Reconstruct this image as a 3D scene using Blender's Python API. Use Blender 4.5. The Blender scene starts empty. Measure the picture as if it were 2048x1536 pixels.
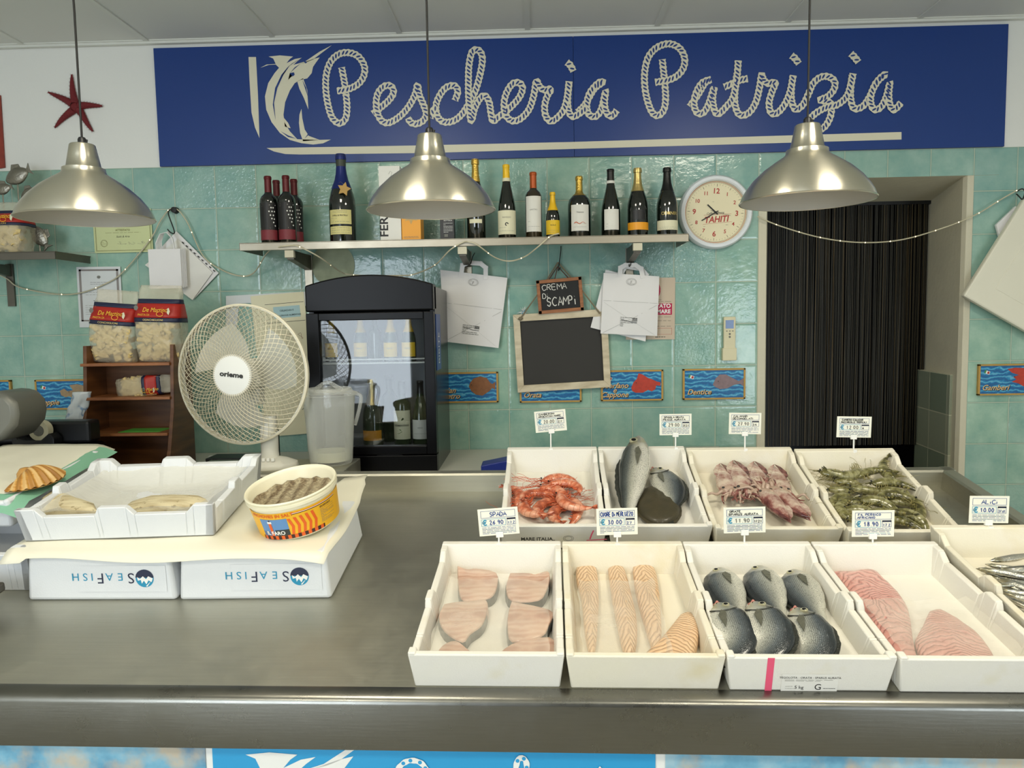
import bpy, bmesh, math, random
from mathutils import Matrix, Vector, noise
random.seed(7)
S = bpy.context.scene; COL = S.collection
R = math.radians
# ---------------------------------------------------------------- camera, exposure, light
F = 1500.0
CAMPOS = Vector((0, -3.6438, 1.65))
CAMROT = Matrix.Rotation(R(1.6042), 3, 'Z') @ Matrix.Rotation(R(90 - 4.7233), 3, 'X') @ Matrix.Rotation(R(-1.0195), 3, 'Z')
cd = bpy.data.cameras.new('camera'); cam = bpy.data.objects.new('camera', cd); COL.objects.link(cam)
cam.matrix_world = Matrix.Translation(CAMPOS) @ CAMROT.to_4x4()
cd.sensor_fit = 'HORIZONTAL'; cd.sensor_width = 36; cd.lens = F / 2048 * 36; cd.clip_start = .02
S.camera = cam
S.view_settings.view_transform = 'Standard'; S.view_settings.look = 'None'
S.view_settings.gamma = 1; S.view_settings.use_curve_mapping = False
S.view_settings.exposure = -0.10
W = bpy.data.worlds.new('world'); S.world = W; W.use_nodes = True
W.node_tree.nodes['Background'].inputs[0].default_value = (.80, .90, 1.0, 1)
W.node_tree.nodes['Background'].inputs[1].default_value = 1.0

def area(name, loc, target, sx, sy, power, color):
    l = bpy.data.lights.new(name, 'AREA'); l.shape = 'RECTANGLE'; l.size = sx; l.size_y = sy
    l.energy = power; l.color = color
    o = bpy.data.objects.new(name, l); COL.objects.link(o); o.location = loc
    o.rotation_euler = (Vector(target) - Vector(loc)).to_track_quat('-Z', 'Y').to_euler()
    return o
# daylight entering through the shop front behind the photographer, and ceiling lamps
area('daylight_shop_window', (-2.35, -6.85, 1.6), (-1.9, 0, 1.5), 1.6, 2.4, 105, (.82, .91, 1.0))
area('daylight_shop_door', (3.0, -6.85, 1.1), (3.0, 0, 1.1), .9, 1.9, 48, (.80, .90, 1.0))
for k, (lx, ly) in enumerate(((-1.35, -4.6), (1.0, -4.6), (1.25, -2.35), (-.75, -2.35))):
    area('ceiling_lamp_light', (lx, ly, 2.985), (lx, ly, 0), .56, .56, (26, 31, 24, 20)[k], (1.0, .925, .76))

# ---------------------------------------------------------------- pixel helpers (2048 x 1536 frame)
def ray(px, py):
    return CAMROT @ Vector(((px - 1024) / F, -(py - 768) / F, -1))
def onY(px, py, Y=0.0):
    d = ray(px, py); return CAMPOS + d * ((Y - CAMPOS.y) / d.y)
def onZ(px, py, Z):
    d = ray(px, py); return CAMPOS + d * ((Z - CAMPOS.z) / d.z)
def loc(M, px, py, h=0.0):
    """point of the plane z=h of frame M seen at a pixel, in M's own coordinates"""
    Mi = M.inverted(); o = Mi @ CAMPOS; d = Mi.to_3x3() @ ray(px, py)
    return o + d * ((h - o.z) / d.z)
T = lambda x, y=0, z=0: Matrix.Translation(Vector((x, y, z)) if not hasattr(x, 'x') else x)
RX = lambda a: Matrix.Rotation(R(a), 4, 'X')
RY = lambda a: Matrix.Rotation(R(a), 4, 'Y')
RZ = lambda a: Matrix.Rotation(R(a), 4, 'Z')
def SC(x, y=None, z=None):
    if y is None: y = z = x
    return Matrix.Diagonal((x, y, z, 1))

# ---------------------------------------------------------------- materials
def lin(h):
    if isinstance(h, str):
        h = h.lstrip('#'); c = [int(h[i:i + 2], 16) / 255 for i in (0, 2, 4)]
    else: c = h
    return tuple((x / 12.92 if x <= .04045 else ((x + .055) / 1.055) ** 2.4) for x in c) + (1,)
class NT:
    def __init__(s, name):
        s.m = bpy.data.materials.new(name); s.m.use_nodes = True; s.t = s.m.node_tree
        s.p = s.t.nodes['Principled BSDF']
    def n(s, typ, **kw):
        nd = s.t.nodes.new(typ)
        for k, v in kw.items():
            if k.startswith('_'): nd.inputs[int(k[1:])].default_value = v
            else: setattr(nd, k, v)
        return nd
    def l(s, a, b): s.t.links.new(a, b)
    def co(s, kind='Object', scale=(1, 1, 1)):
        c = s.n('ShaderNodeTexCoord'); mp = s.n('ShaderNodeMapping'); mp.inputs['Scale'].default_value = scale
        s.l(c.outputs[kind], mp.inputs[0]); return mp.outputs[0]
    def noise(s, scale=5, detail=3, kind='Object', vs=(1, 1, 1), rough=.5):
        nd = s.n('ShaderNodeTexNoise'); nd.inputs['Scale'].default_value = scale; nd.inputs['Detail'].default_value = detail
        nd.inputs['Roughness'].default_value = rough
        s.l(s.co(kind, vs), nd.inputs['Vector']); return nd.outputs['Fac']
    def ramp(s, fac, stops, interp='LINEAR'):
        r = s.n('ShaderNodeValToRGB'); r.color_ramp.interpolation = interp; e = r.color_ramp.elements
        while len(e) < len(stops): e.new(.5)
        for i, (p, c) in enumerate(stops): e[i].position = p; e[i].color = lin(c) if isinstance(c, str) else (c, c, c, 1)
        s.l(fac, r.inputs[0]); return r.outputs[0]
    def mix(s, f, a, b, mode='MIX'):
        m = s.n('ShaderNodeMix', data_type='RGBA', blend_type=mode)
        for i, v in ((0, f), (6, a), (7, b)):
            if hasattr(v, 'links'): s.l(v, m.inputs[i])
            elif isinstance(v, str): m.inputs[i].default_value = lin(v)
            else: m.inputs[i].default_value = v
        return m.outputs[2]
    def math(s, op, a, b=None, c=None):
        m = s.n('ShaderNodeMath', operation=op)
        for i, v in enumerate((a, b, c)):
            if v is None: continue
            if hasattr(v, 'links'): s.l(v, m.inputs[i])
            else: m.inputs[i].default_value = v
        return m.outputs[0]
    def bump(s, h, strength=.2, dist=.01, chain=None):
        b = s.n('ShaderNodeBump'); b.inputs['Strength'].default_value = strength; b.inputs['Distance'].default_value = dist
        s.l(h, b.inputs['Height'])
        if chain: s.l(chain, b.inputs['Normal'])
        return b.outputs[0]
    def set(s, **kw):
        names = dict(color='Base Color', rough='Roughness', metal='Metallic', normal='Normal', trans='Transmission Weight',
                     ior='IOR', alpha='Alpha', coat='Coat Weight', sss='Subsurface Weight', emit='Emission Color',
                     es='Emission Strength', aniso='Anisotropic', spec='Specular IOR Level', sheen='Sheen Weight')
        for k, v in kw.items():
            i = s.p.inputs[names[k]]
            if hasattr(v, 'links'): s.l(v, i)
            elif isinstance(v, str): i.default_value = lin(v)
            else: i.default_value = v
        return s.m
def simple(name, col, rough=.5, metal=0, var=0, vscale=6, bump=0, bscale=60, **kw):
    m = NT(name)
    if var:
        c = lin(col); d = tuple(max(0, x * (1 - var)) for x in c[:3]) + (1,)
        m.set(color=m.mix(m.noise(vscale, 4), c, d))
    else: m.set(color=col)
    if bump: m.set(normal=m.bump(m.noise(bscale, 3), bump, .004))
    return m.set(rough=rough, metal=metal, **kw)

M = {}
def paper(name, col, rough=.6): M[name] = simple(name, col, rough, var=.05, vscale=9)
# wall tiles: 20 cm squares, sea green glaze with a wavy gloss
m = NT('sea green glazed tile'); tc = m.n('ShaderNodeTexCoord'); sx = m.n('ShaderNodeSeparateXYZ'); m.l(tc.outputs['Object'], sx.inputs[0])
gx = m.math('DIVIDE', m.math('SUBTRACT', sx.outputs[0], 1.0826), .2); gz = m.math('DIVIDE', m.math('SUBTRACT', sx.outputs[2], 2.4237), .2)
def tri(v):
    fr = m.math('FRACT', v); return m.math('MINIMUM', fr, m.math('SUBTRACT', 1.0, fr))
dd = m.math('MINIMUM', tri(gx), tri(gz))
grout = m.n('ShaderNodeMapRange', _1=.008, _2=.013, _3=1.0, _4=0.0); m.l(dd, grout.inputs[0])
gd = m.n('ShaderNodeMapRange', _1=.013, _2=.026, _3=1.0, _4=0.0); m.l(dd, gd.inputs[0])
edge = m.n('ShaderNodeMapRange', _1=.010, _2=.05, _3=0.0, _4=1.0); m.l(dd, edge.inputs[0])
cell = m.n('ShaderNodeCombineXYZ'); m.l(m.math('FLOOR', gx), cell.inputs[0]); m.l(m.math('FLOOR', gz), cell.inputs[1])
wn = m.n('ShaderNodeTexWhiteNoise'); wn.noise_dimensions = '3D'; m.l(cell.outputs[0], wn.inputs['Vector'])
big = m.noise(1.1, 2); cl = m.noise(7, 5, rough=.6)
base = m.ramp(cl, ((.30, '#7faa9a'), (.5, '#9abda9'), (.72, '#b6d1bd')))
base = m.mix(m.math('MULTIPLY', wn.outputs[0], .30), base, '#7aa4a4')
base = m.mix(m.math('MULTIPLY', m.ramp(big, ((.42, 0.0), (.62, 1.0))), .30), base, '#789ea8')
base = m.mix(m.math('MULTIPLY', gd.outputs[0], .55), base, '#55786c')
base = m.mix(grout.outputs[0], base, '#b4c2ae')
rng = random.Random(3)
wav = m.noise(26, 3, vs=(1, 1, 1.5)); wav2 = m.noise(75, 2)
sel = m.ramp(wn.outputs[0], ((.74, .12), (.86, 1.0)))
hh = m.math('ADD', m.math('MULTIPLY', wav, .7), m.math('MULTIPLY', wav2, m.math('MULTIPLY', sel, 1.6)))
nb = m.bump(hh, .42, .004); nb = m.bump(edge.outputs[0], .25, .003, nb)
M['tile'] = m.set(color=base, rough=m.mix(grout.outputs[0], (.13,) * 3 + (1,), (.8,) * 3 + (1,)), normal=nb)
m = NT('grey green jamb tile'); tc = m.n('ShaderNodeTexCoord'); sx = m.n('ShaderNodeSeparateXYZ'); m.l(tc.outputs['Object'], sx.inputs[0])
gy = m.math('DIVIDE', m.math('SUBTRACT', sx.outputs[1], .30), .2); gz = m.math('DIVIDE', m.math('SUBTRACT', sx.outputs[2], 1.355), .2)
cell = m.n('ShaderNodeCombineXYZ'); m.l(m.math('FLOOR', gy), cell.inputs[0]); m.l(m.math('FLOOR', gz), cell.inputs[1])
wn = m.n('ShaderNodeTexWhiteNoise'); wn.noise_dimensions = '3D'; m.l(cell.outputs[0], wn.inputs['Vector'])
dd = m.math('MINIMUM', tri(gy), tri(gz)); gr = m.n('ShaderNodeMapRange', _1=.008, _2=.016, _3=1.0, _4=0.0); m.l(dd, gr.inputs[0])
c = m.mix(wn.outputs[0], '#768473', '#b0b29c'); c = m.mix(gr.outputs[0], c, '#c4c4ae')
M['jamb_tile'] = m.set(color=c, rough=.35, normal=m.bump(m.noise(30), .2, .003))
M['white_wall'] = simple('white wall paint', '#eaeae4', .75, var=.05, vscale=2, bump=.1, bscale=90)
M['plaster'] = simple('cream plaster', '#d8d2ba', .8, var=.14, vscale=7, bump=.35, bscale=40)
M['wall_dark'] = simple('dim shop wall', '#5f5b52', .8, var=.3, vscale=2)
M['ceil'] = simple('ceiling board', '#e0e1db', .9, var=.04, vscale=3)
M['tbar'] = simple('ceiling grid strip', '#dcddd5', .5)
M['floor'] = simple('floor stone', '#a39f92', .4, var=.1)
# brushed steel
def steel(name, col, rough, vs, var=.25, bs=.12, sc=3):
    m = NT(name); a = m.noise(sc, 5, vs=vs); b = m.noise(2.2, 4); s2 = m.noise(11, 6, rough=.7)
    c0 = lin(col); c1 = tuple(x * (1 - var) for x in c0[:3]) + (1,)
    c = m.mix(m.math('MULTIPLY', m.math('ADD', a, b), .5), c0, c1)
    r = m.n('ShaderNodeMapRange', _1=.3, _2=.7, _3=rough - .08, _4=rough + .13); m.l(m.mix(.5, b, s2), r.inputs[0])
    return m.set(color=c, metal=1.0, rough=r.outputs[0], normal=m.bump(a, bs, .002))
M['steel'] = steel('brushed stainless steel', '#c2c0b2', .44, (1, 22, 22), sc=5)
M['steel_face'] = steel('worn stainless steel', '#87867f', .27, (2, 2, 30), sc=6)
M['shelf_steel'] = steel('shelf steel', '#a59e8f', .36, (1, 25, 25), var=.12)
M['dark_steel'] = steel('dull steel', '#77736a', .45, (1, 14, 14))
m = NT('spun aluminium'); a = m.noise(3, 4, vs=(2, 2, 120))
tg = m.n('ShaderNodeTangent', direction_type='RADIAL', axis='Z'); m.l(tg.outputs[0], m.p.inputs['Tangent'])
M['alu'] = m.set(color='#e2ddcc', metal=1.0, rough=.30, aniso=.75, normal=m.bump(a, .06, .001))
M['alu'].node_tree.nodes['Principled BSDF'].inputs['Anisotropic Rotation'].default_value = .25
M['alu_in'] = simple('lamp inner white', '#b4b0a5', .5)
M['black'] = simple('black plastic', '#17181a', .4)
M['gloss_black'] = simple('gloss black', '#050507', .33, bump=.05, bscale=45, spec=.16)
M['side_black'] = simple('side panel black', '#141817', .25, spec=.3)
M['cable'] = simple('cable black', '#1b1a18', .6)
M['banner'] = simple('royal blue panel', '#153a80', .34, var=.05, vscale=2)
M['cream_print'] = simple('cream print', '#ddd8bf', .5)
M['foam'] = None
m = NT('white foam'); v = m.n('ShaderNodeTexVoronoi'); v.inputs['Scale'].default_value = 260; m.l(m.co(), v.inputs['Vector'])
st = m.ramp(m.noise(9, 5), ((.3, '#e3e0d4'), (.62, '#e2dfd6'), (.82, '#dcd6c0')))
M['foam'] = m.set(color=st, rough=.62, normal=m.bump(v.outputs['Distance'], .12, .002, m.bump(m.noise(20, 3), .12, .006)), spec=.3)
m = NT('aged foam'); v = m.n('ShaderNodeTexVoronoi'); v.inputs['Scale'].default_value = 260; m.l(m.co(), v.inputs['Vector'])
st = m.ramp(m.noise(6, 5), ((.3, '#e2dcc6'), (.6, '#e1dbca'), (.8, '#d8cdaa')))
M['foam_aged'] = m.set(color=st, rough=.6, normal=m.bump(v.outputs['Distance'], .12, .002, m.bump(m.noise(20, 3), .15, .006)), spec=.3)
m = NT('cool white foam'); v = m.n('ShaderNodeTexVoronoi'); v.inputs['Scale'].default_value = 260; m.l(m.co(), v.inputs['Vector'])
M['foam_cool'] = m.set(color=m.mix(m.noise(5, 3), '#e2e4e4', '#d9dcdf'), rough=.55, normal=m.bump(v.outputs['Distance'], .1, .002), spec=.35)
paper('paper', '#eae8e6'); paper('label_cream', '#e4dfbe'); paper('label_white', '#e8e6dd'); paper('card', '#f0efdf')
paper('cert_green', '#cfd6a0'); paper('cert_white', '#d8dcdc'); paper('wrap_paper', '#e8e4d0', .5)
M['ink'] = simple('black ink', '#20201f', .6); M['ink_grey'] = simple('grey ink', '#77776f', .7); M['ink_blue'] = simple('blue ink', '#2c4a8c', .6)
M['cyan'] = simple('cyan print', '#1f8fb4', .5); M['navy'] = simple('navy print', '#1b2340', .5); M['white'] = simple('white print', '#f0f0ea', .5)
M['red'] = simple('red print', '#b0281e', .45); M['magenta'] = simple('magenta print', '#b8144a', .5); M['yellow'] = simple('yellow print', '#e8c020', .45)
M['gold'] = simple('gold foil', '#d8b458', .28, .9, bump=.6, bscale=150); M['pale_gold'] = simple('pale gold foil', '#d9c07c', .3, .85, bump=.3, bscale=90)
M['orange'] = simple('orange card', '#eea21e', .45); M['chalk'] = simple('chalk', '#e6e4dc', .9)
M['wood'] = None
m = NT('brown wood'); a = m.noise(3, 5, vs=(1, 1, 9)); M['wood'] = m.set(color=m.ramp(a, ((.3, '#4c2a13'), (.55, '#68401f'), (.75, '#7e5230'))), rough=.38, normal=m.bump(a, .1, .002))
m = NT('honey wood'); a = m.noise(9, 5, vs=(1, 1, 8)); M['honey'] = m.set(color=m.ramp(a, ((.3, '#7d4a28'), (.6, '#a4683a'), (.8, '#b57a48'))), rough=.5)
m = NT('limed wood'); a = m.noise(10, 5, vs=(1, 1, 3)); M['limed'] = m.set(color=m.ramp(a, ((.3, '#b9aa8c'), (.6, '#d9ccb0'), (.8, '#e2d8c0'))), rough=.65, normal=m.bump(a, .3, .002))
M['ply'] = simple('plywood', '#c39a4c', .55, var=.2, vscale=20)
M['slate'] = simple('slate board', '#33312d', .7, var=.25, vscale=5)
M['slate_black'] = simple('black board', '#191a19', .7)
M['rope'] = simple('jute rope', '#8a7f66', .9, var=.4, vscale=200)
m = NT('painted sea'); w = m.n('ShaderNodeTexWave', wave_type='BANDS', bands_direction='Z'); w.inputs['Scale'].default_value = 9; w.inputs['Distortion'].default_value = 7
w.inputs['Detail'].default_value = 3; w.inputs['Detail Scale'].default_value = 2.5; m.l(m.co(vs := 'Object', (1, 1, 1.6)), w.inputs['Vector'])
M['sea'] = m.set(color=m.ramp(w.outputs['Fac'], ((.0, '#125c96'), (.5, '#1a78ae'), (.85, '#2f92c0'), (.98, '#62aece'))), rough=.4)

# ---------------------------------------------------------------- mesh builder
GLY = {'A': ['0,0 .4,1 .8,0', '.15,.4 .65,.4'], 'B': ['0,0 0,1 .5,1 .6,.75 .45,.55 0,.5', '.45,.55 .7,.3 .5,0 0,0'], 'C': ['.7,.85 .4,1 .1,.75 0,.45 .15,.1 .45,0 .7,.15'],
 'D': ['0,0 0,1 .4,.95 .7,.6 .6,.2 .3,0 0,0'], 'E': ['.6,1 0,1 0,0 .6,0', '0,.5 .5,.5'], 'F': ['.6,1 0,1 0,0', '0,.5 .5,.5'], 'G': ['.7,.85 .35,1 0,.6 .1,.1 .5,0 .7,.4 .4,.4'],
 'H': ['0,0 0,1', '.65,0 .65,1', '0,.5 .65,.5'], 'I': ['.1,0 .1,1'], 'J': ['.5,1 .5,.2 .25,0 0,.2'], 'K': ['0,0 0,1', '.6,1 0,.45 .65,0'], 'L': ['0,1 0,0 .55,0'],
 'M': ['0,0 .05,1 .4,.4 .75,1 .8,0'], 'N': ['0,0 0,1 .6,0 .6,1'], 'O': ['.35,1 .05,.7 .05,.3 .35,0 .65,.3 .65,.7 .35,1'], 'P': ['0,0 0,1 .5,1 .6,.75 .45,.5 0,.45'],
 'Q': ['.35,1 .05,.7 .05,.3 .35,0 .65,.3 .65,.7 .35,1', '.4,.3 .7,-.05'], 'R': ['0,0 0,1 .5,1 .6,.75 .45,.55 0,.5', '.3,.5 .65,0'], 'S': ['.6,.85 .35,1 .05,.8 .15,.55 .5,.45 .6,.2 .3,0 0,.15'],
 'T': ['0,1 .7,1', '.35,1 .35,0'], 'U': ['0,1 .05,.2 .3,0 .55,.2 .6,1'], 'V': ['0,1 .35,0 .65,1'], 'Z': ['0,1 .6,1 0,0 .6,0'], 'i': ['.1,0 .1,.6', '.1,.85 .12,.9'],
 '0': ['.3,1 .05,.7 .05,.3 .3,0 .55,.3 .55,.7 .3,1'], '1': ['.05,.7 .3,1 .3,0'], '2': ['.05,.8 .3,1 .55,.75 .05,0 .6,0'], '3': ['.05,.9 .35,1 .5,.75 .25,.55 .55,.3 .3,0 0,.1'],
 '4': ['.4,0 .4,1 0,.35 .6,.35'], '6': ['.5,.95 .15,.6 .05,.25 .3,0 .55,.25 .3,.5 .1,.35'], '7': ['0,1 .6,1 .2,0', '.15,.5 .5,.5'], '8': ['.3,.55 .05,.78 .3,1 .55,.78 .3,.55 0,.25 .3,0 .6,.25 .3,.55'],
 '9': ['.5,.65 .25,.45 .05,.75 .3,1 .55,.75 .5,.3 .3,0'], '.': ['.1,0 .15,.03'], '-': ['0,.45 .3,.45'], ':': ['.1,.2 .1,.25', '.1,.6 .1,.65'], '/': ['0,0 .4,1']}
TXT = {}
def textmesh(s, shear=0, bold=0):
    k = (s, shear, bold)
    if k not in TXT:
        c = bpy.data.curves.new('t', 'FONT'); c.body = s; c.size = 1; c.resolution_u = 3; c.shear = shear; c.offset = bold; c.fill_mode = 'FRONT'
        o = bpy.data.objects.new('t', c); COL.objects.link(o); bpy.context.view_layer.update()
        me = o.evaluated_get(bpy.context.evaluated_depsgraph_get()).to_mesh()
        v = [(p.co.x, p.co.y) for p in me.vertices]; f = [tuple(p.vertices) for p in me.polygons]
        o.to_mesh_clear(); bpy.data.objects.remove(o); bpy.data.curves.remove(c); TXT[k] = (v, f)
    return TXT[k]
def smooth_path(pts, n=6):
    P = [Vector(p) for p in pts]
    if len(P) < 3: return P
    out = []
    for i in range(len(P) - 1):
        a = P[max(i - 1, 0)]; b = P[i]; c = P[i + 1]; d = P[min(i + 2, len(P) - 1)]
        for k in range(n):
            t = k / n
            out.append(.5 * ((2 * b) + (c - a) * t + (2 * a - 5 * b + 4 * c - d) * t * t + (3 * b - a - 3 * c + d) * t ** 3))
    out.append(P[-1]); return out
class MB:
    def __init__(s, X=None): s.v = []; s.f = []; s.m = []; s.mats = []; s.uv = {}; s.X = X or Matrix(); s.warp = None; s.flat = set()
    def mi(s, mat):
        if isinstance(mat, str): mat = M[mat]
        if mat not in s.mats: s.mats.append(mat)
        return s.mats.index(mat)
    def add(s, vs, fs, mat, X=None, uvs=None):
        A = s.X @ X if X is not None else s.X; b = len(s.v); k = s.mi(mat)
        for i, p in enumerate(vs):
            p = Vector(p)
            if s.warp: p = s.warp(p)
            s.v.append(A @ p)
            if uvs: s.uv[b + i] = uvs[i]
        for f in fs: s.f.append(tuple(b + i for i in f)); s.m.append(k)
        return s
    def hexa(s, v8, mat, X=None):
        return s.add(v8, [(0, 3, 2, 1), (4, 5, 6, 7), (0, 1, 5, 4), (1, 2, 6, 5), (2, 3, 7, 6), (3, 0, 4, 7)], mat, X)
    def box(s, x0, y0, z0, x1, y1, z1, mat, X=None):
        return s.hexa([(x0, y0, z0), (x1, y0, z0), (x1, y1, z0), (x0, y1, z0), (x0, y0, z1), (x1, y0, z1), (x1, y1, z1), (x0, y1, z1)], mat, X)
    def prism(s, pts, a, b, mat, axis='y', X=None):
        """polygon in two axes, extruded along the third from a to b"""
        n = len(pts)
        mk = {'y': lambda p, t: (p[0], t, p[1]), 'z': lambda p, t: (p[0], p[1], t), 'x': lambda p, t: (t, p[0], p[1])}[axis]
        ar = sum(pts[i][0] * pts[(i + 1) % n][1] - pts[(i + 1) % n][0] * pts[i][1] for i in range(n))
        if (ar > 0) != (axis in 'xz'): pts = pts[::-1]
        vs = [mk(p, a) for p in pts] + [mk(p, b) for p in pts]
        fs = [tuple(range(n))[::-1], tuple(range(n, 2 * n))] + [(i, (i + 1) % n, n + (i + 1) % n, n + i) for i in range(n)]
        return s.add(vs, fs, mat, X)
    def poly(s, pts, mat, y=0, X=None):     # flat polygon in xz, facing -y
        n = len(pts); ar = sum(pts[i][0] * pts[(i + 1) % n][1] - pts[(i + 1) % n][0] * pts[i][1] for i in range(n))
        if ar < 0: pts = pts[::-1]
        return s.add([(p[0], y, p[1]) for p in pts], [tuple(range(n))], mat, X)
    def rect(s, x0, z0, x1, z1, mat, y=0, X=None): return s.poly([(x0, z0), (x1, z0), (x1, z1), (x0, z1)], mat, y, X)
    def lathe(s, prof, mat, seg=28, X=None, caps=True, a0=0, a1=2 * math.pi):
        full = abs(a1 - a0 - 2 * math.pi) < 1e-6; n = seg if full else seg + 1; vs = []; fs = []; uv = []
        for j, (r, z) in enumerate(prof):
            for i in range(n):
                a = a0 + (a1 - a0) * i / seg; vs.append((r * math.cos(a), r * math.sin(a), z)); uv.append((i / seg, j / (len(prof) - 1)))
        for j in range(len(prof) - 1):
            for i in range(seg):
                k = (i + 1) % n; fs.append((j * n + i, j * n + k, (j + 1) * n + k, (j + 1) * n + i))
        if caps and full:
            if prof[0][0] > 1e-4: fs.append(tuple(range(n))[::-1])
            if prof[-1][0] > 1e-4: fs.append(tuple(range((len(prof) - 1) * n, len(prof) * n)))
        return s.add(vs, fs, mat, X, uv)
    def tube(s, pts, r, mat, seg=6, closed=False, X=None, caps=True):
        P = [Vector(p) for p in pts]; n = len(P); vs = []; fs = []; prev = None
        for i, p in enumerate(P):
            d = (P[(i + 1) % n] - P[i - 1]) if closed else (P[min(i + 1, n - 1)] - P[max(i - 1, 0)])
            d = d.normalized() if d.length > 1e-9 else Vector((0, 0, 1))
            if prev is None: u = d.orthogonal().normalized()
            else:
                u = prev - d * prev.dot(d); u = u.normalized() if u.length > 1e-6 else d.orthogonal().normalized()
            prev = u; w = d.cross(u); rr = r(i / (n - 1)) if callable(r) else r
            for k in range(seg):
                a = 2 * math.pi * k / seg; vs.append(p + (u * math.cos(a) + w * math.sin(a)) * rr)
        for i in range(n if closed else n - 1):
            for k in range(seg):
                a, b = i * seg + k, i * seg + (k + 1) % seg; c, d2 = ((i + 1) % n) * seg + (k + 1) % seg, ((i + 1) % n) * seg + k
                fs.append((a, b, c, d2))
        if caps and not closed: fs += [tuple(range(seg))[::-1], tuple(range((n - 1) * seg, n * seg))]
        return s.add(vs, fs, mat, X)
    def text(s, t, x, z, size, mat, y=0, align='c', shear=0, bold=0, X=None, sxx=1):
        """printed text in the xz plane facing -y; z is the baseline"""
        v, f = textmesh(t, shear, bold)
        if not v: return s
        x0 = min(p[0] for p in v); x1 = max(p[0] for p in v); o = {'c': -(x0 + x1) / 2, 'l': -x0, 'r': -x1}[align]
        return s.add([((p[0] + o) * size * sxx + x, y, p[1] * size + z) for p in v], f, mat, X)
    def stroke(s, pts, w, mat, y=0, X=None):
        P = [Vector((p[0], p[1])) for p in pts]; vs = []; fs = []
        for i, p in enumerate(P):
            d = P[min(i + 1, len(P) - 1)] - P[max(i - 1, 0)]
            d = d.normalized() if d.length > 1e-9 else Vector((1, 0)); nn = Vector((-d.y, d.x)); ww = (w(i / (len(P) - 1)) if callable(w) else w) / 2
            vs += [(p.x - nn.x * ww, y, p.y - nn.y * ww), (p.x + nn.x * ww, y, p.y + nn.y * ww)]
        for i in range(len(P) - 1): fs.append((2 * i, 2 * i + 2, 2 * i + 3, 2 * i + 1))
        return s.add(vs, fs, mat, X)
    def hand(s, t, x, z, size, mat, y=0, w=None, jit=.05, X=None, fit=None):
        """handwriting from strokes"""
        w = w or size * .1; cx = 0; segs = []
        for ch in t:
            if ch == ' ': cx += .5; continue
            for g in GLY.get(ch, []):
                segs.append([(cx + float(a.split(',')[0]) + random.uniform(-jit, jit), float(a.split(',')[1]) + random.uniform(-jit, jit)) for a in g.split()])
            cx += .45 if ch in '.:iI' else .92
        sx = size if not fit else min(size * 1.3, fit / max(cx, .1))
        for g in segs:
            q = [(x + a * sx, z + b * size) for a, b in g]; s.stroke([tuple(k) for k in smooth_path(q, 2)] if len(q) > 3 else q, w, mat, y, X)
        return s
    def lines(s, x0, x1, z0, z1, n, mat, y=0, w=.0012, X=None, gap=.35):
        """small print too small to read: dashed lines"""
        for i in range(n):
            z = z1 + (z0 - z1) * (i + .5) / n; x = x0
            while x < x1 - w:
                l = random.uniform(.06, .22) * (x1 - x0); e = min(x + l, x1); s.rect(x, z - w / 2, e, z + w / 2, mat, y, X); x = e + (x1 - x0) * .03
                if random.random() < gap * .3: break
        return s
    def build(s, name, parent=None, smooth=None, bevel=0, subsurf=0, mw=None, solid=0):
        me = bpy.data.meshes.new(name); me.from_pydata([tuple(v) for v in s.v], [], s.f)
        for mt in s.mats: me.materials.append(mt)
        me.polygons.foreach_set('material_index', s.m)
        if s.uv:
            ul = me.uv_layers.new(name='UVMap')
            for lp in me.loops:
                ul.data[lp.index].uv = s.uv.get(lp.vertex_index, (0, 0))
        me.update()
        o = bpy.data.objects.new(name, me); COL.objects.link(o)
        if parent: o.parent = parent
        if mw is not None: o.matrix_world = mw
        if bevel:
            b = o.modifiers.new('bevel', 'BEVEL'); b.width = bevel; b.segments = 2; b.limit_method = 'ANGLE'; b.angle_limit = R(35)
        if solid:
            b = o.modifiers.new('solid', 'SOLIDIFY'); b.thickness = solid
        if subsurf:
            b = o.modifiers.new('sub', 'SUBSURF'); b.levels = b.render_levels = subsurf
        if smooth is not None or subsurf:
            me.polygons.foreach_set('use_smooth', [True] * len(me.polygons))
            if smooth: me.set_sharp_from_angle(angle=R(smooth))
        return o
def tag(o, label, cat, group=None):
    o['label'] = label; o['category'] = cat
    if group: o['group'] = group
    return o
def thing(name, label, cat, mw, group=None):
    o = bpy.data.objects.new(name, None); COL.objects.link(o); o.empty_display_size = .05; o.matrix_world = mw
    return tag(o, label, cat, group)
def struct(o): o['kind'] = 'structure'; return o
def copy_tree(root, mw, label, group=None):
    r = root.copy(); COL.objects.link(r); r.matrix_world = mw; r['label'] = label
    if group: r['group'] = group
    def rec(o, par):
        for ch in list(o.children):
            if ch == r: continue
            c = ch.copy(); COL.objects.link(c); c.parent = par; rec(ch, c)
    rec(root, r); return r
# ================================================================ THE ROOM
ZT = 2.4237; CEIL = 3.009
def wall_back():
    b = MB(); x0, x1, ox0, ox1, oz = -3.2, 3.6, 1.125, 2.025, 2.297
    b.box(x0, 0, 0, 1.083, .24, ZT, 'tile'); b.box(1.083, 0, oz, 2.083, .24, ZT, 'tile'); b.box(2.083, 0, 0, x1, .24, ZT, 'tile')
    b.box(x0, .004, ZT, x1, .3, CEIL + .2, 'white_wall')
    return struct(b.build('wall_back'))
wall_back()
b = MB()
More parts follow.
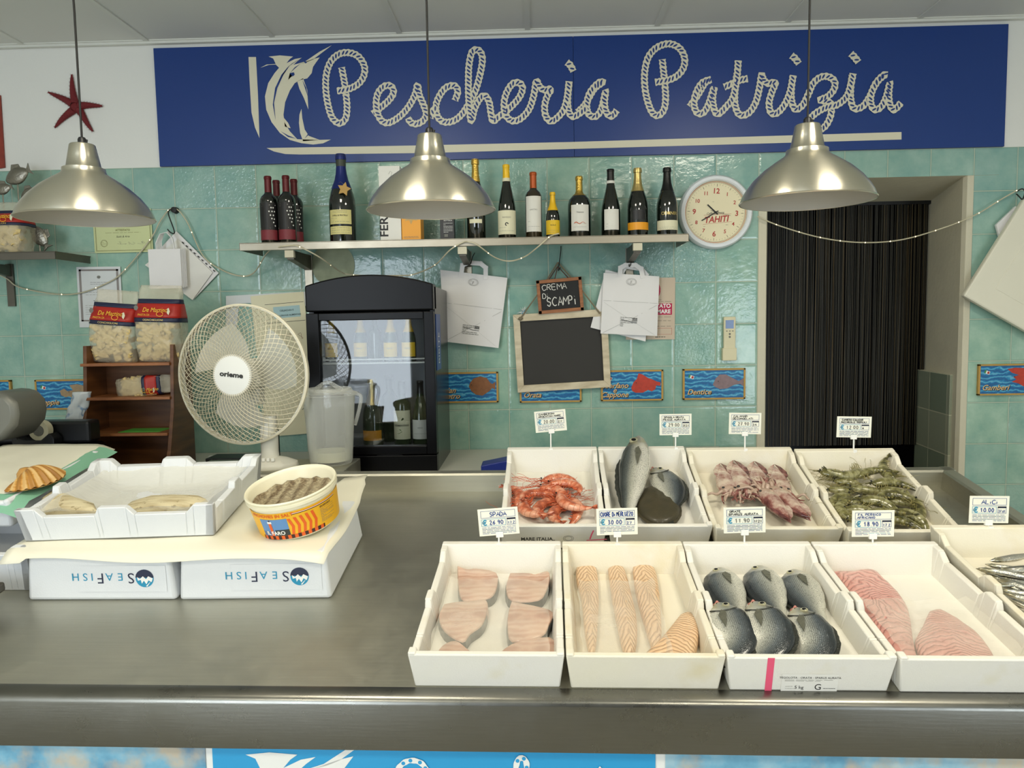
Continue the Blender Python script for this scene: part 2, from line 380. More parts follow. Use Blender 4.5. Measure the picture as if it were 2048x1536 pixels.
# plaster rounding and the deep reveal of the doorway
b.prism([(1.083, -.004), (1.12, -.006), (1.13, .02), (1.135, .5), (1.083, .5)], 0, 2.297, 'plaster', 'z')
b.prism([(2.083, -.004), (2.052, -.006), (2.044, .02), (2.118, .47), (2.30, .47), (2.083, .24)], 0, 2.297, 'plaster', 'z')
b.prism([(-.004, 2.297), (.47, 2.245), (.47, 2.45), (.02, 2.30)], 1.083, 2.2, 'plaster', 'x')
struct(b.build('trim_1', bevel=.006))
b = MB(); b.prism([(2.040, .07), (2.080, .475), (2.14, .475), (2.075, .07)], 0, 1.355, 'jamb_tile', 'z'); struct(b.build('trim_2', bevel=.003))
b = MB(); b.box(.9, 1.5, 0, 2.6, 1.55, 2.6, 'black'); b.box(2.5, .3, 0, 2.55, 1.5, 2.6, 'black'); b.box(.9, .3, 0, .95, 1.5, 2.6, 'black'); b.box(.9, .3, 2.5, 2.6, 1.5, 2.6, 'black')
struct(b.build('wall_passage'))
b = MB(); b.box(-3.2, -7, CEIL, 3.6, .3, CEIL + .1, 'ceil'); struct(b.build('ceiling'))
b = MB()
xs = [onY(x, y, 0).x for x, y in ((303, 87),)][0]
k = -3
for i in range(-3, 8):
    x = -1.80 + .6 * i
    if -3.2 < x < 3.6: b.box(x - .012, -7, CEIL - .006, x + .012, 0, CEIL + .01, 'tbar')
for j in range(12): b.box(-3.2, -.6 * j - .03, CEIL - .005, 3.6, -.6 * j - .006, CEIL + .01, 'tbar')
b.box(-3.2, -.022, CEIL - .016, 3.6, 0, CEIL + .01, 'tbar')
struct(b.build('trim_3'))
b = MB(); b.box(-3.2, -7, -.1, 3.6, 1.6, 0, 'floor'); struct(b.build('floor'))
b = MB(); b.box(-3.3, -7, 0, -3.2, .3, CEIL, 'white_wall'); struct(b.build('wall_left'))
b = MB(); b.box(3.6, -7, 0, 3.7, .3, CEIL, 'white_wall'); struct(b.build('wall_right'))
b = MB()   # shop front behind the photographer: window and glazed door openings
for a, c in ((-3.2, -3.15), (-1.55, 2.55), (3.45, 3.6)): b.box(a, -7.1, 0, c, -7, CEIL, 'wall_dark')
b.box(-3.15, -7.1, 0, -1.55, -7, .4, 'wall_dark'); b.box(-3.15, -7.1, 2.8, -1.55, -7, CEIL, 'wall_dark'); b.box(2.55, -7.1, 2.05, 3.45, -7, CEIL, 'wall_dark')
struct(b.build('wall_front'))
M['lamp_glow'] = NT('lamp glow').set(color='#ffffff', emit='#fff0cc', es=3.0)
for lx, ly in ((-1.35, -4.6), (1.0, -4.6), (1.25, -2.35), (-.75, -2.35)):
    t = thing('ceiling_light', 'square recessed ceiling light panel ' + ('left' if lx < 0 else 'right') + ' of the shop, ' + ('over the customers' if ly < -4 else 'over the counter front'), 'light', T(lx, ly, CEIL))
    MB().box(-.3, -.3, -.012, .3, .3, 0, 'white').build('frame', t, bevel=.003); MB().box(-.27, -.27, -.016, .27, .27, -.0125, 'lamp_glow').build('diffuser', t)

# ---------------------------------------------------------------- bead curtain
b = MB(); m = NT('curtain strings'); oi = m.n('ShaderNodeTexCoord'); v = m.noise(1.0, 0, vs=(130, 0, 0.0))
M['strings'] = m.set(color=m.ramp(v, ((.35, '#15140f'), (.55, '#302d20'), (.68, '#5c4c30'))), rough=.5)
n = 262
for i in range(n):
    x = 1.14 + .965 * (i + .5) / n + random.uniform(-.001, .001); y = .44 + random.uniform(-.008, .012); a = random.uniform(0, 6)
    b.tube([(x + .002 * math.sin(a + z * 3), y, z) for z in (.95, 1.3, 1.6, 1.9, 2.235)], random.uniform(.0012, .0019), 'strings', 4)
b.box(1.13, .43, 2.232, 2.115, .46, 2.25, 'black')
o = b.build('bead_curtain'); o['kind'] = 'stuff'; tag(o, 'black string curtain hanging in the doorway right of the clock', 'curtain')

# ---------------------------------------------------------------- sign board
BX0, BX1, BZ0, BZ1 = -1.776, 2.2115, 2.4245, 2.975
t = thing('sign_board', 'long royal blue shop sign with rope lettering and a leaping marlin', 'sign', T((BX0 + BX1) / 2, 0, BZ0))
X = T(-(BX0 + BX1) / 2, 0, -BZ0)
b = MB(X); b.box(BX0, -.012, BZ0, .2115, .0035, BZ1, 'banner'); b.box(.213, -.012, BZ0, BX1, .0035, BZ1, 'banner'); b.build('panel', t, bevel=.001)
SY = -.0135
def w2(px, py):
    p = onY(px, py, SY); return (p.x, p.z)
def rope(b, pts, sc, ox, oy, w=.0315, yy=SY, white='cream_print', blue='banner', conv=None):
    cv = conv or w2
    P = smooth_path([(ox + p[0] / sc, oy + p[1] / sc) for p in pts], 10); Q = [Vector(cv(p.x, p.y)) for p in P]
    # resample evenly
    L = [0]
    for i in range(1, len(Q)): L.append(L[-1] + (Q[i] - Q[i - 1]).length)
    step = .0042; n = max(3, int(L[-1] / step)); U = []; j = 0
    for k in range(n + 1):
        s = L[-1] * k / n
        while j < len(L) - 2 and L[j + 1] < s: j += 1
        f = (s - L[j]) / max(L[j + 1] - L[j], 1e-9); U.append(Q[j].lerp(Q[j + 1], f))
    pitch = .0185
    k0 = len(b.v); b.stroke([tuple(u) for u in U], lambda t: w * (1 + .10 * math.cos(2 * math.pi * t * L[-1] / pitch)), white, yy)
    for q in range(k0, len(b.v)): b.v[q].y -= .0022 * (q - k0) / (len(b.v) - k0)     # the rope lies over itself where it crosses
    m = int(L[-1] / pitch)
    for k in range(m):
        i = int((k + .5) / m * n); p = U[i]; d = (U[min(i + 1, n)] - U[max(i - 1, 0)]).normalized(); nn = Vector((-d.y, d.x))
        ax = (nn * .80 + d * .60).normalized() if True else nn; bx = Vector((-ax.y, ax.x)); pts2 = []
        for q in range(10):
            a = 2 * math.pi * q / 10; pts2.append(tuple(p + ax * math.cos(a) * w * .36 + bx * math.sin(a) * .0043))
        b.poly(pts2, blue, yy - .0003 - .0022 * i / n)
A2 = [
 [(612, 255), (630, 350), (640, 430), (645, 500), (635, 565), (600, 592), (560, 565), (535, 500), (518, 400), (520, 300), (548, 220), (600, 175), (660, 168), (715, 192), (750, 250), (745, 310), (710, 358), (650, 388), (585, 398)],
 [(800, 535), (850, 495), (900, 450), (925, 405), (908, 368), (868, 370), (832, 410), (820, 470), (828, 530), (852, 575), (890, 590), (940, 568), (990, 525), (1030, 470), (1058, 410), (1070, 362), (1080, 420), (1105, 480), (1122, 535), (1105, 575), (1065, 596), (1030, 588), (1012, 560)],
 [(1295, 455), (1312, 400), (1290, 366), (1240, 378), (1200, 430), (1180, 490), (1190, 550), (1225, 583), (1280, 580), (1330, 545), (1375, 480), (1420, 390), (1450, 280), (1460, 200), (1440, 155), (1400, 160), (1380, 240), (1376, 340), (1378, 450), (1392, 578), (1415, 500), (1450, 438), (1480, 430), (1502, 470), (1512, 535), (1525, 578), (1560, 552), (1620, 505), (1680, 440), (1702, 382), (1682, 350), (1642, 355), (1605, 410), (1590, 480), (1602, 545), (1640, 578), (1690, 565), (1740, 510), (1768, 430), (1785, 340), (1800, 365), (1830, 392), (1872, 388), (1850, 430), (1835, 490), (1842, 550), (1872, 580), (1910, 560), (1950, 510), (1972, 430), (1982, 340)],
 [(1145, 560), (1165, 515), (1190, 495)],
 [(1982, 345), (1976, 410), (1974, 480), (1986, 535), (2010, 552), (2050, 530), (2090, 500)],
 [(1968, 225), (1990, 245), (2008, 280)]]
A3 = [
 [(40, 470), (80, 430), (130, 345), (178, 308), (150, 315), (105, 370), (90, 440), (105, 485), (140, 492), (170, 450), (192, 355), (186, 420), (196, 472), (225, 492), (252, 460)],
 [(497, 185), (505, 260), (512, 330), (515, 400), (505, 458), (475, 488), (442, 470), (415, 400), (402, 320), (404, 240), (424, 170), (468, 122), (530, 102), (585, 122), (615, 170), (614, 222), (588, 265), (540, 294), (458, 310)],
 [(645, 440), (690, 375), (730, 310), (762, 295), (715, 310), (682, 360), (668, 420), (682, 470), (715, 475), (745, 430), (776, 338), (768, 400), (780, 465), (802, 478), (842, 440), (878, 390), (898, 290), (906, 192)],
 [(900, 260), (890, 340), (888, 420), (905, 475), (935, 487), (972, 465), (1003, 410), (1022, 330), (1032, 268), (1042, 295), (1065, 315), (1105, 312), (1088, 360), (1072, 420), (1082, 472), (1115, 475), (1155, 430), (1185, 360), (1202, 272)],
 [(830, 335), (870, 318), (910, 300), (957, 290)],
 [(1200, 280), (1192, 350), (1194, 410), (1215, 455), (1255, 430), (1285, 370), (1310, 315), (1350, 282), (1392, 280), (1425, 306), (1420, 350), (1385, 388), (1345, 405), (1395, 415), (1408, 450), (1400, 500), (1375, 545), (1345, 562), (1300, 540), (1292, 510), (1325, 475), (1380, 445), (1440, 430), (1490, 385), (1512, 320), (1524, 262)],
 [(1520, 270), (1512, 340), (1512, 400), (1530, 450), (1575, 440), (1612, 390), (1650, 310), (1702, 265), (1668, 290), (1630, 350), (1618, 410), (1636, 455), (1672, 445), (1702, 390), (1722, 312), (1716, 370), (1722, 430), (1745, 458), (1782, 420)],
 [(1192, 165), (1212, 182), (1232, 210)], [(1512, 155), (1532, 175), (1552, 202)]]
b = MB(X)
for i, p in enumerate(A2): rope(b, p, 3.0118, 480, 50, yy=SY - .0003 * i)
for i, p in enumerate(A3): rope(b, p, 2.6947, 1140, 50, yy=SY - .0003 * i)
for s_ in ([(830, 291), (533, 296), (548, 303), (570, 308), (600, 309), (850, 306), (1140, 298), (1803, 279), (1803, 264), (1140, 284)], [(497, 114), (512, 114), (516, 190), (519, 276), (510, 255), (503, 225), (499, 160)]):
    b.poly([w2(*p) for p in s_], 'cream_print', SY)
b.build('rope_lettering', t)
def mk(pts): return [w2(480 + p[0] / 3.0118, 50 + p[1] / 3.0118) for p in pts]
b = MB(X)
import mathutils
def tess(b, pts, mat, y):
    q = [Vector((p[0], 0, p[1])) for p in pts]; tr = mathutils.geometry.tessellate_polygon([q])
    b.add([(p[0], y, p[1]) for p in pts], [tuple(t_) for t_ in tr], mat)
MARLIN = [
 [(553, 122), (440, 208), (398, 225), (365, 232), (330, 255), (300, 290), (322, 300), (290, 330), (262, 375), (240, 430), (228, 500), (232, 560), (255, 625), (300, 665), (345, 688), (400, 690), (480, 692), (548, 690), (500, 713), (440, 720), (370, 712), (300, 692), (240, 650), (190, 585), (158, 510), (150, 430), (170, 350), (208, 290), (235, 258), (215, 238), (175, 240), (122, 258), (160, 238), (215, 234), (200, 202), (172, 190), (240, 183), (320, 190), (300, 205), (280, 230), (330, 205), (372, 197), (345, 218), (322, 240), (365, 228), (395, 218), (480, 160)],
 [(365, 232), (440, 205), (480, 195), (455, 230), (440, 252), (432, 290), (405, 322), (365, 330), (330, 350), (300, 395), (272, 465), (262, 540), (268, 585), (300, 640), (345, 688), (300, 665), (255, 625), (232, 560), (228, 500), (240, 430), (262, 375), (290, 330), (300, 290)],
 [(345, 340), (380, 320), (405, 390), (412, 510), (385, 440), (358, 385)],
 [(370, 505), (375, 560), (390, 630), (415, 668), (480, 692), (380, 700), (362, 650), (355, 590), (358, 540)],
 [(265, 560), (290, 590), (305, 622), (270, 612)]]
for p in MARLIN: tess(b, mk(p), 'cream_print', SY)
for p in ([(300, 240), (262, 300), (225, 380), (205, 470), (215, 575), (198, 480), (212, 380), (250, 300)], [(368, 200), (300, 245), (255, 310), (232, 350), (262, 290), (310, 235)], [(245, 640), (290, 675), (340, 685), (290, 665)], [(300, 290), (325, 285), (330, 300), (318, 310)], [(385, 222), (395, 232), (405, 226), (395, 218)], [(390, 685), (410, 655), (430, 672), (410, 665)], [(375, 330), (400, 380), (408, 430), (395, 390)]):
    tess(b, mk(p), 'banner', SY - .0012)
b.build('marlin_emblem', t)
# ================================================================ THE COUNTER (its top slopes towards the customer)
CF = T(0, -2.19, .886) @ RZ(-1.5) @ RX(8.38)
t = thing('display_counter', 'long sloping stainless steel fish counter with raised rim', 'counter', CF)
b = MB(); XL, XR, YB = -2.6, 1.36, 1.16
b.box(XL, .04, -.03, XR, YB, 0, 'steel'); b.build('top', t)
b = MB()
b.prism([(.045, 0.0), (.012, .002), (.004, -.004), (0, -.012), (0, -.118), (.02, -.118), (.02, -.03), (.045, -.03)], XL, XR + .05, 'steel_face', 'x')
b.build('front_apron', t, smooth=50)
b = MB(); b.prism([(YB, -.03), (YB, .06), (YB + .006, .066), (YB + .036, .066), (YB + .04, .06), (YB + .04, -.08), (YB + .03, -.08), (YB + .03, -.03)], XL, XR + .045, 'steel', 'x')
b.build('back_rim', t, smooth=30)
b = MB(); b.prism([(XR, -.03), (XR, .06), (XR + .006, .066), (XR + .04, .066), (XR + .045, .06), (XR + .045, -.1), (XR + .04, -.1), (XR + .04, -.03)], .0, YB + .04, 'steel', 'y'); b.build('side_rim', t, smooth=30)
# printed front panels below the apron
b = MB(); Wi = CF.inverted()
YF = -2.13
X0 = Wi
def wq(px, py): p = onY(px, py, YF - .004); return (p.x, p.z)
FM = T(0, 0, 0)
zt = .80
t2 = thing('front_panel', 'printed panel cladding the front of the counter below the steel apron', 'panel', T(0, YF, 0))
xa, xb, xc, xd = onY(402, 1515, YF).x, onY(417, 1515, YF).x, onY(1310, 1520, YF).x, onY(1330, 1520, YF).x
FR = RZ(-1.5)
b = MB(FR); b.box(XL, .003, .02, XR, .03, zt, 'white'); b.build('backing', t2)
b = MB(FR); b.box(xb, 0, .05, xc, .003, zt, simple('azure panel', '#2f9fd6', .3)); b.build('shop_sign', t2)
m = NT('sea food poster'); w = m.noise(5, 5, rough=.6); w2_ = m.noise(13, 5)
M['sea_poster'] = m.set(color=m.mix(m.ramp(w2_, ((.5, 0.0), (.7, .7))), m.ramp(w, ((.3, '#2d6f9c'), (.5, '#79b4cf'), (.7, '#c4d9dc'))), '#d8b98c'), rough=.3)
b = MB(FR); b.box(XL, 0, .05, xa, .003, zt, 'sea_poster'); b.build('sea_poster', t2); b = MB(FR); b.box(xd, 0, .05, XR, .003, zt, 'sea_poster'); b.build('sea_poster', t2)
AZ = simple('azure ink', '#2f9fd6', .3); FRI = FR.inverted()
def low(px, py):
    p = FRI @ onY(px, py, YF + (px - 1040) * -.00003); return (p.x, p.z)
def small(px, py): return low(770 + .84 * (px - 690), 1508 + .84 * (py - 92))
def smallm(px, py): return low(405 + 2.1 * (px - 520), 1506 + 2.0 * (py - 112))
b = MB(FR)
for i, p in enumerate(A2): rope(b, p, 3.0118, 480, 50, .012, -.001 - .0003 * i, 'white', AZ, small)
for p in MARLIN: tess(b, [smallm(480 + q[0] / 3.0118, 50 + q[1] / 3.0118) for q in p], 'white', -.001)
b.build('rope_lettering', t2)
b = MB(); b.box(XL, .1, -.6, XR, 1.1, -.05, 'black', T(0, 0, 0))
t3 = MB(RZ(-1.5)); t3.box(XL, -2.09, 0, XR, -1.15, .80, 'dark_steel'); o = t3.build('counter_base'); tag(o, 'plain steel base carrying the sloping fish counter', 'base')

# ---------------------------------------------------------------- foam boxes
def foam_box(W_, L_, H, mat='foam', notch_side=True, notch_front=False, tw=.016, bw=.03, fl=.016, seed=0, flare=.010):
    """open polystyrene tray, origin at the front left corner of its footprint"""
    b = MB(); f = flare
    def wall_x(xo_b, xo_t, xi_b, xi_t):
        n = [(0, 0), (.045, 0), (.06, -.018), (.17, -.018), (.19, -.018), (.40, -.018), (.415, 0), (.50, 0), (.54, -.018), (.84, -.018), (.90, 0), (1, 0)] if notch_side else [(0, 0), (1, 0)]
        for (a, da), (c, dc) in zip(n, n[1:]):
            ya, yc = a * L_, c * L_
            lo = lambda y: f + y / L_ * (L_ - 2 * f)
            v = [(xo_b, lo(ya), 0), (xi_b, lo(ya), 0), (xi_b, lo(yc), 0), (xo_b, lo(yc), 0), (xo_t, ya, H + da), (xi_t, ya, H + da), (xi_t, yc, H + dc), (xo_t, yc, H + dc)]
            b.hexa(v, mat)
    wall_x(f, 0, bw, tw); wall_x(W_ - bw, W_ - tw, W_ - f, W_)
    def wall_y(yo_b, yo_t, yi_b, yi_t, drop):
        n = [(0, 0), (.10, 0), (.14, -.022), (.40, -.022), (.42, 0), (.56, 0), (.60, -.022), (.86, -.022), (.90, 0), (1, 0)] if notch_front else [(0, drop), (1, drop)]
        for (a, da), (c, dc) in zip(n, n[1:]):
            xa_, xc_ = a * W_, c * W_; lo = lambda x: f + x / W_ * (W_ - 2 * f)
            v = [(lo(xa_), yo_b, 0), (lo(xc_), yo_b, 0), (lo(xc_), yi_b, 0), (lo(xa_), yi_b, 0), (xa_, yo_t, H + da), (xc_, yo_t, H + dc), (xc_, yi_t, H + dc), (xa_, yi_t, H + da)]
            b.hexa(v, mat)
    wall_y(f, 0, bw + .006, tw, -.004); wall_y(L_ - bw - .03, L_ - tw - .006, L_ - f, L_, .002)
    b.box(f, f, 0, W_ - f, L_ - f, fl, mat)
    return b
CR = []
def crate(i, xl, y0, W_, label, extra=0, L_=.53, H=.085, mat='foam', yaw=0, z0=0, group='white foam fish trays on the counter'):
    X = CF @ T(xl, y0, z0) @ RZ(yaw) @ RX(extra); t = thing('foam_fish_tray', label, 'tray', X, group)
    foam_box(W_, L_, H, mat).build('tray_body', t, bevel=.0035, smooth=40)
    CR.append((X, W_, L_, H, t)); return X, t
crate(0, -.268, .038, .323, 'white foam tray holding swordfish steaks at the left front of the counter')
crate(1, .058, .036, .321, 'yellowish white foam tray holding pale fillets under plastic film', mat='foam_aged')
crate(2, .381, .034, .334, 'white foam tray holding six whole sea bream with a pink tape strip on its front')
crate(3, .719, .032, .322, 'white foam tray holding two pink perch fillets', mat='foam')
crate(4, -.122, .690, .310, 'white foam tray holding red prawns at the left of the back row', 8.5, .50)
crate(5, .192, .688, .295, 'white foam tray holding a sea bass, a bream and a dark flatfish', 8.5, .50)
crate(6, .490, .668, .352, 'white foam tray holding reddish squid', 8.5, .50, mat='foam_aged')
crate(7, .846, .646, .325, 'foam tray holding a heap of grey green prawns', 8.5, .50, mat='foam_aged')
crate(8, 1.052, .090, .305, 'stained foam tray of anchovies cut by the right edge of the picture', 2, .53, .085, 'foam_aged', z0=.004)
# markings on trays
X, W_, L_, H, t = CR[2]
def front_face(W_, H, f=.010): return lambda p: Vector((p.x, p.y + f * (1 - p.z / H) - .0008, p.z))
b = MB(); b.warp = front_face(W_, H)
b.rect(.08, .0, .094, H - .004, simple('pink tape', '#ea5a7c', .4), X=RZ(0)); b.build('pink_tape', t)['label'] = 'pink tape strip'
b = MB(); b.warp = front_face(W_, H); b.rect(.112, -.0, .224, .042, 'label_white'); b.text('TEGOLOTA - ORATA - SPARUS AURATA', .168, .031, .0068, 'ink', -.0006); b.lines(.118, .218, .024, .029, 2, 'ink_grey', -.0006, .0006)
b.text('5 kg', .148, .006, .011, 'ink', -.0006); b.text('G', .185, .004, .020, 'ink', -.0006); b.lines(.12, .14, .004, .014, 2, 'ink_grey', -.0006, .0006); b.lines(.196, .22, .004, .01, 1, 'ink', -.0006, .001); b.build('paper_label', t)
X, W_, L_, H, t = CR[4]
b = MB(); b.warp = front_face(W_, H); b.text('MARE ITALIA..', .112, .030, .016, 'ink', bold=.02); b.lines(.08, .16, .022, .027, 1, 'ink', 0, .002)
for r_ in (.010, .007): b.stroke([(.20 + 1.5 * r_ * math.cos(a / 3), .037 + r_ * math.sin(a / 3)) for a in range(20)], .0008, 'ink')
b.build('printed_mark', t)
b = MB(); b.warp = front_face(W_, H); pk = bpy.data.materials['pink tape']
b.stroke([(.262, .034), (.266, .05), (.272, .066)], .004, pk); b.stroke([(.252, .030), (.285, .032), (.31, .034)], .003, pk); b.build('pink_pen_mark', t)

# ---------------------------------------------------------------- boxes at the left
def seafish(xl, y0, W_, L_, H, yaw, label):
    X = CF @ T(xl, y0, 0) @ RZ(yaw); t = thing('foam_box', label, 'box', X, 'upside-down foam boxes with sea logo')
    b = MB(); f = .012
    b.hexa([(0, 0, 0), (W_, 0, 0), (W_, L_, 0), (0, L_, 0), (f, f, H), (W_ - f, f, H), (W_ - f, L_ - f, H), (f, L_ - f, H)], 'foam_cool'); b.build('box_body', t, bevel=.010, smooth=40)
    b = MB(); U = T(W_ * .53, f * .5 - .0012, H * .50) @ RX(-math.degrees(math.atan(f / H))) @ RY(180)
    b.rect(-.165, -.034, .07, .036, 'foam_cool', 0, U)
    # logo disc with white crests, then the lettering, all upside down
    cx = -.108; n = 28
    b.poly([(cx + .024 * math.cos(2 * math.pi * i / n), .0 + .024 * math.sin(2 * math.pi * i / n)) for i in range(n)], 'cyan', -.0004, U)
    b.poly([(cx + .024 * math.cos(math.pi + math.pi * i / 14), -.002 + .022 * math.sin(math.pi + math.pi * i / 14)) for i in range(15)], 'navy', -.0007, U)
    for q in ([(-.022, 0), (-.010, -.006), (-.004, .002), (.004, -.006), (.012, .001), (.020, -.004), (.018, .006), (.010, .004), (.008, .014), (.002, .006), (-.004, .016), (-.010, .005), (-.018, .010)], [(-.016, .008), (-.002, .021), (-.006, .022)]):
        tess(b, [(cx + a, c) for a, c in q], 'white', -.001) if False else b.add([U @ Vector((cx + a, -.001, c)) for a, c in q], [tuple(k) for k in mathutils.geometry.tessellate_polygon([[Vector((a, c, 0)) for a, c in q]])], 'white')
    x = -.080
    for ch, sz, mt in (('S', .040, 'navy'), ('E', .029, 'cyan'), ('A', .029, 'cyan'), ('F', .040, 'navy'), ('I', .029, 'cyan'), ('S', .029, 'cyan'), ('H', .029, 'cyan')):
        wd = {'S': .66, 'E': .72, 'A': .78, 'F': .60, 'I': .34, 'H': .82}[ch] * sz; b.text(ch, x, -.014, sz, mt, -.0006, 'l', X=U, sxx=1.05); x += wd + .004
    b.build('printed_logo', t); return t
seafish(-1.344, .394, .400, .38, .122, .6, 'upside-down white foam box with blue sea logo, left of the two under the paper')
seafish(-.938, .397, .400, .38, .125, 1.6, 'upside-down white foam box with blue sea logo, under the anchovy tub')
# sheet of wrapping paper over both boxes
NX, NY = 44, 16
vs = []; fs = []
for j in range(NY + 1):
    for i in range(NX + 1):
        u, v = i / NX, j / NY
        xr = -.545 + .010 * math.sin(v * 5) + (.0 if v < .9 else -.01); x = -1.400 + u * (xr + 1.400); y = .392 + v * .555
        z = .1285 + .0012 * math.sin(x * 17 + y * 9) + .0012 * math.sin(y * 31)
        if v == 0: z -= .010 + .006 * math.sin(x * 11) + (.012 if u < .08 else 0); y -= .004
        if v > .7: z -= .05 * (v - .7) ** 1.5 * (1 if u < .9 else -.5)
        if u > .86 and v < .75: z -= .010 * ((u - .86) / .14) ** 2; 
        if u > .9 and v > .75: z += .03 * (u - .9) * (v - .75) * 40 * .4
        vs.append((x, y, z))
for j in range(NY):
    for i in range(NX): a = j * (NX + 1) + i; fs.append((a, a + 1, a + NX + 2, a + NX + 1))
b = MB(); b.add(vs, fs, 'wrap_paper'); o = b.build('wrapping_paper', mw=CF, smooth=0, solid=-.0008); tag(o, 'cream sheet of wrapping paper laid over the two logo boxes', 'paper')
# open foam crate on top
X = CF @ T(-1.392, .462, .133) @ RZ(4); TOPX = X
t = thing('foam_crate', 'open white foam crate with notched rim lying on the wrapping paper', 'crate', X)
foam_box(.525, .430, .092, 'foam_cool', True, True, .020, .034).build('crate_body', t, bevel=.004, smooth=40)
b = MB()
vs = []; fs = []; rr = random.Random(4); NX, NY = 30, 24
for j in range(NY + 1):
    for i in range(NX + 1):
        u, v = i / NX, j / NY; x = .035 + u * .455; y = .035 + v * .36
        e = min(u, 1 - u, v, 1 - v); z = .018 + .045 * max(0, 1 - e * 5) ** 1.5 + .012 * noise.noise(Vector((x * 9, y * 9, 2))) + .006 * abs(noise.noise(Vector((x * 30, y * 14, 5))))
        z += .03 * math.exp(-((u - .72) ** 2 / .05 + (v - .25) ** 2 / .06)) + .022 * math.exp(-((u - .1) ** 2 / .02 + (v - .15) ** 2 / .05))
        vs.append((x, y, z))
for j in range(NY):
    for i in range(NX): a = j * (NX + 1) + i; fs.append((a, a + 1, a + NX + 2, a + NX + 1))
m = NT('film'); mx = m.n('ShaderNodeMixShader'); tr = m.n('ShaderNodeBsdfTransparent'); 
m.set(color='#f4f1e2', rough=.18, spec=.6, normal=m.bump(m.noise(26, 5, vs=(1, 3, 1)), .5, .006))
out = m.t.nodes['Material Output']; mx.inputs[0].default_value = .42; m.l(tr.outputs[0], mx.inputs[1]); m.l(m.p.outputs[0], mx.inputs[2]); m.l(mx.outputs[0], out.inputs[0])
M['film'] = m.m
b.add(vs, fs, 'film'); o = b.build('plastic_film', mw=X, smooth=0); tag(o, 'crumpled clear plastic film lining the open crate', 'film')
# dried cod pieces under the film
def slab(name, label, cat, pts, h, mat, X, seg=4, dome=.35, uvs=True, grp=None, z=.017):
    """flat flesh piece with a domed top from its outline"""
    P = [Vector(p) for p in pts]; c = sum(P, Vector((0, 0))) / len(P); n = len(P); vs = []; fs = []; uv = []
    rings = [(1.0, 0), (1.015, .35 * h), (.97, .75 * h), (.86, h * .95), (.6, h * (1 + dome * .5)), (.3, h * (1 + dome * .8))]
    x0 = min(p.x for p in P); x1 = max(p.x for p in P); y0 = min(p.y for p in P); y1 = max(p.y for p in P)
    for s_, zz in rings:
        for p in P:
            q = c + (p - c) * s_; nz = noise.noise(Vector((q.x * 45, q.y * 45, h * 99))) * h * .12 if zz > .5 * h else 0
            vs.append((q.x, q.y, z + zz + nz)); uv.append(((q.x - x0) / (x1 - x0), (q.y - y0) / (y1 - y0)))
    k = len(rings)
    for j in range(k - 1):
        for i in range(n): a = j * n + i; d = j * n + (i + 1) % n; fs.append((a, d, d + n, a + n))
    vs.append((c.x, c.y, z + h * (1 + dome))); uv.append((.5, .5))
    for i in range(n): fs.append(((k - 1) * n + i, (k - 1) * n + (i + 1) % n, k * n))
    b = MB(); b.add(vs, fs, mat, None, uv); return b
m = NT('dried cod flesh'); a = m.noise(14, 6, vs=(1, 5, 1)); v = m.noise(60, 3)
M['cod'] = m.set(color=m.mix(m.ramp(v, ((.6, 0.0), (.68, .8))), m.ramp(a, ((.3, '#b3a27c'), (.6, '#d9cda9'))), '#8a7a55'), rough=.6, normal=m.bump(a, .3, .004))
P1 = [loc(X, px, py, .045) for px, py in ((78, 1018), (84, 1000), (100, 988), (120, 984), (140, 996), (160, 1004), (190, 1012), (196, 1026), (120, 1030), (85, 1028))]
o = slab('salt_cod', '', '', [(p.x, p.y) for p in P1], .030, 'cod', X, z=.030).build('salt_cod_piece', mw=X, smooth=60); tag(o, 'pale dried cod piece at the left of the open crate', 'fish')
P1 = [loc(X, px, py, .04) for px, py in ((245, 1020), (262, 1005), (300, 995), (350, 992), (400, 994), (415, 1000), (380, 1012), (330, 1022), (290, 1030), (255, 1030))]
o = slab('salt_cod', '', '', [(p.x, p.y) for p in P1], .024, 'cod', X, z=.026).build('salt_cod_piece', mw=X, smooth=60); tag(o, 'pale yellowish dried cod piece at the right of the open crate', 'fish')
# boxes and cloth at the far left
X = CF @ T(-1.78, .44, 0); t = thing('foam_box', 'white foam box at the left edge, half hidden behind the logo boxes', 'box', X)
foam_box(.42, .40, .13, 'foam_cool', True, True, .02, .034).build('box_body', t, bevel=.008, smooth=40)
X = CF @ T(-1.82, .56, .13); t = thing('foam_box', 'white foam box carrying the cloth and the scallop shell', 'box', X)
foam_box(.34, .44, .085, 'foam_cool', False, False, .02, .034).build('box_body', t, bevel=.008, smooth=40)
vs = []; fs = []; NX, NY = 20, 18
for j in range(NY + 1):
    for i in range(NX + 1):
        u, v = i / NX, j / NY; x = -1.86 + u * (.395 - .06 * v * 0); y = .56 + v * .50
        z = .2215 + .004 * noise.noise(Vector((x * 12, y * 12, 0)))
        if u > .88: z -= .02 * (u - .88) / .12; x -= 0
        if v < .1: z -= .03 * (.1 - v) / .1
        vs.append((x, y, z))
for j in range(NY):
    for i in range(NX): a = j * (NX + 1) + i; fs.append((a, a + 1, a + NX + 2, a + NX + 1))
b = MB(); b.add(vs, fs, 'wrap_paper'); o = b.build('cloth', mw=CF, smooth=0, solid=.002); tag(o, 'creased cream cloth under the scallop shell', 'cloth')
vs = [(p[0] + .02, p[1] - .02, p[2] - .0035) for p in vs]
b = MB(); b.add(vs, fs, simple('green paper', '#7fb497', .6)); o = b.build('green_paper', mw=CF, smooth=0); tag(o, 'pale green sheet showing beneath the cream cloth', 'paper')
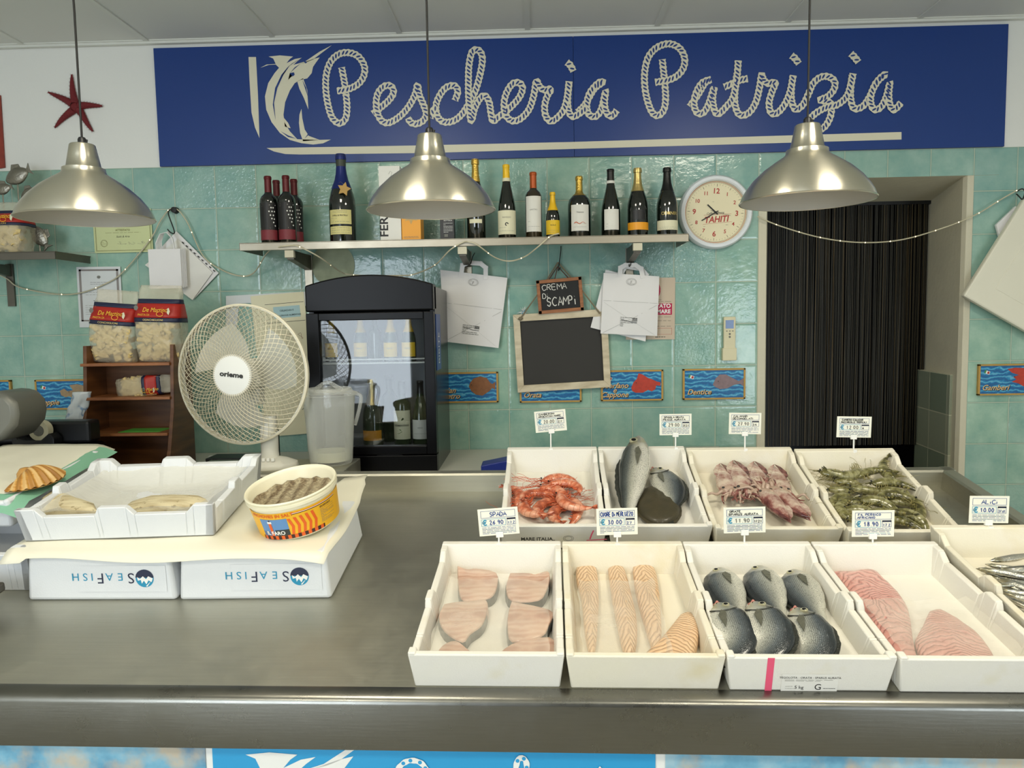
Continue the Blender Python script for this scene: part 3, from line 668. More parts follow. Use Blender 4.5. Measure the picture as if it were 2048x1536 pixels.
# scallop shell
sp = loc(CF, 66, 962, .232); X = CF @ T(sp.x, sp.y + .02, .224) @ RZ(-14) @ SC(1.3)
t = thing('scallop_shell', 'tan ribbed scallop shell lying on the cream cloth', 'shell', X)
m = NT('shell'); tc = m.n('ShaderNodeUVMap'); sx = m.n('ShaderNodeSeparateXYZ'); m.l(tc.outputs[0], sx.inputs[0])
w = m.n('ShaderNodeTexWave'); w.inputs['Scale'].default_value = 3.5; w.inputs['Distortion'].default_value = 1.5; mp = m.n('ShaderNodeMapping'); mp.inputs['Scale'].default_value = (.6, 5, 1); m.l(tc.outputs[0], mp.inputs[0]); m.l(mp.outputs[0], w.inputs[0])
M['shell'] = m.set(color=m.mix(m.noise(20, 4), m.ramp(w.outputs['Fac'], ((.2, '#8a5a20'), (.6, '#cf9a44'), (.9, '#e6c98c'))), '#b9853c'), rough=.45)
def shell(b, flip, hz):
    vs = []; fs = []; uv = []; NA, NR = 72, 14
    for j in range(NR + 1):
        for i in range(NA + 1):
            f = i / NA; a = R(-72 + 144 * f); rr = .04 + .96 * j / NR; rib = math.cos(f * 2 * math.pi * 13); rad = .080 * rr * (.86 + .14 * math.cos(a)) * (1 + .018 * rib * rr)
            z = hz * (1 - (1.7 * rr - .72) ** 2 / 1.02) * max(0, math.cos(a * 1.15)) ** .6 + .0024 * rr * rib
            vs.append((rad * math.cos(a) - .035, rad * math.sin(a) * 1.05, max(z, .0012 + .001 * rib) if not flip else max(z * .25, 0))); uv.append((f, rr))
    for j in range(NR):
        for i in range(NA): a = j * (NA + 1) + i; fs.append((a, a + 1, a + NA + 2, a + NA + 1))
    b.add(vs, fs, 'shell', None, uv)
b = MB(); shell(b, False, .036); b.build('upper_valve', t, smooth=0); b = MB(T(0, 0, -.001)); shell(b, True, .02); b.build('lower_valve', t, smooth=0)
b = MB(); b.lathe([(.0, .030), (.010, .028), (.017, .018), (.018, .006), (.014, 0)], simple('shell hinge', '#b98a48', .35), 14, T(-.034, 0, 0)); b.build('hinge', t, smooth=60)
# ---------------------------------------------------------------- anchovy tub
X = CF @ T(-.668, .590, .134) @ RX(5) @ RY(-7); t = thing('anchovy_tub', 'round white plastic tub of salted anchovies with a yellow label', 'tub', X)
b = MB(); rb, rt, hT = .108, .121, .120
b.lathe([(0, .003), (rb - .01, 0), (rb, .008), (rt - .003, hT - .02), (rt + .003, hT - .019), (rt + .003, hT - .012), (rt, hT - .010), (rt + .004, hT - .004), (rt + .002, hT), (rt - .003, hT - .002), (rt - .006, hT - .01), (rb - .008, .012), (0, .010)], simple('cream tub plastic', '#eee8cc', .35), 64); b.build('tub_body', t, smooth=50)
m = NT('salted anchovies'); n1 = m.noise(120, 4, rough=.7); w = m.n('ShaderNodeTexWave'); w.inputs['Scale'].default_value = 9; w.inputs['Distortion'].default_value = 3; m.l(m.co('Object', (1, .5, 1)), w.inputs['Vector'])
c = m.mix(.5, m.ramp(n1, ((.38, '#3d2f20'), (.5, '#84704f'), (.62, '#bfb394'))), m.ramp(w.outputs['Fac'], ((.1, '#6a563e'), (.8, '#b5a98c'))))
mt = m.set(color=c, rough=.45, normal=m.bump(n1, .8, .006))
vs = [(0, 0, .080)]; fs = []
for j in range(1, 13):
    for i in range(40):
        a = 2 * math.pi * i / 40; r_ = (rb + .0035) * j / 12 * .985; x, y = r_ * math.cos(a), r_ * math.sin(a)
        vs.append((x, y, .080 + .0035 * math.sin(x * 160 + y * 30) + .004 * noise.noise(Vector((x * 60, y * 60, 0))) + (.006 if j > 10 else 0)))
for i in range(40): fs.append((0, 1 + i, 1 + (i + 1) % 40))
for j in range(11):
    for i in range(40): a = 1 + j * 40 + i; d = 1 + j * 40 + (i + 1) % 40; fs.append((a, a + 40, d + 40, d))
b = MB(); b.add(vs, fs, mt); o = b.build('salted_anchovies', t, smooth=0); o['label'] = 'brown salted anchovies in brine'
# label wrapped on the tapered wall: x metres of arc, z height
b = MB()
def tubwarp(p):
    r_ = rb + (rt - rb) * (p.z / hT) + .0012 - p.y; a = p.x / .115 - math.pi / 2 + .38
    return Vector((r_ * math.cos(a), r_ * math.sin(a), p.z))
b.warp = tubwarp
LY = simple('label yellow', '#efb524', .35); LR = simple('label orange red', '#e2611e', .35); LD = simple('label dark', '#3a1a18', .35); LB = simple('label sky', '#5f8fc4', .35)
def grid(b, x0, z0, x1, z1, mat, y, n=10):
    for i in range(n): b.rect(x0 + (x1 - x0) * i / n, z0, x0 + (x1 - x0) * (i + 1) / n, z1, mat, y)
grid(b, -.19, .010, .19, .090, LY, 0, 40)
for i in range(20): b.rect(-.115 + i * .0092, .010, -.110 + i * .0092, .0215, LD if i % 2 == 0 else LR, -.0006); b.rect(-.1105 + i * .0092, .010, -.1058 + i * .0092, .0215, LR if i % 2 == 0 else LD, -.0006)
grid(b, -.108, .022, -.028, .072, LB, -.0006, 8); grid(b, -.068, .022, -.028, .040, simple('label tree', '#2b3234', .4), -.0009, 4); grid(b, -.108, .022, -.068, .036, simple('label sea', '#53719c', .4), -.0009, 4)
b.rect(-.082, .022, -.073, .060, LR, -.0012); b.rect(-.084, .060, -.071, .066, 'white', -.0012); b.rect(-.080, .066, -.075, .070, LD, -.0012)
for i in range(5):
    x = -.024 + i * .0155; b.poly([(x, .022), (x + .0075, .022), (x + .012, .045), (x + .0045, .045)], LR, -.0006); b.poly([(x + .0045, .045), (x + .012, .045), (x + .004, .070 + .001 * i), (x - .0035, .070 + .001 * i)], LR, -.0006)
b.text('ANCHOVIES IN SALT', -.072, .0775, .0135, LR, -.001, bold=.02); b.text('IL FARO', -.068, .0255, .0155, 'white', -.0018, bold=.03)
grid(b, -.012, .0795, .12, .0812, LD, -.0006, 12); grid(b, -.012, .082, .12, .0834, 'white', -.0006, 12); grid(b, -.012, .0835, .12, .0850, LR, -.0006, 12)
b.lines(.062, .112, .026, .068, 13, 'ink_grey', -.0008, .0009); b.lines(.062, .10, .070, .076, 2, 'ink', -.0008, .0016)
b.build('tub_label', t)
# steel foot of a scale at the very left of the counter
X = CF @ T(-1.475, .20, 0); t = thing('scale_platter', 'dull steel weighing platter at the left edge of the counter', 'scale', X)
MB().box(-.36, -.10, .045, .10, .17, .070, 'dark_steel').build('platter', t, bevel=.006); MB().box(-.32, -.06, 0, .05, .13, .045, 'black').build('foot', t, bevel=.01)
# leave the boxes clear of it
# ================================================================ PENDANT LAMPS
def mk_lamp(px, py, ptop, label):
    D = -3.6438 + 2.27; c = onY(px, py, D); zr = c.z
    t = thing('pendant_lamp', label, 'lamp', T(c.x, D, zr), 'spun aluminium pendant lamps over the counter')
    b = MB(); pr = [(.190, 0), (.189, .005), (.184, .019), (.173, .038), (.153, .064), (.122, .093), (.092, .114), (.069, .129), (.0625, .134), (.060, .140), (.0590, .149), (.0480, .154), (.042, .185), (.0355, .218), (.033, .2205), (.004, .221)]
    b.lathe(pr, 'alu', 72, caps=False); b.build('shade', t, smooth=55)
    b = MB(); b.lathe([(r - .0012, z - .0006) if r > .05 else (r * .8, z - .004) for r, z in pr], 'alu_in', 48, caps=False); b.build('inner_shade', t, smooth=50)
    b = MB(); b.lathe([(.1905, -.0015), (.1925, .001), (.1905, .0035), (.1885, .001), (.1905, -.0015)], 'alu', 72, caps=False); b.build('rim', t, smooth=60)
    b = MB(); b.lathe([(.012, .217), (.012, .235), (.009, .241), (.004, .243)], 'black', 14); b.tube([(.010, 0, .219), (.014, 0, .235)], .004, 'black'); b.build('cord_grip', t, smooth=40)
    b = MB(); b.tube([(0, 0, .238), (.0015, 0, .6), (0, 0, CEIL - zr - .0)], .0032, 'cable', 8); b.build('cord', t, smooth=60)
    b = MB(); b.lathe([(.02, .19), (.022, .17), (.016, .15), (.03, .125), (.032, .10), (.02, .075), (.002, .068)], simple('lamp bulb', '#e8e6dc', .2), 20, caps=False); b.build('bulb', t, smooth=60)
    return t
mk_lamp(174, 438, 288, 'aluminium pendant lamp hanging in front of the red starfish, leftmost of three')
mk_lamp(863, 421, 238, 'aluminium pendant lamp hanging in front of the bottle shelf, middle of three')
mk_lamp(1613, 403, 245, 'aluminium pendant lamp hanging before the doorway beside the clock, rightmost of three')

# ================================================================ WALL SHELF WITH BOTTLES
p0 = onY(478, 484, -.30); p1 = onY(1378, 469, -.30); SX0, SX1, SZ = p0.x, p1.x, (p0.z + p1.z) / 2
t = thing('wall_shelf', 'long steel wall shelf carrying the wine bottles', 'shelf', T((SX0 + SX1) / 2, 0, SZ)); hw = (SX1 - SX0) / 2
b = MB(); b.box(-hw, -.30, -.003, hw, -.004, 0, 'shelf_steel'); b.box(-hw, -.30, -.034, hw, -.297, -.003, 'shelf_steel'); b.box(-hw, -.30, -.034, -hw + .003, -.01, -.003, 'shelf_steel'); b.box(hw - .003, -.30, -.034, hw, -.01, -.003, 'shelf_steel')
b.box(-hw, -.297, -.034, hw, -.28, -.031, 'shelf_steel'); b.build('board', t, bevel=.001)
for px in (617, 936, 1259):
    x = onY(px, 540, -.01).x - (SX0 + SX1) / 2
    b = MB(); b.box(x - .018, -.012, -.22, x + .018, -.002, -.03, 'shelf_steel'); b.build('bracket_rail', t, bevel=.001)
    b = MB(); b.prism([(-.278, -.035), (-.278, -.075), (-.012, -.105), (-.012, -.035)], x - .016, x + .016, 'dark_steel', 'x'); b.box(x - .02, -.296, -.068, x + .02, -.27, -.036, 'plaster'); b.build('bracket_arm', t, bevel=.001)
BOTG = 'dark bottle glass'
m = NT(BOTG); M['glass_dark'] = m.set(color='#0c120c', rough=.06, coat=.5, spec=.7)
m = NT('brown bottle glass'); M['glass_brown'] = m.set(color='#2a2210', rough=.06, coat=.5, spec=.7)
FOIL = {k: simple('foil ' + k, c, .35, mt) for k, c, mt in (('maroon', '#5e1218', .2), ('navy', '#1a2a6e', .3), ('yellow', '#f0c020', .1), ('copper', '#b0521e', .3), ('black', '#0c0c0d', .1))}
FOIL['gold'] = M['gold']; FOIL['pale'] = M['pale_gold']
def prof(kind, r, h):
    if kind == 'bord': q = [(.0, 0), (.93, 0), (1, .012), (1, .62), (.97, .655), (.80, .70), (.50, .735), (.40, .76), (.385, .80), (.38, .95), (.42, .955), (.42, .985), (.36, 1), (0, 1)]
    elif kind == 'champ': q = [(0, 0), (.93, 0), (1, .012), (1, .40), (.97, .48), (.86, .56), (.68, .64), (.50, .71), (.40, .78), (.345, .86), (.33, .93), (.40, .935), (.40, .965), (.35, 1), (0, 1)]
    elif kind == 'rhine': q = [(0, 0), (.93, 0), (1, .012), (1, .36), (.96, .44), (.84, .53), (.66, .63), (.50, .72), (.40, .80), (.36, .88), (.35, .96), (.38, .965), (.38, .99), (.33, 1), (0, 1)]
    elif kind == 'squat': q = [(0, 0), (.93, 0), (1, .02), (1.0, .46), (.99, .54), (.90, .62), (.62, .68), (.36, .72), (.29, .76), (.27, .93), (.32, .935), (.32, .975), (.27, 1), (0, 1)]
    return [(a * r, b_ * h) for a, b_ in q]
def rad_at(P, z):
    for (a, b_), (c, d) in zip(P[1:], P[2:]):
        if b_ <= z <= d and d > b_: return a + (c - a) * (z - b_) / (d - b_)
    return P[1][0]
def bottle(name, X, kind, r, h, label, cat='bottle', glass='glass_dark', foil=None, f0=.75, labels=(), group=None, band=None):
    t = thing(name, label, cat, X, group); P = prof(kind, r, h)
    b = MB(); b.lathe(P, glass, 32, caps=False); b.build('glass', t, smooth=40)
    if foil:
        z0 = f0 * h; n = 10; Q = [(rad_at(P, z0) + .0006, z0)] + [(a + .0008, c + .0004) for a, c in P if c > z0]
        b = MB(); b.lathe(Q, foil if not isinstance(foil, str) else FOIL[foil], 24, caps=False); b.build('foil', t, smooth=40)
    if band:
        z0, z1, mt = band; b = MB(); b.lathe([(rad_at(P, z0 * h) + .0013, z0 * h), (rad_at(P, z1 * h) + .0013, z1 * h)], mt, 24, caps=False); b.build('neck_band', t, smooth=40)
    for L in labels:
        z0, z1, wa, mt, fn = L; z0 *= h; z1 *= h; b = MB()
        b.warp = lambda p: Vector(((r + .0006 - p.y) * math.sin(p.x / r), -(r + .0006 - p.y) * math.cos(p.x / r), p.z))
        if callable(z1): pass
        n = 14; w = r * R(wa)
        for i in range(n): b.rect(-w / 2 + w * i / n, z0, -w / 2 + w * (i + 1) / n, z1, mt)
        if fn: fn(b, w, z0, z1)
        b.build('label', t, smooth=40)
    return t
SHB = []
def on_shelf(px, ytop, Y): p = onY(px, ytop, Y); return T(p.x, Y, SZ + .0005), p.z - SZ
def L_red(b, w, z0, z1):
    H = z1 - z0
    for i in range(16): b.rect(-w / 2 + w * i / 16, z0, -w / 2 + w * (i + 1) / 16, z0 + H * .27, 'maroon_l', -.0003)
    b.rect(-w * .38, z0 + H * .30, w * .15, z0 + H * .325, 'label_cream', -.0004); b.rect(-w * .45, z0 + H * .235, w * .42, z0 + H * .25, 'label_cream', -.0005)
    for (x, z) in ((.24, .86), (.34, .86), (.14, .76), (.28, .76), (.40, .76), (.20, .66), (.34, .66), (.26, .57), (.38, .56), (.34, .47), (.42, .38)):
        b.poly([(w * x * .9 + .0032 * math.cos(a), z0 + H * z + .0036 * math.sin(a)) for a in [k * math.pi / 4 for k in range(8)]], 'white', -.0005)
    b.rect(w * .14, z0 + H * .92, w * .42, z0 + H * .94, 'white', -.0005)
    b.stroke([(-w * .2 + .007 * math.cos(a / 2), z0 + H * .93 + .007 * math.sin(a / 2)) for a in range(13)], .0006, 'ink_grey', -.0005)
M['maroon_l'] = simple('maroon label', '#7c2a33', .5); M['black_l'] = simple('black label', '#1b1a1b', .45)
X, h = on_shelf(535, 353, -.22); 
red0 = bottle('wine_bottle', X, 'bord', .039, h, 'red wine bottle with maroon capsule, leftmost on the shelf, in front', foil='maroon', f0=.76, labels=[(.05, .60, 150, 'black_l', L_red)], group='four alike red wine bottles at the left end of the shelf')
for px, yt, Y, lb in ((571, 352, -.225, 'red wine bottle with maroon capsule and full dotted label, second from the left in front'), (552, 359, -.12, 'red wine bottle mostly hidden behind the two front red bottles'), (587, 358, -.135, 'red wine bottle standing behind, rightmost of the four maroon-capped bottles')):
    X, h2 = on_shelf(px, yt, Y); copy_tree(red0, X, lb)
def L_mag(b, w, z0, z1):
    H = z1 - z0; b.text('OVELLI & FRATELLI', 0, z0 + H * .55, .0085, 'ink', -.0005, bold=.02); b.lines(-w * .4, w * .4, z0 + H * .1, z0 + H * .45, 3, 'ink_grey', -.0005); b.lines(-w * .3, w * .3, z0 + H * .75, z0 + H * .95, 2, 'ink_grey', -.0005)
X, h = on_shelf(681, 309, -.2)
M['label_gold'] = simple('label antique gold', '#d9cf8c', .5)
mag = bottle('champagne_bottle', X, 'champ', .060, h, 'large sparkling wine bottle with a blue patterned neck and cream label', foil='navy', f0=.60, labels=[(.20, .36, 105, 'label_gold', L_mag), (.085, .175, 105, 'label_gold', lambda b, w, z0, z1: b.lines(-w * .4, w * .4, z0 + .003, z1 - .003, 3, 'ink_grey', -.0005))], band=(.86, .985, simple('dark green foil', '#3c4236', .5)))
def star(r, ri, n=5, a0=90): return [((r if k % 2 == 0 else ri) * math.cos(R(a0 + k * 180 / n)), (r if k % 2 == 0 else ri) * math.sin(R(a0 + k * 180 / n))) for k in range(2 * n)]
p = onY(688, 378, -.265); b = MB(); q = star(.032, .017, 5, 75); b.prism(q, 0, .004, 'ply', 'y'); b.tube([(0, .002, .02), (-.02, .02, .036), (-.045, .04, .02)], .0008, 'rope', 4); o = b.build('star_tag', mw=T(p.x, -.265, p.z), bevel=.001); tag(o, 'small wooden star hanging from the neck of the large blue-necked bottle', 'ornament')
# boxes
p = onY(761, 474, -.24); q = onY(803, 474, -.24); zt = onY(762, 332, -.24).z - SZ
M['card_white'] = simple('white carton', '#e4e2d8', .5)
t = thing('bottle_box', 'tall white gift box with black upright lettering', 'box', T(p.x, -.24, SZ)); w = q.x - p.x
b = MB(); b.box(0, 0, 0, w, .10, zt, 'card_white'); b.build('carton', t, bevel=.001)
b = MB(); U = T(w * .37, -.0008, zt * .03) @ RY(-90); b.text('FERRARI', .012, 0, .052, 'ink', 0, 'l', bold=.02, X=U @ T(0, 0, -.0), sxx=1.10); b.stroke([(zt * .86, -.01), (zt * .9, -.018), (zt * .88, -.026), (zt * .83, -.02)], .0012, 'ink_grey', 0, U); b.build('printed_name', t)
p2 = onY(804, 474, -.245); q2 = onY(842, 474, -.245); w = q2.x - p2.x
t = thing('gift_box', 'orange carton with a pale star, beside the white gift box', 'box', T(p2.x, -.245, SZ))
MB().box(0, 0, 0, w, .10, .20, 'orange').build('carton', t, bevel=.001)
b = MB(); b.poly([(w / 2 + a * 1.1, .105 + c * 1.1) for a, c in star(.030, .015, 6)], simple('star print', '#c9a566', .6), -.0008); b.lines(.01, w - .01, .012, .02, 2, 'ink_grey', -.0008); b.build('star_print', t)
p3 = onY(881, 472, -.2); q3 = onY(909, 472, -.2); w = q3.x - p3.x
t = thing('carton', 'small black carton with white print under the middle lamp', 'box', T(p3.x, -.21, SZ))
MB().box(0, 0, 0, w, .06, .17, 'black_l').build('carton_body', t, bevel=.001)
b = MB(); b.text('BOTTEGA', w * .58, .088, .0085, 'white', -.0008); b.lines(w * .25, w * .9, .035, .082, 7, 'white', -.0008, .0014); b.rect(w * .3, .018, w * .55, .03, 'ink_grey', -.0008); b.build('print', t)
def plain(txt, sz=.008, zc=.6, mt='ink', extra=None):
    def f(b, w, z0, z1):
        H = z1 - z0; b.text(txt, 0, z0 + H * zc, sz, mt, -.0005); b.lines(-w * .35, w * .35, z0 + H * .08, z0 + H * .35, 2, 'ink_grey', -.0005, .0008)
        if extra: extra(b, w, z0, z1)
    return f
def L_snake(b, w, z0, z1):
    H = z1 - z0; b.stroke([(-w * .3 + w * .6 * k / 12, z0 + H * .30 + .004 * math.sin(k * .9)) for k in range(13)], lambda t_: .004 * (1 - t_) + .001, simple('salmon print', '#c8643c', .5), -.0006)
def L_mark(b, w, z0, z1):
    H = z1 - z0; b.stroke([(.006 * math.cos(k / 3), z0 + H * .42 + .006 * math.sin(k / 3)) for k in range(15)], .004, 'ink', -.0006)
specs = [(950, 319, -.2, 'champ', .043, 'gold', .72, [(.30, .52, 150, 'label_white', plain('CASTELLANA', .0075)), (.20, .25, 80, 'label_cream', None)], 'sparkling wine bottle with crinkled gold foil just right of the middle lamp', 'glass_dark', None),
 (1012, 330, -.2, 'rhine', .041, 'yellow', .82, [(.06, .38, 150, 'label_cream', plain('RAVIZZO', .009, .68, 'ink_grey', L_mark))], 'slender wine bottle with a plain yellow capsule and cream label', 'glass_dark', (.775, .82, 'label_cream')),
 (1066, 345, -.2, 'bord', .038, 'copper', .76, [(.10, .63, 120, 'label_white', plain('LINSTRO', .0085, .60, 'ink_grey'))], 'amber wine bottle with copper capsule and tall white label', 'glass_brown', None),
 (1105, 385, -.22, 'champ', .031, 'yellow', .60, [(.07, .38, 150, 'yellow', plain('REALE', .009, .6))], 'small sparkling wine bottle with yellow neck and yellow label', 'glass_dark', None),
 (1158, 353, -.2, 'squat', .052, 'gold', .68, [(.10, .52, 95, 'label_white', plain('Vesuvo', .011, .68, 'ink', L_snake))], 'squat broad-shouldered bottle with gold foil and a white label bearing a red lizard', 'glass_dark', None),
 (1221, 339, -.2, 'rhine', .043, 'black', .84, [(.10, .40, 95, 'label_white', plain('', .007))], 'dark wine bottle with black capsule, white neck band and slanted white label', 'glass_dark', (.79, .83, 'label_white')),
 (1275, 337, -.2, 'champ', .047, 'pale', .66, [(.09, .20, 150, 'orange', None), (.24, .38, 70, 'black_l', None)], 'sparkling wine bottle with pale gold neck and orange label', 'glass_dark', None),
 (1334, 336, -.2, 'champ', .047, 'black', .66, [(.08, .22, 150, 'label_cream', plain('', .006))], 'all dark sparkling bottle with black neck and cream label, rightmost on the shelf', 'glass_dark', None)]
for px, yt, Y, kind, r, foil, f0, labs, lab, gl, band in specs:
    X, h = on_shelf(px, yt, Y); t = bottle('wine_bottle', X, kind, r, h, lab, glass=gl, foil=foil, f0=f0, labels=labs, band=band)
    if px == 1334:
        b = MB(); b.warp = lambda p: Vector(((r + .0006) * math.sin(p.x / r), -(r + .0006) * math.cos(p.x / r), p.z)); b.text('CORNER', .004, .30 * h, .019, 'pale_gold', 0, bold=.02); b.build('printed_name', t)

# ================================================================ CLOCK
c = onY(1432, 424, -.03); X = T(c.x, 0, c.z); t = thing('wall_clock', 'round white wall clock with red numerals', 'clock', X); r = .172
b = MB(RX(90)); b.lathe([(r - .004, .001), (r, .004), (r, .030), (r - .008, .040), (r - .020, .042), (r - .026, .036), (r - .026, .018), (.01, .018)], simple('clock case', '#e6eaec', .35), 72, caps=False); b.build('case', t, smooth=40)
b = MB(RX(90)); b.lathe([(0, .0195), (r - .025, .0195)], simple('clock face', '#eadfba', .5), 72, caps=False)
for ra, wd, mt in ((r - .029, .0018, 'red'), (r - .034, .0010, 'ink')): b.lathe([(ra - wd, .0200), (ra, .0200)], mt, 72, caps=False)
b.X = RY(3.5)
for k in range(60):
    a = R(6 * k); l = .012 if k % 5 == 0 else .006; r0 = r - .040
    b.stroke([((r0 - l) * math.sin(a), (r0 - l) * math.cos(a)), (r0 * math.sin(a), r0 * math.cos(a))], .0016 if k % 5 == 0 else .0008, 'ink', -.0203)
for k in range(1, 13):
    a = R(30 * k); sz = .034 if k % 3 == 0 else .024; rr = .100; b.text(str(k), rr * math.sin(a), rr * math.cos(a) - sz * .36, sz, 'red', -.0203, bold=.02)
b.X = RY(-3); b.text('TAHITI', .006, -.046, .040, 'red', -.0204, shear=.25, bold=.025, sxx=.92); b.stroke([(-.062, -.052), (.074, -.049)], .001, 'red', -.0204); b.stroke([(-.055, -.010), (.074, -.012)], .001, 'red', -.0204)
b.text('Caffe Borbone', .0, -.008, .014, 'ink', -.0204, shear=.3); b.lines(.045, .075, -.064, -.060, 1, 'ink', -.0204); b.lines(-.06, -.03, -.066, -.058, 1, 'ink', -.0204); b.lines(-.012, .008, .048, .052, 1, 'ink_grey', -.0204)
b.build('dial', t)
b = MB(); b.stroke([(.010, -.010), (-.038, .036)], .006, 'ink', -.024); b.build('hour_hand', t, solid=.001)
b = MB(); b.stroke([(.012, .006), (-.066, -.038)], .0045, 'ink', -.026); b.build('minute_hand', t, solid=.001)
b = MB(); b.stroke([(-.026, .008), (.07, -.018)], .0012, 'ink', -.028); b.lathe([(.004, .022), (.004, .029), (0, .029)], 'ink', 12, RX(90)); b.build('second_hand', t)

# ================================================================ FISH PLAQUES
FL_ = {}
def flagm(b, x, z, s):
    U = T(x, 0, z) @ RY(20)
    b.rect(-1.1 * s, -.55 * s, -.4 * s, .6 * s, simple('flag green', '#3f8a4a', .5) if 'flag green' not in bpy.data.materials else bpy.data.materials['flag green'], -.0012, U); b.rect(-.5 * s, -.6 * s, .9 * s, .55 * s, 'white', -.0013, U); b.rect(.0, -.45 * s, .75 * s, .4 * s, 'red', -.0014, U)
FC = {k: simple('fish paint ' + k, c, .5, var=.5, vscale=60) for k, c in (('brown', '#9a6234'), ('red', '#d2432c'), ('grey', '#9a8286'), ('tan', '#b59a74'), ('pink', '#d9a0ac'))}
SHAPES = {'round': [(-.05, 0), (-.045, .012), (-.03, .028), (0, .036), (.03, .030), (.045, .012), (.055, .008), (.068, .016), (.066, -.014), (.055, -.006), (.04, -.018), (.01, -.034), (-.02, -.030), (-.04, -.016)],
 'scorfano': [(-.06, -.012), (-.05, .008), (-.035, .020), (-.028, .04), (-.012, .036), (0, .030), (.015, .022), (.03, .018), (.05, .010), (.068, .006), (.068, -.006), (.05, -.004), (.045, -.018), (.03, -.026), (.015, -.020), (-.01, -.030), (-.04, -.030), (-.055, -.024)],
 'dentice': [(-.062, -.006), (-.050, .016), (-.032, .030), (-.005, .030), (.025, .016), (.050, .006), (.062, .010), (.080, .024), (.070, .004), (.076, -.016), (.056, -.004), (.03, -.008), (.0, -.020), (-.03, -.022), (-.052, -.014)],
 'seppia': [(-.08, .010), (-.06, .018), (-.045, .008), (-.02, .012), (-.035, .03), (0, .034), (.03, .028), (.045, .010), (.05, -.012), (.03, -.026), (.0, -.028), (-.02, -.018), (-.04, -.010), (-.055, -.014), (-.075, -.006)],
 'gamberi': [(-.07, .034), (-.04, .038), (.02, .036), (.05, .02), (.05, -.02), (.03, -.034), (.0, -.028), (-.02, -.018), (-.05, -.012), (-.03, -.004), (-.045, .006), (-.02, .012), (-.05, .02)]}
def plaque(px, py, words, shp, col, label):
    c = onY(px, py, -.012); X = T(c.x, 0, c.z); t = thing('fish_plaque', label, 'plaque', X, 'painted fish plaques along the tiled wall'); w, h = .150, .0745
    b = MB(); 
    for x0, z0, x1, z1 in ((-w, -h, w, -h + .008), (-w, h - .008, w, h), (-w, -h, -w + .009, h), (w - .009, -h, w, h)): b.box(x0, -.016, z0, x1, -.001, z1, 'ply')
    b.build('frame', t, bevel=.001)
    b = MB(); b.box(-w + .008, -.013, -h + .007, w - .008, -.002, h - .007, 'sea'); b.add([(0, 0, 0)], [], 'sea'); flagm(MBoff(b, -.0125), -.108, .036, .013)
    z = -.050 if len(words) == 1 else (-.026 if len(words) == 2 else -.012)
    OR = M['gold_text']
    for wd in words: b.text(wd, -.126 if len(words) == 1 else -.080, z - .0015, .036, 'ink', -.0135, 'l' if len(words) == 1 else 'c', shear=.35, bold=.03); b.text(wd, -.128 if len(words) == 1 else -.082, z + .001, .036, OR, -.0142, 'l' if len(words) == 1 else 'c', shear=.35, bold=.008); z -= .028 if len(words) == 2 else .022
    b.build('painted_sea', t)
    if shp:
        b = MB(T(.062, 0, .005)); tess(b, [(a * 1.1, c_ * 1.35) for a, c_ in SHAPES[shp]], FC[col], -.0142); b.poly([(-.042 + .0025 * math.cos(k), .008 + .0025 * math.sin(k)) for k in range(6)], 'ink', -.0150)
        b.build('painted_fish', t)
    return t
def MBoff(b, y):
    class P_:
        def rect(s, x0, z0, x1, z1, mat, yy, X=None): b.rect(x0, z0, x1, z1, mat, y + yy, X)
    return P_()
M['gold_text'] = simple('gold lettering', '#e6bf86', .5)
plaque(-36, 791, [''], None, 'red', 'blue fish plaque cut off at the left edge of the picture')
plaque(131, 789, ['Seppie'], 'seppia', 'tan', 'blue plaque lettered Seppie with a cuttlefish')
plaque(935, 775, ['San', 'Pietro'], 'round', 'brown', 'blue plaque with a round brown fish beside the fridge')
plaque(1101, 774, ['Orata'], None, 'grey', 'blue plaque mostly covered by the large blackboard')
plaque(1264, 771, ['Scorfano', 'e', 'Cappone'], 'scorfano', 'red', 'blue plaque with a red spiny fish')
plaque(1428, 768, ['Dentice'], 'dentice', 'grey', 'blue plaque lettered Dentice with a grey pink fish')
plaque(2020, 759, ['Gamberi'], 'gamberi', 'red', 'blue plaque lettered Gamberi with red prawns, right of the doorway')

# ================================================================ BLACKBOARDS
c = onY(1124, 702, -.03)
t = thing('blackboard', 'large empty blackboard in a limed wood frame', 'blackboard', T(c.x, 0, c.z) @ RY(-2.4)); w, h = .225, .188
t.matrix_world = T(c.x, -.012, c.z) @ RY(-2.6)
b = MB(); b.box(-w + .02, -.010, -h + .02, w - .02, -.002, h - .02, 'slate'); b.build('slate', t)
b = MB()
for q in ([(-w, h), (w, h), (w - .032, h - .034), (-w + .032, h - .034)], [(-w, -h), (w, -h), (w - .032, -h + .034), (-w + .032, -h + .034)], [(-w, -h), (-w, h), (-w + .032, h - .034), (-w + .032, -h + .034)], [(w, -h), (w, h), (w - .032, h - .034), (w - .032, -h + .034)]): b.prism(q, -.024, -.001, 'limed', 'y')
b.build('frame', t, bevel=.0015)
b = MB(); zt = h - .02; hk = (1118 - 1124) / 410
top = (.005, -.012, h + .235); b.tube([(-w + .035, -.03, zt), (-.10, -.03, h + .09), top], .0035, 'rope', 6); b.tube([(w - .035, -.03, zt), (.10, -.03, h + .11), top], .0035, 'rope', 6); b.tube([(-w + .028, -.034, zt + .003), (-w + .036, -.036, zt - .004), (-w + .042, -.034, zt + .004)], .008, 'rope', 8); b.build('hanging_rope', t, smooth=60)
c2 = onY(1120, 591, -.045); t = thing('chalk_sign', 'small blackboard in a honey wood frame chalked with the dish of the day', 'sign', T(c2.x, -.040, c2.z) @ RY(-4)); w, h = .108, .080
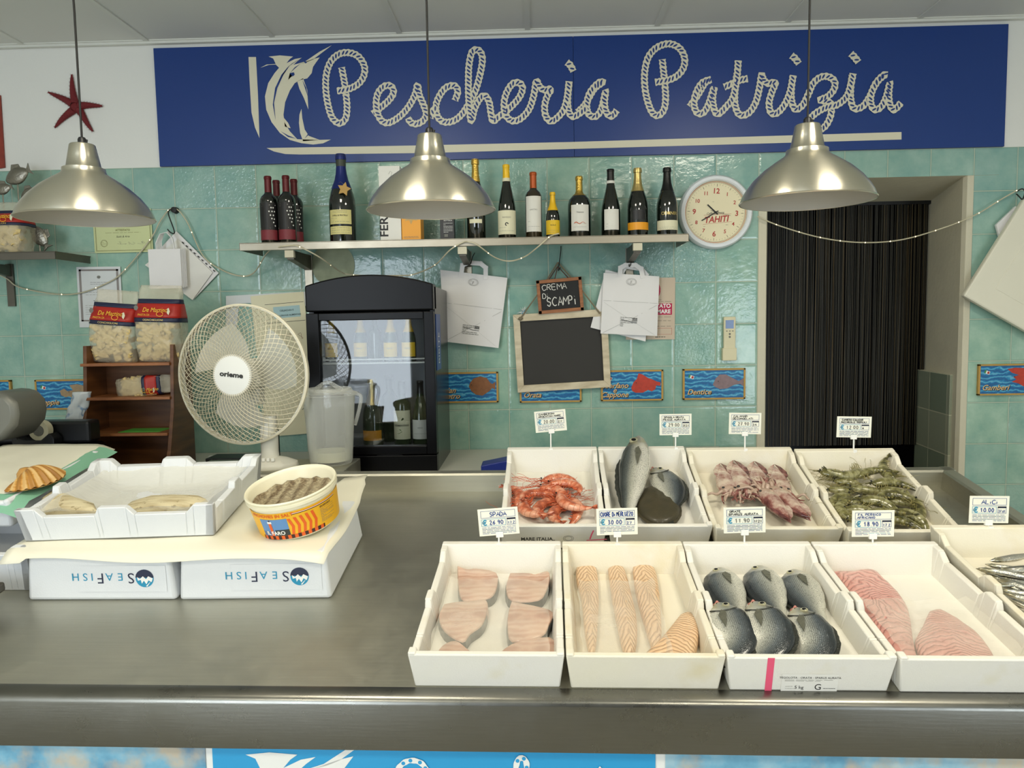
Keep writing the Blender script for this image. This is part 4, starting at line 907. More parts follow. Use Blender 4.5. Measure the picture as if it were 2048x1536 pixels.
b = MB(); b.box(-w + .01, -.004, -h + .01, w - .01, 0, h - .01, 'slate_black'); b.build('slate', t)
b = MB()
for x0, z0, x1, z1 in ((-w, -h, w, -h + .016), (-w, h - .016, w, h), (-w, -h, -w + .016, h), (w - .016, -h, w, h)): b.box(x0, -.010, z0, x1, .004, z1, 'honey')
b.build('frame', t, bevel=.0015)
b = MB(); b.hand('CREMA', -.082, .030, .026, 'chalk', -.006, .0030, fit=.12); b.hand('Di', -.082, -.008, .022, 'chalk', -.006, .0030); b.hand('SCAMPi', -.064, -.046, .040, 'chalk', -.006, .0042, fit=.142); b.build('chalk_writing', t)
b = MB(); b.tube([(-.05, 0, h - .004), (0, .004, h + .058), (.05, 0, h - .004)], .0028, simple('leather cord', '#5a2f1e', .6), 6); b.tube([(-.018, 0, h), (0, .004, h + .055)], .002, bpy.data.materials['leather cord'], 6); b.build('cord', t, smooth=60)
hp = onY(1122, 492, -.02)
b = MB(); e = onY(1119, 540, -.036); b.tube(smooth_path([(hp.x, -.012, hp.z), (hp.x - .002, -.02, hp.z - .03), (e.x - .004, -.036, e.z + .01), (e.x - .004, -.040, e.z - .002), (e.x + .004, -.043, e.z + .012)], 5), .0024, 'cable', 8); o = b.build('metal_hook', smooth=60); tag(o, 'black wire hook under the shelf holding the small chalk sign', 'hook')
# white spiky ornament
c3 = onY(1046, 624, -.03); b = MB(T(c3.x, -.02, c3.z))
for k in range(60):
    a = random.uniform(0, 2 * math.pi); e = random.uniform(-.3, 1.2); l = random.uniform(.016, .034); d = Vector((math.cos(a) * math.cos(e), -math.sin(e) * .5, math.sin(a) * math.cos(e))); b.tube([(0, 0, 0), d * l], lambda u: .0014 * (1 - u) + .0003, 'white' if k % 4 else 'cyan', 4)
o = b.build('spiky_ornament'); tag(o, 'small spiky white ornament at the top left corner of the large blackboard', 'ornament')

# ================================================================ PAPER BAGS
def bag(name, corners, Y, thick, label, mat='paper', grp=None, handle=True, printed=True, hpx=None):
    """flat-folded paper bag from its four visible corners (px)"""
    P = [onY(px, py, Y) for px, py in corners]; o = P[0]; X = T(o.x, Y, o.z); t = thing(name, label, 'bag', X, grp)
    q = [(p.x - o.x, p.z - o.z) for p in P]; tl, tr, br, bl = [Vector(a) for a in q]
    b = MB(); n = 8; vs = []
    def bil(u, v): return tl.lerp(tr, u).lerp(bl.lerp(br, u), v)
    NX = 12; fs = []
    for side in (0, 1):
        for j in range(NX + 1):
            for i in range(NX + 1):
                u, v = i / NX, j / NX; p = bil(u, v); e = min(u, 1 - u) * 2
                y = -thick * (.5 + .5 * min(1, e * 4)) * (1 - .55 * v) + .0015 * math.sin(u * 9 + v * 7) if side == 0 else 0
                vs.append((p.x, y, p.y))
    N = (NX + 1) ** 2
    for j in range(NX):
        for i in range(NX):
            a = j * (NX + 1) + i; fs.append((a, a + NX + 1, a + NX + 2, a + 1)); fs.append((N + a, N + a + 1, N + a + NX + 2, N + a + NX + 1))
    for i in range(NX):
        for (a, d) in ((i, i + 1), (NX * (NX + 1) + i + 1, NX * (NX + 1) + i), ((i + 1) * (NX + 1), i * (NX + 1)), (i * (NX + 1) + NX, (i + 1) * (NX + 1) + NX)): fs.append((a, d, N + d, N + a))
    b.add(vs, fs, mat); b.build('bag_body', t, smooth=50)
    if printed:
        b = MB(); ux = (tr - tl).normalized(); U = Matrix.Identity(4)
        ang = math.atan2(ux.y, ux.x); c = bil(.5, .12); W_ = (tr - tl).length; H_ = (bl - tl).length
        U = T(c.x, -thick - .0015, c.y) @ Matrix.Rotation(-ang, 4, 'Y')
        for r_ in (.022, .018): b.stroke([(1.1 * r_ * math.cos(k / 3.5), .75 * r_ * math.sin(k / 3.5)) for k in range(23)], .0008, 'ink_grey', 0, U)
        b.text('F', 0, -.008, .018, 'ink_grey', 0, X=U); b.lines(-.016, .016, -.012, .012, 4, 'ink_grey', 0, .001, U, 1.2)
        c = bil(.48, .80); U = T(c.x, -thick * .62 - .003, c.y) @ Matrix.Rotation(-ang, 4, 'Y')
        b.lines(-.04, .04, -.02, .028, 6, 'ink_grey', 0, .0022, U, .6); b.stroke([(-.035, .012), (-.01, .010), (.01, .004), (.04, .004)], .0018, 'ink', 0, U)
        for k in range(6): b.rect(.018 + k * .004, .010, .020 + k * .004, .024, 'ink', 0, U)
        b.build('print', t)
        b = MB(); yy = -thick * .6 - .003
        for a_, c_ in (((.03, .48), (.5, .74)), ((.97, .48), (.52, .74)), ((.5, .74), (.95, .98)), ((.5, .74), (.04, .98)), ((.02, .45), (.98, .45))):
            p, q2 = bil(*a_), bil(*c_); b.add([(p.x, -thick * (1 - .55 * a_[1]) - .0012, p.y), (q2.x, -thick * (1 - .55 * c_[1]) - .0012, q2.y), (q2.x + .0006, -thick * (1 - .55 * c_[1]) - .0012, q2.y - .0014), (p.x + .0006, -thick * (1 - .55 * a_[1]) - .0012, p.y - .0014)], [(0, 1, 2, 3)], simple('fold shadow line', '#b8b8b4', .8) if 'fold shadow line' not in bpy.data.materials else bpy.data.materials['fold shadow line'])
        b.build('fold_lines', t)
    if hpx:
        H = [onY(px, py, Y) for px, py in hpx]; H = [(p.x - o.x, p.z - o.z) for p in H]
        b = MB(); k = len(H)
        for i in range(k - 1):
            (xa, za), (xb, zb) = H[i], H[i + 1]; d = Vector((xb - xa, zb - za)).normalized(); nn = Vector((-d.y, d.x)) * .0105
            b.prism([(xa - nn.x - d.x * .008, za - nn.y - d.y * .008), (xb - nn.x + d.x * .008, zb - nn.y + d.y * .008), (xb + nn.x + d.x * .008, zb + nn.y + d.y * .008), (xa + nn.x - d.x * .008, za + nn.y - d.y * .008)], -thick - .0015 - .0004 * i, -thick - .0003 * i, mat, 'y')
        b.build('handle', t)
    return t
bag('paper_bag', [(881, 540), (1015, 556), (997, 696), (889, 683)], -.035, .022, 'white printed paper bag hanging left of the blackboards', hpx=[(923, 552), (926, 531), (938, 526), (962, 528), (972, 536), (972, 556)])
bag('paper_bag', [(1211, 540), (1300, 560), (1291, 683), (1181, 655)], -.030, .010, 'plain white paper bag half hidden behind the printed one', printed=False, hpx=[(1240, 552), (1250, 533), (1282, 538), (1292, 550)])
bag('paper_bag', [(1207, 546), (1318, 553), (1314, 672), (1201, 667)], -.044, .016, 'white printed paper bag hanging in front, right of the blackboards', hpx=[(1239, 551), (1240, 536), (1250, 531), (1270, 531), (1281, 538), (1284, 553)])
for px, py, lb in ((944, 520, 'black wire hook through the handle of the left paper bag'), (1262, 524, 'black wire hook through the handles of the right paper bags')):
    p = onY(px, py, -.05); b = MB(); b.tube(smooth_path([(p.x + .012, -.03, p.z + .035), (p.x + .002, -.05, p.z + .012), (p.x - .004, -.066, p.z - .015), (p.x - .012, -.072, p.z - .022), (p.x - .012, -.074, p.z - .01)], 4), .0022, 'cable', 6); tag(b.build('metal_hook', smooth=60), lb, 'hook')
# ================================================================ BEHIND THE COUNTER
WZ = 1.03
b = MB(); b.box(-2.9, -.80, WZ - .04, .9, -.003, WZ, simple('pale worktop', '#c9c8bc', .4)); b.box(-2.88, -.78, 0, .88, -.01, WZ - .04, 'dark_steel'); o = b.build('back_worktop', bevel=.003); tag(o, 'pale worktop along the tiled wall behind the fish counter', 'worktop')
UZ = 1.107; ue = onZ(670, 950, UZ); ue2 = onZ(728, 916, UZ)
UX = (ue.x + ue2.x) / 2
t = thing('steel_cabinet', 'low stainless steel cabinet under the measuring jug and the fan', 'cabinet', T(UX, ue.y, 0)); 
MB().box(-.62, 0, UZ - .05, 0, .105, UZ, 'steel').build('top_slab', t, bevel=.003); b = MB(); b.box(-.62, .105, WZ + .001, 0, ue2.y - ue.y, UZ, 'steel'); b.build('rear_top', t, bevel=.003); MB().box(-.60, .01, 0, -.02, .10, UZ - .05, 'dark_steel').build('cabinet_body', t)
# ---------------------------------------------------------------- measuring jug
c = onZ(663, 926, UZ); X = T(c.x, c.y, UZ); k = (c.y + 3.6438) / 1500
t = thing('measuring_jug', 'frosted plastic jug with a lid and arched handle', 'jug', X)
m = NT('frosted plastic'); m.set(color='#e6e8e0', rough=.3, spec=.5); tr = m.n('ShaderNodeBsdfTransparent'); mx = m.n('ShaderNodeMixShader'); lw = m.n('ShaderNodeLayerWeight'); lw.inputs[0].default_value = .45; m.l(m.ramp(lw.outputs['Facing'], ((.1, .20), (.8, .55))), mx.inputs[0]); m.l(tr.outputs[0], mx.inputs[1]); m.l(m.p.outputs[0], mx.inputs[2]); m.l(mx.outputs[0], m.t.nodes['Material Output'].inputs[0]); M['frost'] = m.m
rb, rt, H = .083, .100, .268
b = MB(); b.lathe([(0, .004), (rb - .006, 0), (rb, .010), (rt, H), (rt + .003, H + .004), (rt - .002, H + .004), (rb - .004, .014), (0, .010)], 'frost', 48); b.poly([(0, 0)] * 3, 'frost') if False else None; b.build('jug_body', t, smooth=60)
b = MB(); b.lathe([(rt + .008, H + .002), (rt + .008, H + .012), (rt - .006, H + .016), (rt - .014, H + .030), (rt - .022, H + .031), (rt - .028, H + .016), (0, H + .014)], 'frost', 48, caps=False); b.tube([(rt * .3, -rt * .5, H + .02), (rt * .1, -rt * .62, H + .022), (-rt * .1, -rt * .5, H + .02)], .004, 'frost'); b.build('lid', t, smooth=50)
b = MB(); pts = []
N_ = 24; out_ = [(-.105 + .21 * i / N_, H + .01 + .045 * math.exp(-((-.105 + .21 * i / N_ + .02) / .055) ** 2)) for i in range(N_ + 1)]; inn = [(x * .62 - .008, H + .012 + (z - H - .01) * .62) for x, z in out_]
for (p, q), (r_, s_) in zip(zip(out_, inn), list(zip(out_, inn))[1:]): b.hexa([(p[0], .055, p[1]), (r_[0], .055, r_[1]), (s_[0], .055, s_[1]), (q[0], .055, q[1]), (p[0], .062, p[1]), (r_[0], .062, r_[1]), (s_[0], .062, s_[1]), (q[0], .062, q[1])], 'frost')
b.build('arched_handle', t, smooth=60)
b = MB(); b.tube(smooth_path([(rt - .01, .02, H + .006), (rt + .020, .02, H - .004), (rt + .015, .02, H - .05), (rt - .006, .02, H - .12)], 5), .007, 'frost', 8); b.build('side_grip', t, smooth=60)
b = MB(); b.lathe([(0, .012), (rb - .012, .012), (rb - .010, .05), (0, .05)], simple('cloudy liquid', '#d9d8be', .4), 32); b.build('liquid', t, smooth=40)
# ---------------------------------------------------------------- fan
FYB = -.80; c = onY(541, 928, FYB); 
t = thing('desk_fan', 'large white desk fan with a wire mesh grille facing left of the camera', 'fan', T(c.x, FYB, UZ))
WP = simple('warm white plastic', '#d9d7cb', .4); WG = simple('fan wire', '#d8cfb4', .45, .2)
b = MB(); n = 36
b.lathe([(.104, 0), (.108, .006), (.104, .020), (.07, .034), (.035, .042), (0, .043)], WP, 48, SC(1, .75, 1)); b.build('base', t, smooth=50)
for k in range(5):
    b = MB(); b.box(-.047 + k * .018, -.062, .032, -.036 + k * .018, -.048, .044, 'white', RX(0)); b.build('button', t, bevel=.0015)
b = MB(); b.lathe([(.036, .03), (.033, .06), (.034, .15), (.030, .20)], WP, 28); b.build('column', t, smooth=50)
fc = onY(486, 749, FYB - .03); HM = T(fc.x - c.x, -.03, fc.z - UZ) @ RZ(-9) @ RX(90 - 2)     # local z points at the camera
RF = .262
b = MB(HM); b.lathe([(.05, -.13), (.062, -.11), (.062, -.03), (.05, -.02)], WP, 28); b.tube([(0, 0, -.10), (0, -.12, -.10)], .03, WP, 12); b.build('motor', t, smooth=50)
def dome(s, zf, zr=.0): # radius fraction -> z of the grille
    return zf * (1 - s ** 3.2) + zr
for nm, zf, n in (('front_grille', .066, 58), ('rear_grille', -.068, 58)):
    b = MB(HM)
    for d in (1, -1):
        for k in range(n):
            pts = []
            for j in range(11):
                s_ = .27 + .72 * j / 10; a = 2 * math.pi * k / n + d * 1.05 * (s_ - .27) * 1.1; pts.append((RF * s_ * math.cos(a), RF * s_ * math.sin(a), dome(s_, zf, .012 if zf > 0 else -.012)))
            b.tube(pts, .00105, WG, 3, caps=False)
    b.lathe([(RF * .985, .012 if zf > 0 else -.02), (RF, .010 if zf > 0 else -.018), (RF * 1.005, .004 if zf > 0 else -.006), (RF * .99, 0 if zf > 0 else -.002)], WP, 72, caps=False)
    b.build(nm, t)
b = MB(HM); b.lathe([(RF * 1.0, -.008), (RF * 1.022, -.004), (RF * 1.022, .008), (RF * 1.0, .012), (RF * .985, .006), (RF * 1.0, -.008)], simple('cream ring', '#e4dcc2', .4), 80, caps=False); b.build('outer_ring', t, smooth=50)
b = MB(HM); b.lathe([(0, .080), (.060, .079), (.078, .075), (.0785, .066), (.06, .062)], 'white', 48); b.text('orieme', 0, -.005, .024, 'ink', 0, bold=.03, X=T(0, 0, .0790) @ RX(-90) @ RZ(0), sxx=1.25) if False else None
b.build('hub_cap', t, smooth=40)
b = MB(HM @ T(0, 0, .0815) @ RX(-90) @ RY(6)); b.text('orieme', 0, -.006, .026, 'ink', 0, bold=.035, sxx=1.25); b.build('maker_mark', t)
b = MB(HM); BL = NT('smoky blade'); blm = BL.set(color='#d6d4c6', rough=.35, trans=.35)
for k in range(3):
    b = MB(HM); vs = []; fs = []
    for j in range(9):
        for i in range(7):
            s_ = .045 + (.205 - .045) * j / 8; a = 2 * math.pi * k / 3 + (i / 6 - .5) * (1.5 - .25 * j / 8) + j * .05; vs.append((s_ * math.cos(a), s_ * math.sin(a), -.02 + .03 * (i / 6 - .5) * (1 if j else .6)))
    for j in range(8):
        for i in range(6): a = j * 7 + i; fs.append((a, a + 1, a + 8, a + 7))
    b.add(vs, fs, blm); b.build('blade', t, smooth=0)
b = MB(HM); b.lathe([(0, .0), (.046, .0), (.05, -.02), (.05, -.035)], WP, 24); b.build('blade_hub', t, smooth=50)
# ---------------------------------------------------------------- display fridge
FY = -.56; a = onY(608, 600, FY); d = onY(866, 600, FY); fx0, fx1 = a.x + .004, d.x; ft = onY(736, 549, FY).z; fe = onY(606, 572, FY).z
t = thing('display_fridge', 'black glass-doored countertop drinks fridge with an arched top', 'fridge', T(fx0, FY, WZ)); w = fx1 - fx0; hA = ft - WZ; hE = fe - WZ; dp = .50
def fz(y): return onY(740, y, FY).z - WZ
z0, z1 = fz(893), fz(640); zd = fz(622)
IN = simple('fridge interior', '#8f9296', .5); t_ = .035
arch = [(w * i / 16, hE + (hA - hE) * (1 - (2 * i / 16 - 1) ** 2)) for i in range(17)]
b = MB(); b.prism([(0, zd)] + arch[:0] + [(w, zd)] + arch[::-1], .0, dp * .2, 'gloss_black', 'y'); b.build('arched_canopy', t, bevel=.006)
b = MB(); b.box(0, .05, 0, .02, dp, hE - .01, 'side_black'); b.box(w - .02, .05, 0, w, dp, hE - .01, 'side_black'); b.box(.02, dp - .02, 0, w - .02, dp, hE - .01, IN); b.box(.02, .05, hE - .03, w - .02, dp, hE - .01, 'side_black'); b.box(.02, .05, 0, w - .02, dp - .02, z0 - .02, 'gloss_black')
b.box(.02, .055, z0 - .02, w - .02, dp - .02, z0 - .012, IN); b.box(.02, .055, z1 + .01, w - .02, dp - .02, z1 + .016, IN); b.box(.0201, .055, z0 - .012, .024, dp - .02, z1 + .01, IN); b.box(w - .024, .055, z0 - .012, w - .0201, dp - .02, z1 + .01, IN)
b.build('cabinet', t)
b = MB(); gx0, gx1 = .052, w - .042
b.box(.0, 0, z0 - .035, gx0, .045, zd - .006, 'gloss_black'); b.box(gx1, 0, z0 - .035, w, .045, zd - .006, 'gloss_black'); b.box(gx0, 0, z1, gx1, .045, zd - .006, 'gloss_black'); b.box(gx0, 0, z0 - .035, gx1, .045, z0, 'gloss_black'); o = b.build('door', t, bevel=.003)
m = NT('door glass'); tr = m.n('ShaderNodeBsdfTransparent'); gl = m.n('ShaderNodeBsdfGlossy'); gl.inputs['Roughness'].default_value = .02; fr = m.n('ShaderNodeFresnel'); fr.inputs[0].default_value = 1.5; mx = m.n('ShaderNodeMixShader')
m.l(fr.outputs[0], mx.inputs[0]); m.l(tr.outputs[0], mx.inputs[1]); m.l(gl.outputs[0], mx.inputs[2]); m.l(mx.outputs[0], m.t.nodes['Material Output'].inputs[0]); tr.inputs[0].default_value = (.86, .88, .88, 1); M['glass'] = m.m
b = MB(); b.box(gx0 - .004, .018, z0 - .004, gx1 + .004, .022, z1 + .004, 'glass'); g = b.build('door_glass', o)
b = MB(); b.box(0, 0, .0, w, .05, z0 - .040, 'gloss_black'); b.lathe([(0, 0), (.07, -.004), (.075, -.012)], 'gloss_black', 24, T(w * .62, .0, .03) @ RX(90)); b.build('lower_fascia', t, bevel=.003)
SH = fz(728)
SR = simple('white wire shelf', '#dcdedc', .4)
b = MB(); b.tube([(gx0 - .01, .06, SH), (gx1, .06, SH), (gx1, dp - .04, SH), (gx0 - .01, dp - .04, SH)], .0035, SR, 6, closed=True); b.tube([(gx0 - .01, .06, SH + .016), (gx1, .06, SH + .016)], .003, SR, 6)
for i in range(22): x = gx0 + (gx1 - gx0) * i / 21; b.tube([(x, .06, SH), (x, dp - .04, SH)], .0018, SR, 4)
b.build('wire_shelf', t)
b = MB(); b.box(w + .0005, .06, fz(745), w + .003, .20, fz(630), simple('blue sticker', '#2a4f94', .4)); b.text('BIBITE', 0, 0, .05, 'white', 0, X=T(w + .0036, .15, fz(700)) @ RZ(90) @ RY(-90)); b.build('side_sticker', t)
bx = lambda px, y: onY(px, 700, FY + y).x - fx0
FS = [  # bottles on the wire shelf, then on the fridge floor
 (782, .10, SH + .005, .20, .031, 'champ', 'yellow', 'yellow', 'small yellow-labelled bottle on the fridge shelf, left of the right-hand pair'), (818, .10, SH + .005, .20, .031, 'champ', 'yellow', 'yellow', 'small yellow-labelled bottle on the fridge shelf, rightmost'),
 (722, .16, SH + .005, .20, .031, 'champ', 'yellow', 'yellow', 'small yellow-capped bottle on the fridge shelf behind the reflected fan'), (752, .18, SH + .005, .19, .028, 'bord', 'black', None, 'dark bottle on the fridge shelf beside the yellow-labelled pair'), (664, .16, SH + .005, .20, .030, 'champ', 'yellow', 'yellow', 'small bottle at the left end of the fridge shelf'),
 (741, .10, z0 - .011, .285, .043, 'champ', 'pale', 'orange', 'sparkling bottle with orange label on the fridge floor'), (776, .22, z0 - .011, .29, .038, 'bord', 'black', None, 'black bottle at the back of the fridge floor'), (801, .11, z0 - .011, .275, .038, 'bord', 'black', 'label_cream', 'white wine bottle with green and cream label on the fridge floor'), (838, .11, z0 - .011, .275, .037, 'rhine', 'black', 'label_white', 'wine bottle with white label at the right of the fridge floor')]
m = NT('green bottle glass'); M['glass_green'] = m.set(color='#2c3a22', rough=.08, coat=.4)
for px, y, z, h, r, kind, fo, la, lb in FS:
    X = T(fx0 + bx(px, y), FY + y, WZ + z)
    labs = [(.09, .24, 130, la, None)] if la == 'orange' else [(.10, .52 if la == 'label_cream' else .40, 130, la, plain('REALE' if la == 'yellow' else 'VINO', .009, .55, 'ink'))] if la else []
    if la == 'label_cream': labs[0] = (.10, .55, 130, la, lambda b, w, z0, z1: [b.text('VERMENTINO', 0, z0 + (z1 - z0) * .45, .011, 'ink', -.0005, bold=.02)] + [b.poly([(random.uniform(-.3, .3) * w + .006 * math.cos(k), z0 + (z1 - z0) * q + .008 * math.sin(k)) for k in range(5)], FOIL['green'], -.0004) for q in (.7, .6, .3, .2)])
    if 'green' not in FOIL: FOIL['green'] = simple('leaf print', '#5d7a3c', .5)
    bottle('wine_bottle', X, kind, r, h, lb, glass='glass_green', foil=fo, f0=.62 if kind == 'champ' else .8, labels=labs, group='bottles in the display fridge')
# ---------------------------------------------------------------- wooden display rack
RY0 = -.60; RB = -.34
xl0 = onY(145, 930, RY0).x; xr0 = onY(338, 930, RY0).x
t = thing('display_rack', 'brown wooden stepped display rack with sloping sides', 'rack', T(xl0, RY0, WZ)); w = xr0 - xl0 - .03
def rz_(py, Y=-.50): return onY(300, py, Y).z - WZ
zt = rz_(690)
xo = onY(172, 700, -.48).x - xl0
for sx_, nm in ((0, 'side_panel'), (1, 'side_panel')):
    b = MB(); x0 = w if sx_ else 0.045 * 0 + .0
    b.prism([(0, 0), (.05, .10), (.10, .28), (.125, zt), (.28, zt), (.28, 0)], x0, x0 + .016, 'wood', 'x'); b.build(nm, t, bevel=.002)
b = MB(); b.box(.016, .262, 0, w, .278, zt - .02, 'wood'); b.build('back_panel', t)
for py, yf in ((728, .118), (796, .105), (868, .075)):
    z = rz_(py, RY0 + yf); b = MB(); b.box(-.004 if py != 868 else .016, yf - .015, z - .006, w + (.004 if py < 800 else 0), .262, z + .006, 'honey'); b.build('shelf', t, bevel=.001)
z1_ = rz_(728, RY0 + .118) + .006; z2_ = rz_(796, RY0 + .105) + .006; z3_ = rz_(868, RY0 + .075) + .006
b = MB(); b.box(.12, .10, 0, .30, .22, .0012, simple('green card', '#62c04a', .5)); o = b.build('green_card', mw=T(xl0 + .03, RY0 - .01, WZ + z3_)); tag(o, 'bright green card on the lowest visible shelf of the rack', 'card')
# ---------------------------------------------------------------- pasta bags
m = NT('pasta film'); tr = m.n('ShaderNodeBsdfTransparent'); mx = m.n('ShaderNodeMixShader'); mx.inputs[0].default_value = .35
m.set(color='#eae2c8', rough=.15, normal=m.bump(m.noise(30, 4), .8, .008)); m.l(tr.outputs[0], mx.inputs[1]); m.l(m.p.outputs[0], mx.inputs[2]); m.l(mx.outputs[0], m.t.nodes['Material Output'].inputs[0]); M['pfilm'] = m.m
M['pasta'] = simple('dry pasta', '#e0c787', .55, var=.15, vscale=30)
def pasta_bag(X, w, h, d, label, name_='De Martino', lying=False, tubes=True, fill=.50, col='red'):
    t = thing('pasta_bag', label, 'bag', X)
    def body(e, z0, z1, mat, nm, crumple=.004, n=20):
        b = MB(); vs = []; fs = []
        for j in range(n + 1):
            z = z0 + (z1 - z0) * j / n; f = z / h; hw_ = w / 2 * (.94 + .10 * math.sin(math.pi * min(1, f * 1.3))) * (1 if f < .9 else 1 - .6 * (f - .9)); dd_ = d / 2 * (math.sin(math.pi * min(1, .12 + f * .80)) ** .6) * (1 if f < .6 else 1 - .8 * (f - .6) / .4)
            for i in range(36):
                a = 2 * math.pi * i / 36; cx_, sy = math.cos(a), math.sin(a); sgn = lambda q: (abs(q) ** .6) * (1 if q > 0 else -1)
                nz = crumple * noise.noise(Vector((cx_ * 3 + X[0][3] * 9, sy * 3, z * 25)))
                vs.append((sgn(cx_) * (hw_ + e + nz), sgn(sy) * (dd_ + e + nz) , z))
        for j in range(n):
            for i in range(36): a = j * 36 + i; c_ = j * 36 + (i + 1) % 36; fs.append((a, c_, c_ + 36, a + 36))
        fs.append(tuple(range(36))[::-1]); fs.append(tuple(range(n * 36, n * 36 + 36)))
        b.add(vs, fs, mat); return b.build(nm, t, smooth=0)
    body(0, 0, h, 'pfilm', 'clear_film', .007)
    b = MB(); rr = random.Random(int(w * 1e4))
    for k in range(110 if tubes else 90):
        z = rr.uniform(.02, h * fill); f = z / h; x = rr.uniform(-.42, .42) * w; lim = d / 2 * (math.sin(math.pi * min(1, .12 + f * .80)) ** .6) - .016; y = -lim + rr.uniform(0, .012) if k % 5 else rr.uniform(-lim, lim); r_ = .011 if tubes else .008; l = .036 if tubes else .03; x *= .9; Y_ = T(x, y, z) @ Matrix.Rotation(rr.uniform(0, 3), 4, 'Y') @ Matrix.Rotation(rr.uniform(-.4, .4), 4, 'X')
        b.lathe([(r_ * .8, -l / 2), (r_, -l / 2), (r_, l / 2), (r_ * .8, l / 2)], 'pasta', 10, Y_ @ SC(1, .75, 1), caps=False)
    o = b.build('pasta_tubes', t, smooth=50); o['kind'] = 'stuff'
    body(.0022, h * .52, h * .575, M['navy'], 'navy_band', .003, 3); body(.0026, h * .575, h * .76, M['red'], 'red_band', .003, 5); body(.0022, h * .76, h * .82, M['navy'], 'navy_band', .003, 3)
    b = MB(T(0, -d * .50 - .004, 0)) if not lying else MB(T(w * .22, -d * .50 - .004, h * .665) @ RY(-90) @ SC(.72) @ T(-w * .05, 0, -h * .665)); b.text('PASTA DI', -w * .20, h * .60, .012, 'yellow', 0); b.text(name_, w * .05, h * .65, .027, 'yellow', 0, shear=.4, sxx=.85); b.poly([(-w * .36 + .010 * math.cos(k), h * .70 + .012 * math.sin(k)) for k in range(6)], 'ink_grey', 0); b.poly([(w * .34 + .007 * math.cos(k * 1.2), h * .66 + .016 * math.sin(k * 1.2)) for k in range(5)], 'label_cream', 0)
    b.text('CONCHIGLIONI', 0, h * .535, .012, 'pale_gold', 0); b.stroke([(w * .15 + .014 * math.cos(k / 3), h * .625 + .010 * math.sin(k / 3)) for k in range(19)], .003, 'orange', 0)
    b.build('band_lettering', t); return t
cz = WZ + z1_
for (px, yb, wpx, tpx, lab, ry, Y) in ((232, 722, 92, 582, 'left pasta bag on top of the wooden rack, leaning to the right', 5, -.40), (324, 716, 92, 568, 'right pasta bag on top of the wooden rack with the taller red band', 2, -.41)):
    p = onY(px, yb, Y); q = onY(px, tpx, Y); pasta_bag(T(p.x, Y, cz + .0005) @ RY(ry), wpx / 1500 * (Y + 3.64), q.z - p.z + .01, .14, lab)
p = onY(290, 775, -.43); X = T(p.x, -.425, WZ + z2_ + .041) @ RY(90 - 4) @ T(0, 0, -.118); pasta_bag(X @ RZ(90) @ RZ(-90), .085, .235, .08, 'packet of pasta lying on its side on the second shelf of the rack', 'De Martino', lying=True, tubes=False)
# crumpled bag behind the rack at the left
c = onY(150, 845, -.50); b = MB(); vs = []; fs = []; n = 26
for j in range(n + 1):
    z = .24 * j / n; 
    for i in range(24):
        a = 2 * math.pi * i / 24; r_ = .045 * (1 - .35 * j / n) + .012 * noise.noise(Vector((math.cos(a) * 2, math.sin(a) * 2, z * 30))); vs.append((r_ * 1.2 * math.cos(a) - .10 * (z / .24 - .5) * -.8, r_ * .7 * math.sin(a), z))
for j in range(n):
    for i in range(24): a = j * 24 + i; d_ = j * 24 + (i + 1) % 24; fs.append((a, d_, d_ + 24, a + 24))
fs += [tuple(range(24))[::-1], tuple(range(n * 24, n * 24 + 24))]
mt = NT('white bag plastic'); v_ = mt.noise(16, 2); mtl = mt.set(color=mt.ramp(v_, ((.40, '#dfe6ea'), (.58, '#cfd9e0'), (.62, '#6f93bb'), (.66, '#dfe6ea'))), rough=.3)
b.add(vs, fs, mtl); bz = WZ + .115; o = b.build('plastic_bag', mw=T(c.x, -.50, bz), smooth=0, ); tag(o, 'crumpled white plastic bag with blue print between the rack and the dark case', 'bag')
# ---------------------------------------------------------------- dark equipment at the left edge
ex = onY(165, 900, -.80).x; t = thing('dark_case', 'low black plastic case at the left edge under the tape dispenser', 'case', T(ex, -.80, WZ))
hC = onY(80, 896, -.80).z - WZ
MB().box(-.60, 0, 0, -.005, .19, hC, 'gloss_black').build('case_body', t, bevel=.02); MB().box(-.60, .10, hC + .001, -.03, .185, onY(100, 842, -.68).z - WZ, 'black').build('rear_ledge', t, bevel=.012)
c = onY(66, 890, -.76); t = thing('tape_dispenser', 'black desk tape dispenser with a pale roll on the dark case', 'dispenser', T(c.x, -.74, WZ + hC + .001))
b = MB(); b.prism([(-.085, 0), (.085, 0), (.085, .03), (.065, .05), (.03, .022), (-.03, .022), (-.060, .030), (-.078, .060), (-.088, .055)], -.02, .035, 'black', 'y'); b.build('body', t, bevel=.004)
b = MB(RX(90)); b.lathe([(.022, -.02), (.040, -.02), (.040, .012), (.022, .012), (.022, -.02)], simple('tape roll', '#d8d2b4', .5), 32, T(.02, .060, 0), caps=False); b.build('tape_roll', t, smooth=40)
b = MB(RX(90)); b.lathe([(.001, -.021), (.021, -.021), (.021, .013), (.001, .013)], 'ink_grey', 24, T(.02, .060, 0)); b.build('core', t, smooth=40)
c = onY(10, 835, -1.02); t = thing('weighing_scale', 'grey rounded display head of a shop scale cut by the left edge', 'scale', T(c.x, -1.02, c.z))
b = MB(); P_ = [(-.20, .02), (-.08, .085), (.02, .100), (.07, .095), (.10, .06), (.105, .02), (.095, -.02), (.05, -.07), (-.02, -.085), (-.20, -.10)]
b.prism(P_, -.09, .09, simple('metallic grey plastic', '#77776e', .4, .3), 'y'); b.build('display_head', t, bevel=.02, smooth=60)
b = MB(RX(-38)); b.box(-.20, -.105, .056, -.02, -.098, .095, 'label_cream'); b.build('display_window', t)
MB().box(-.20, -.04, -(c.z - 1.07), -.05, .04, -.06, 'black').build('stand', t, bevel=.01)
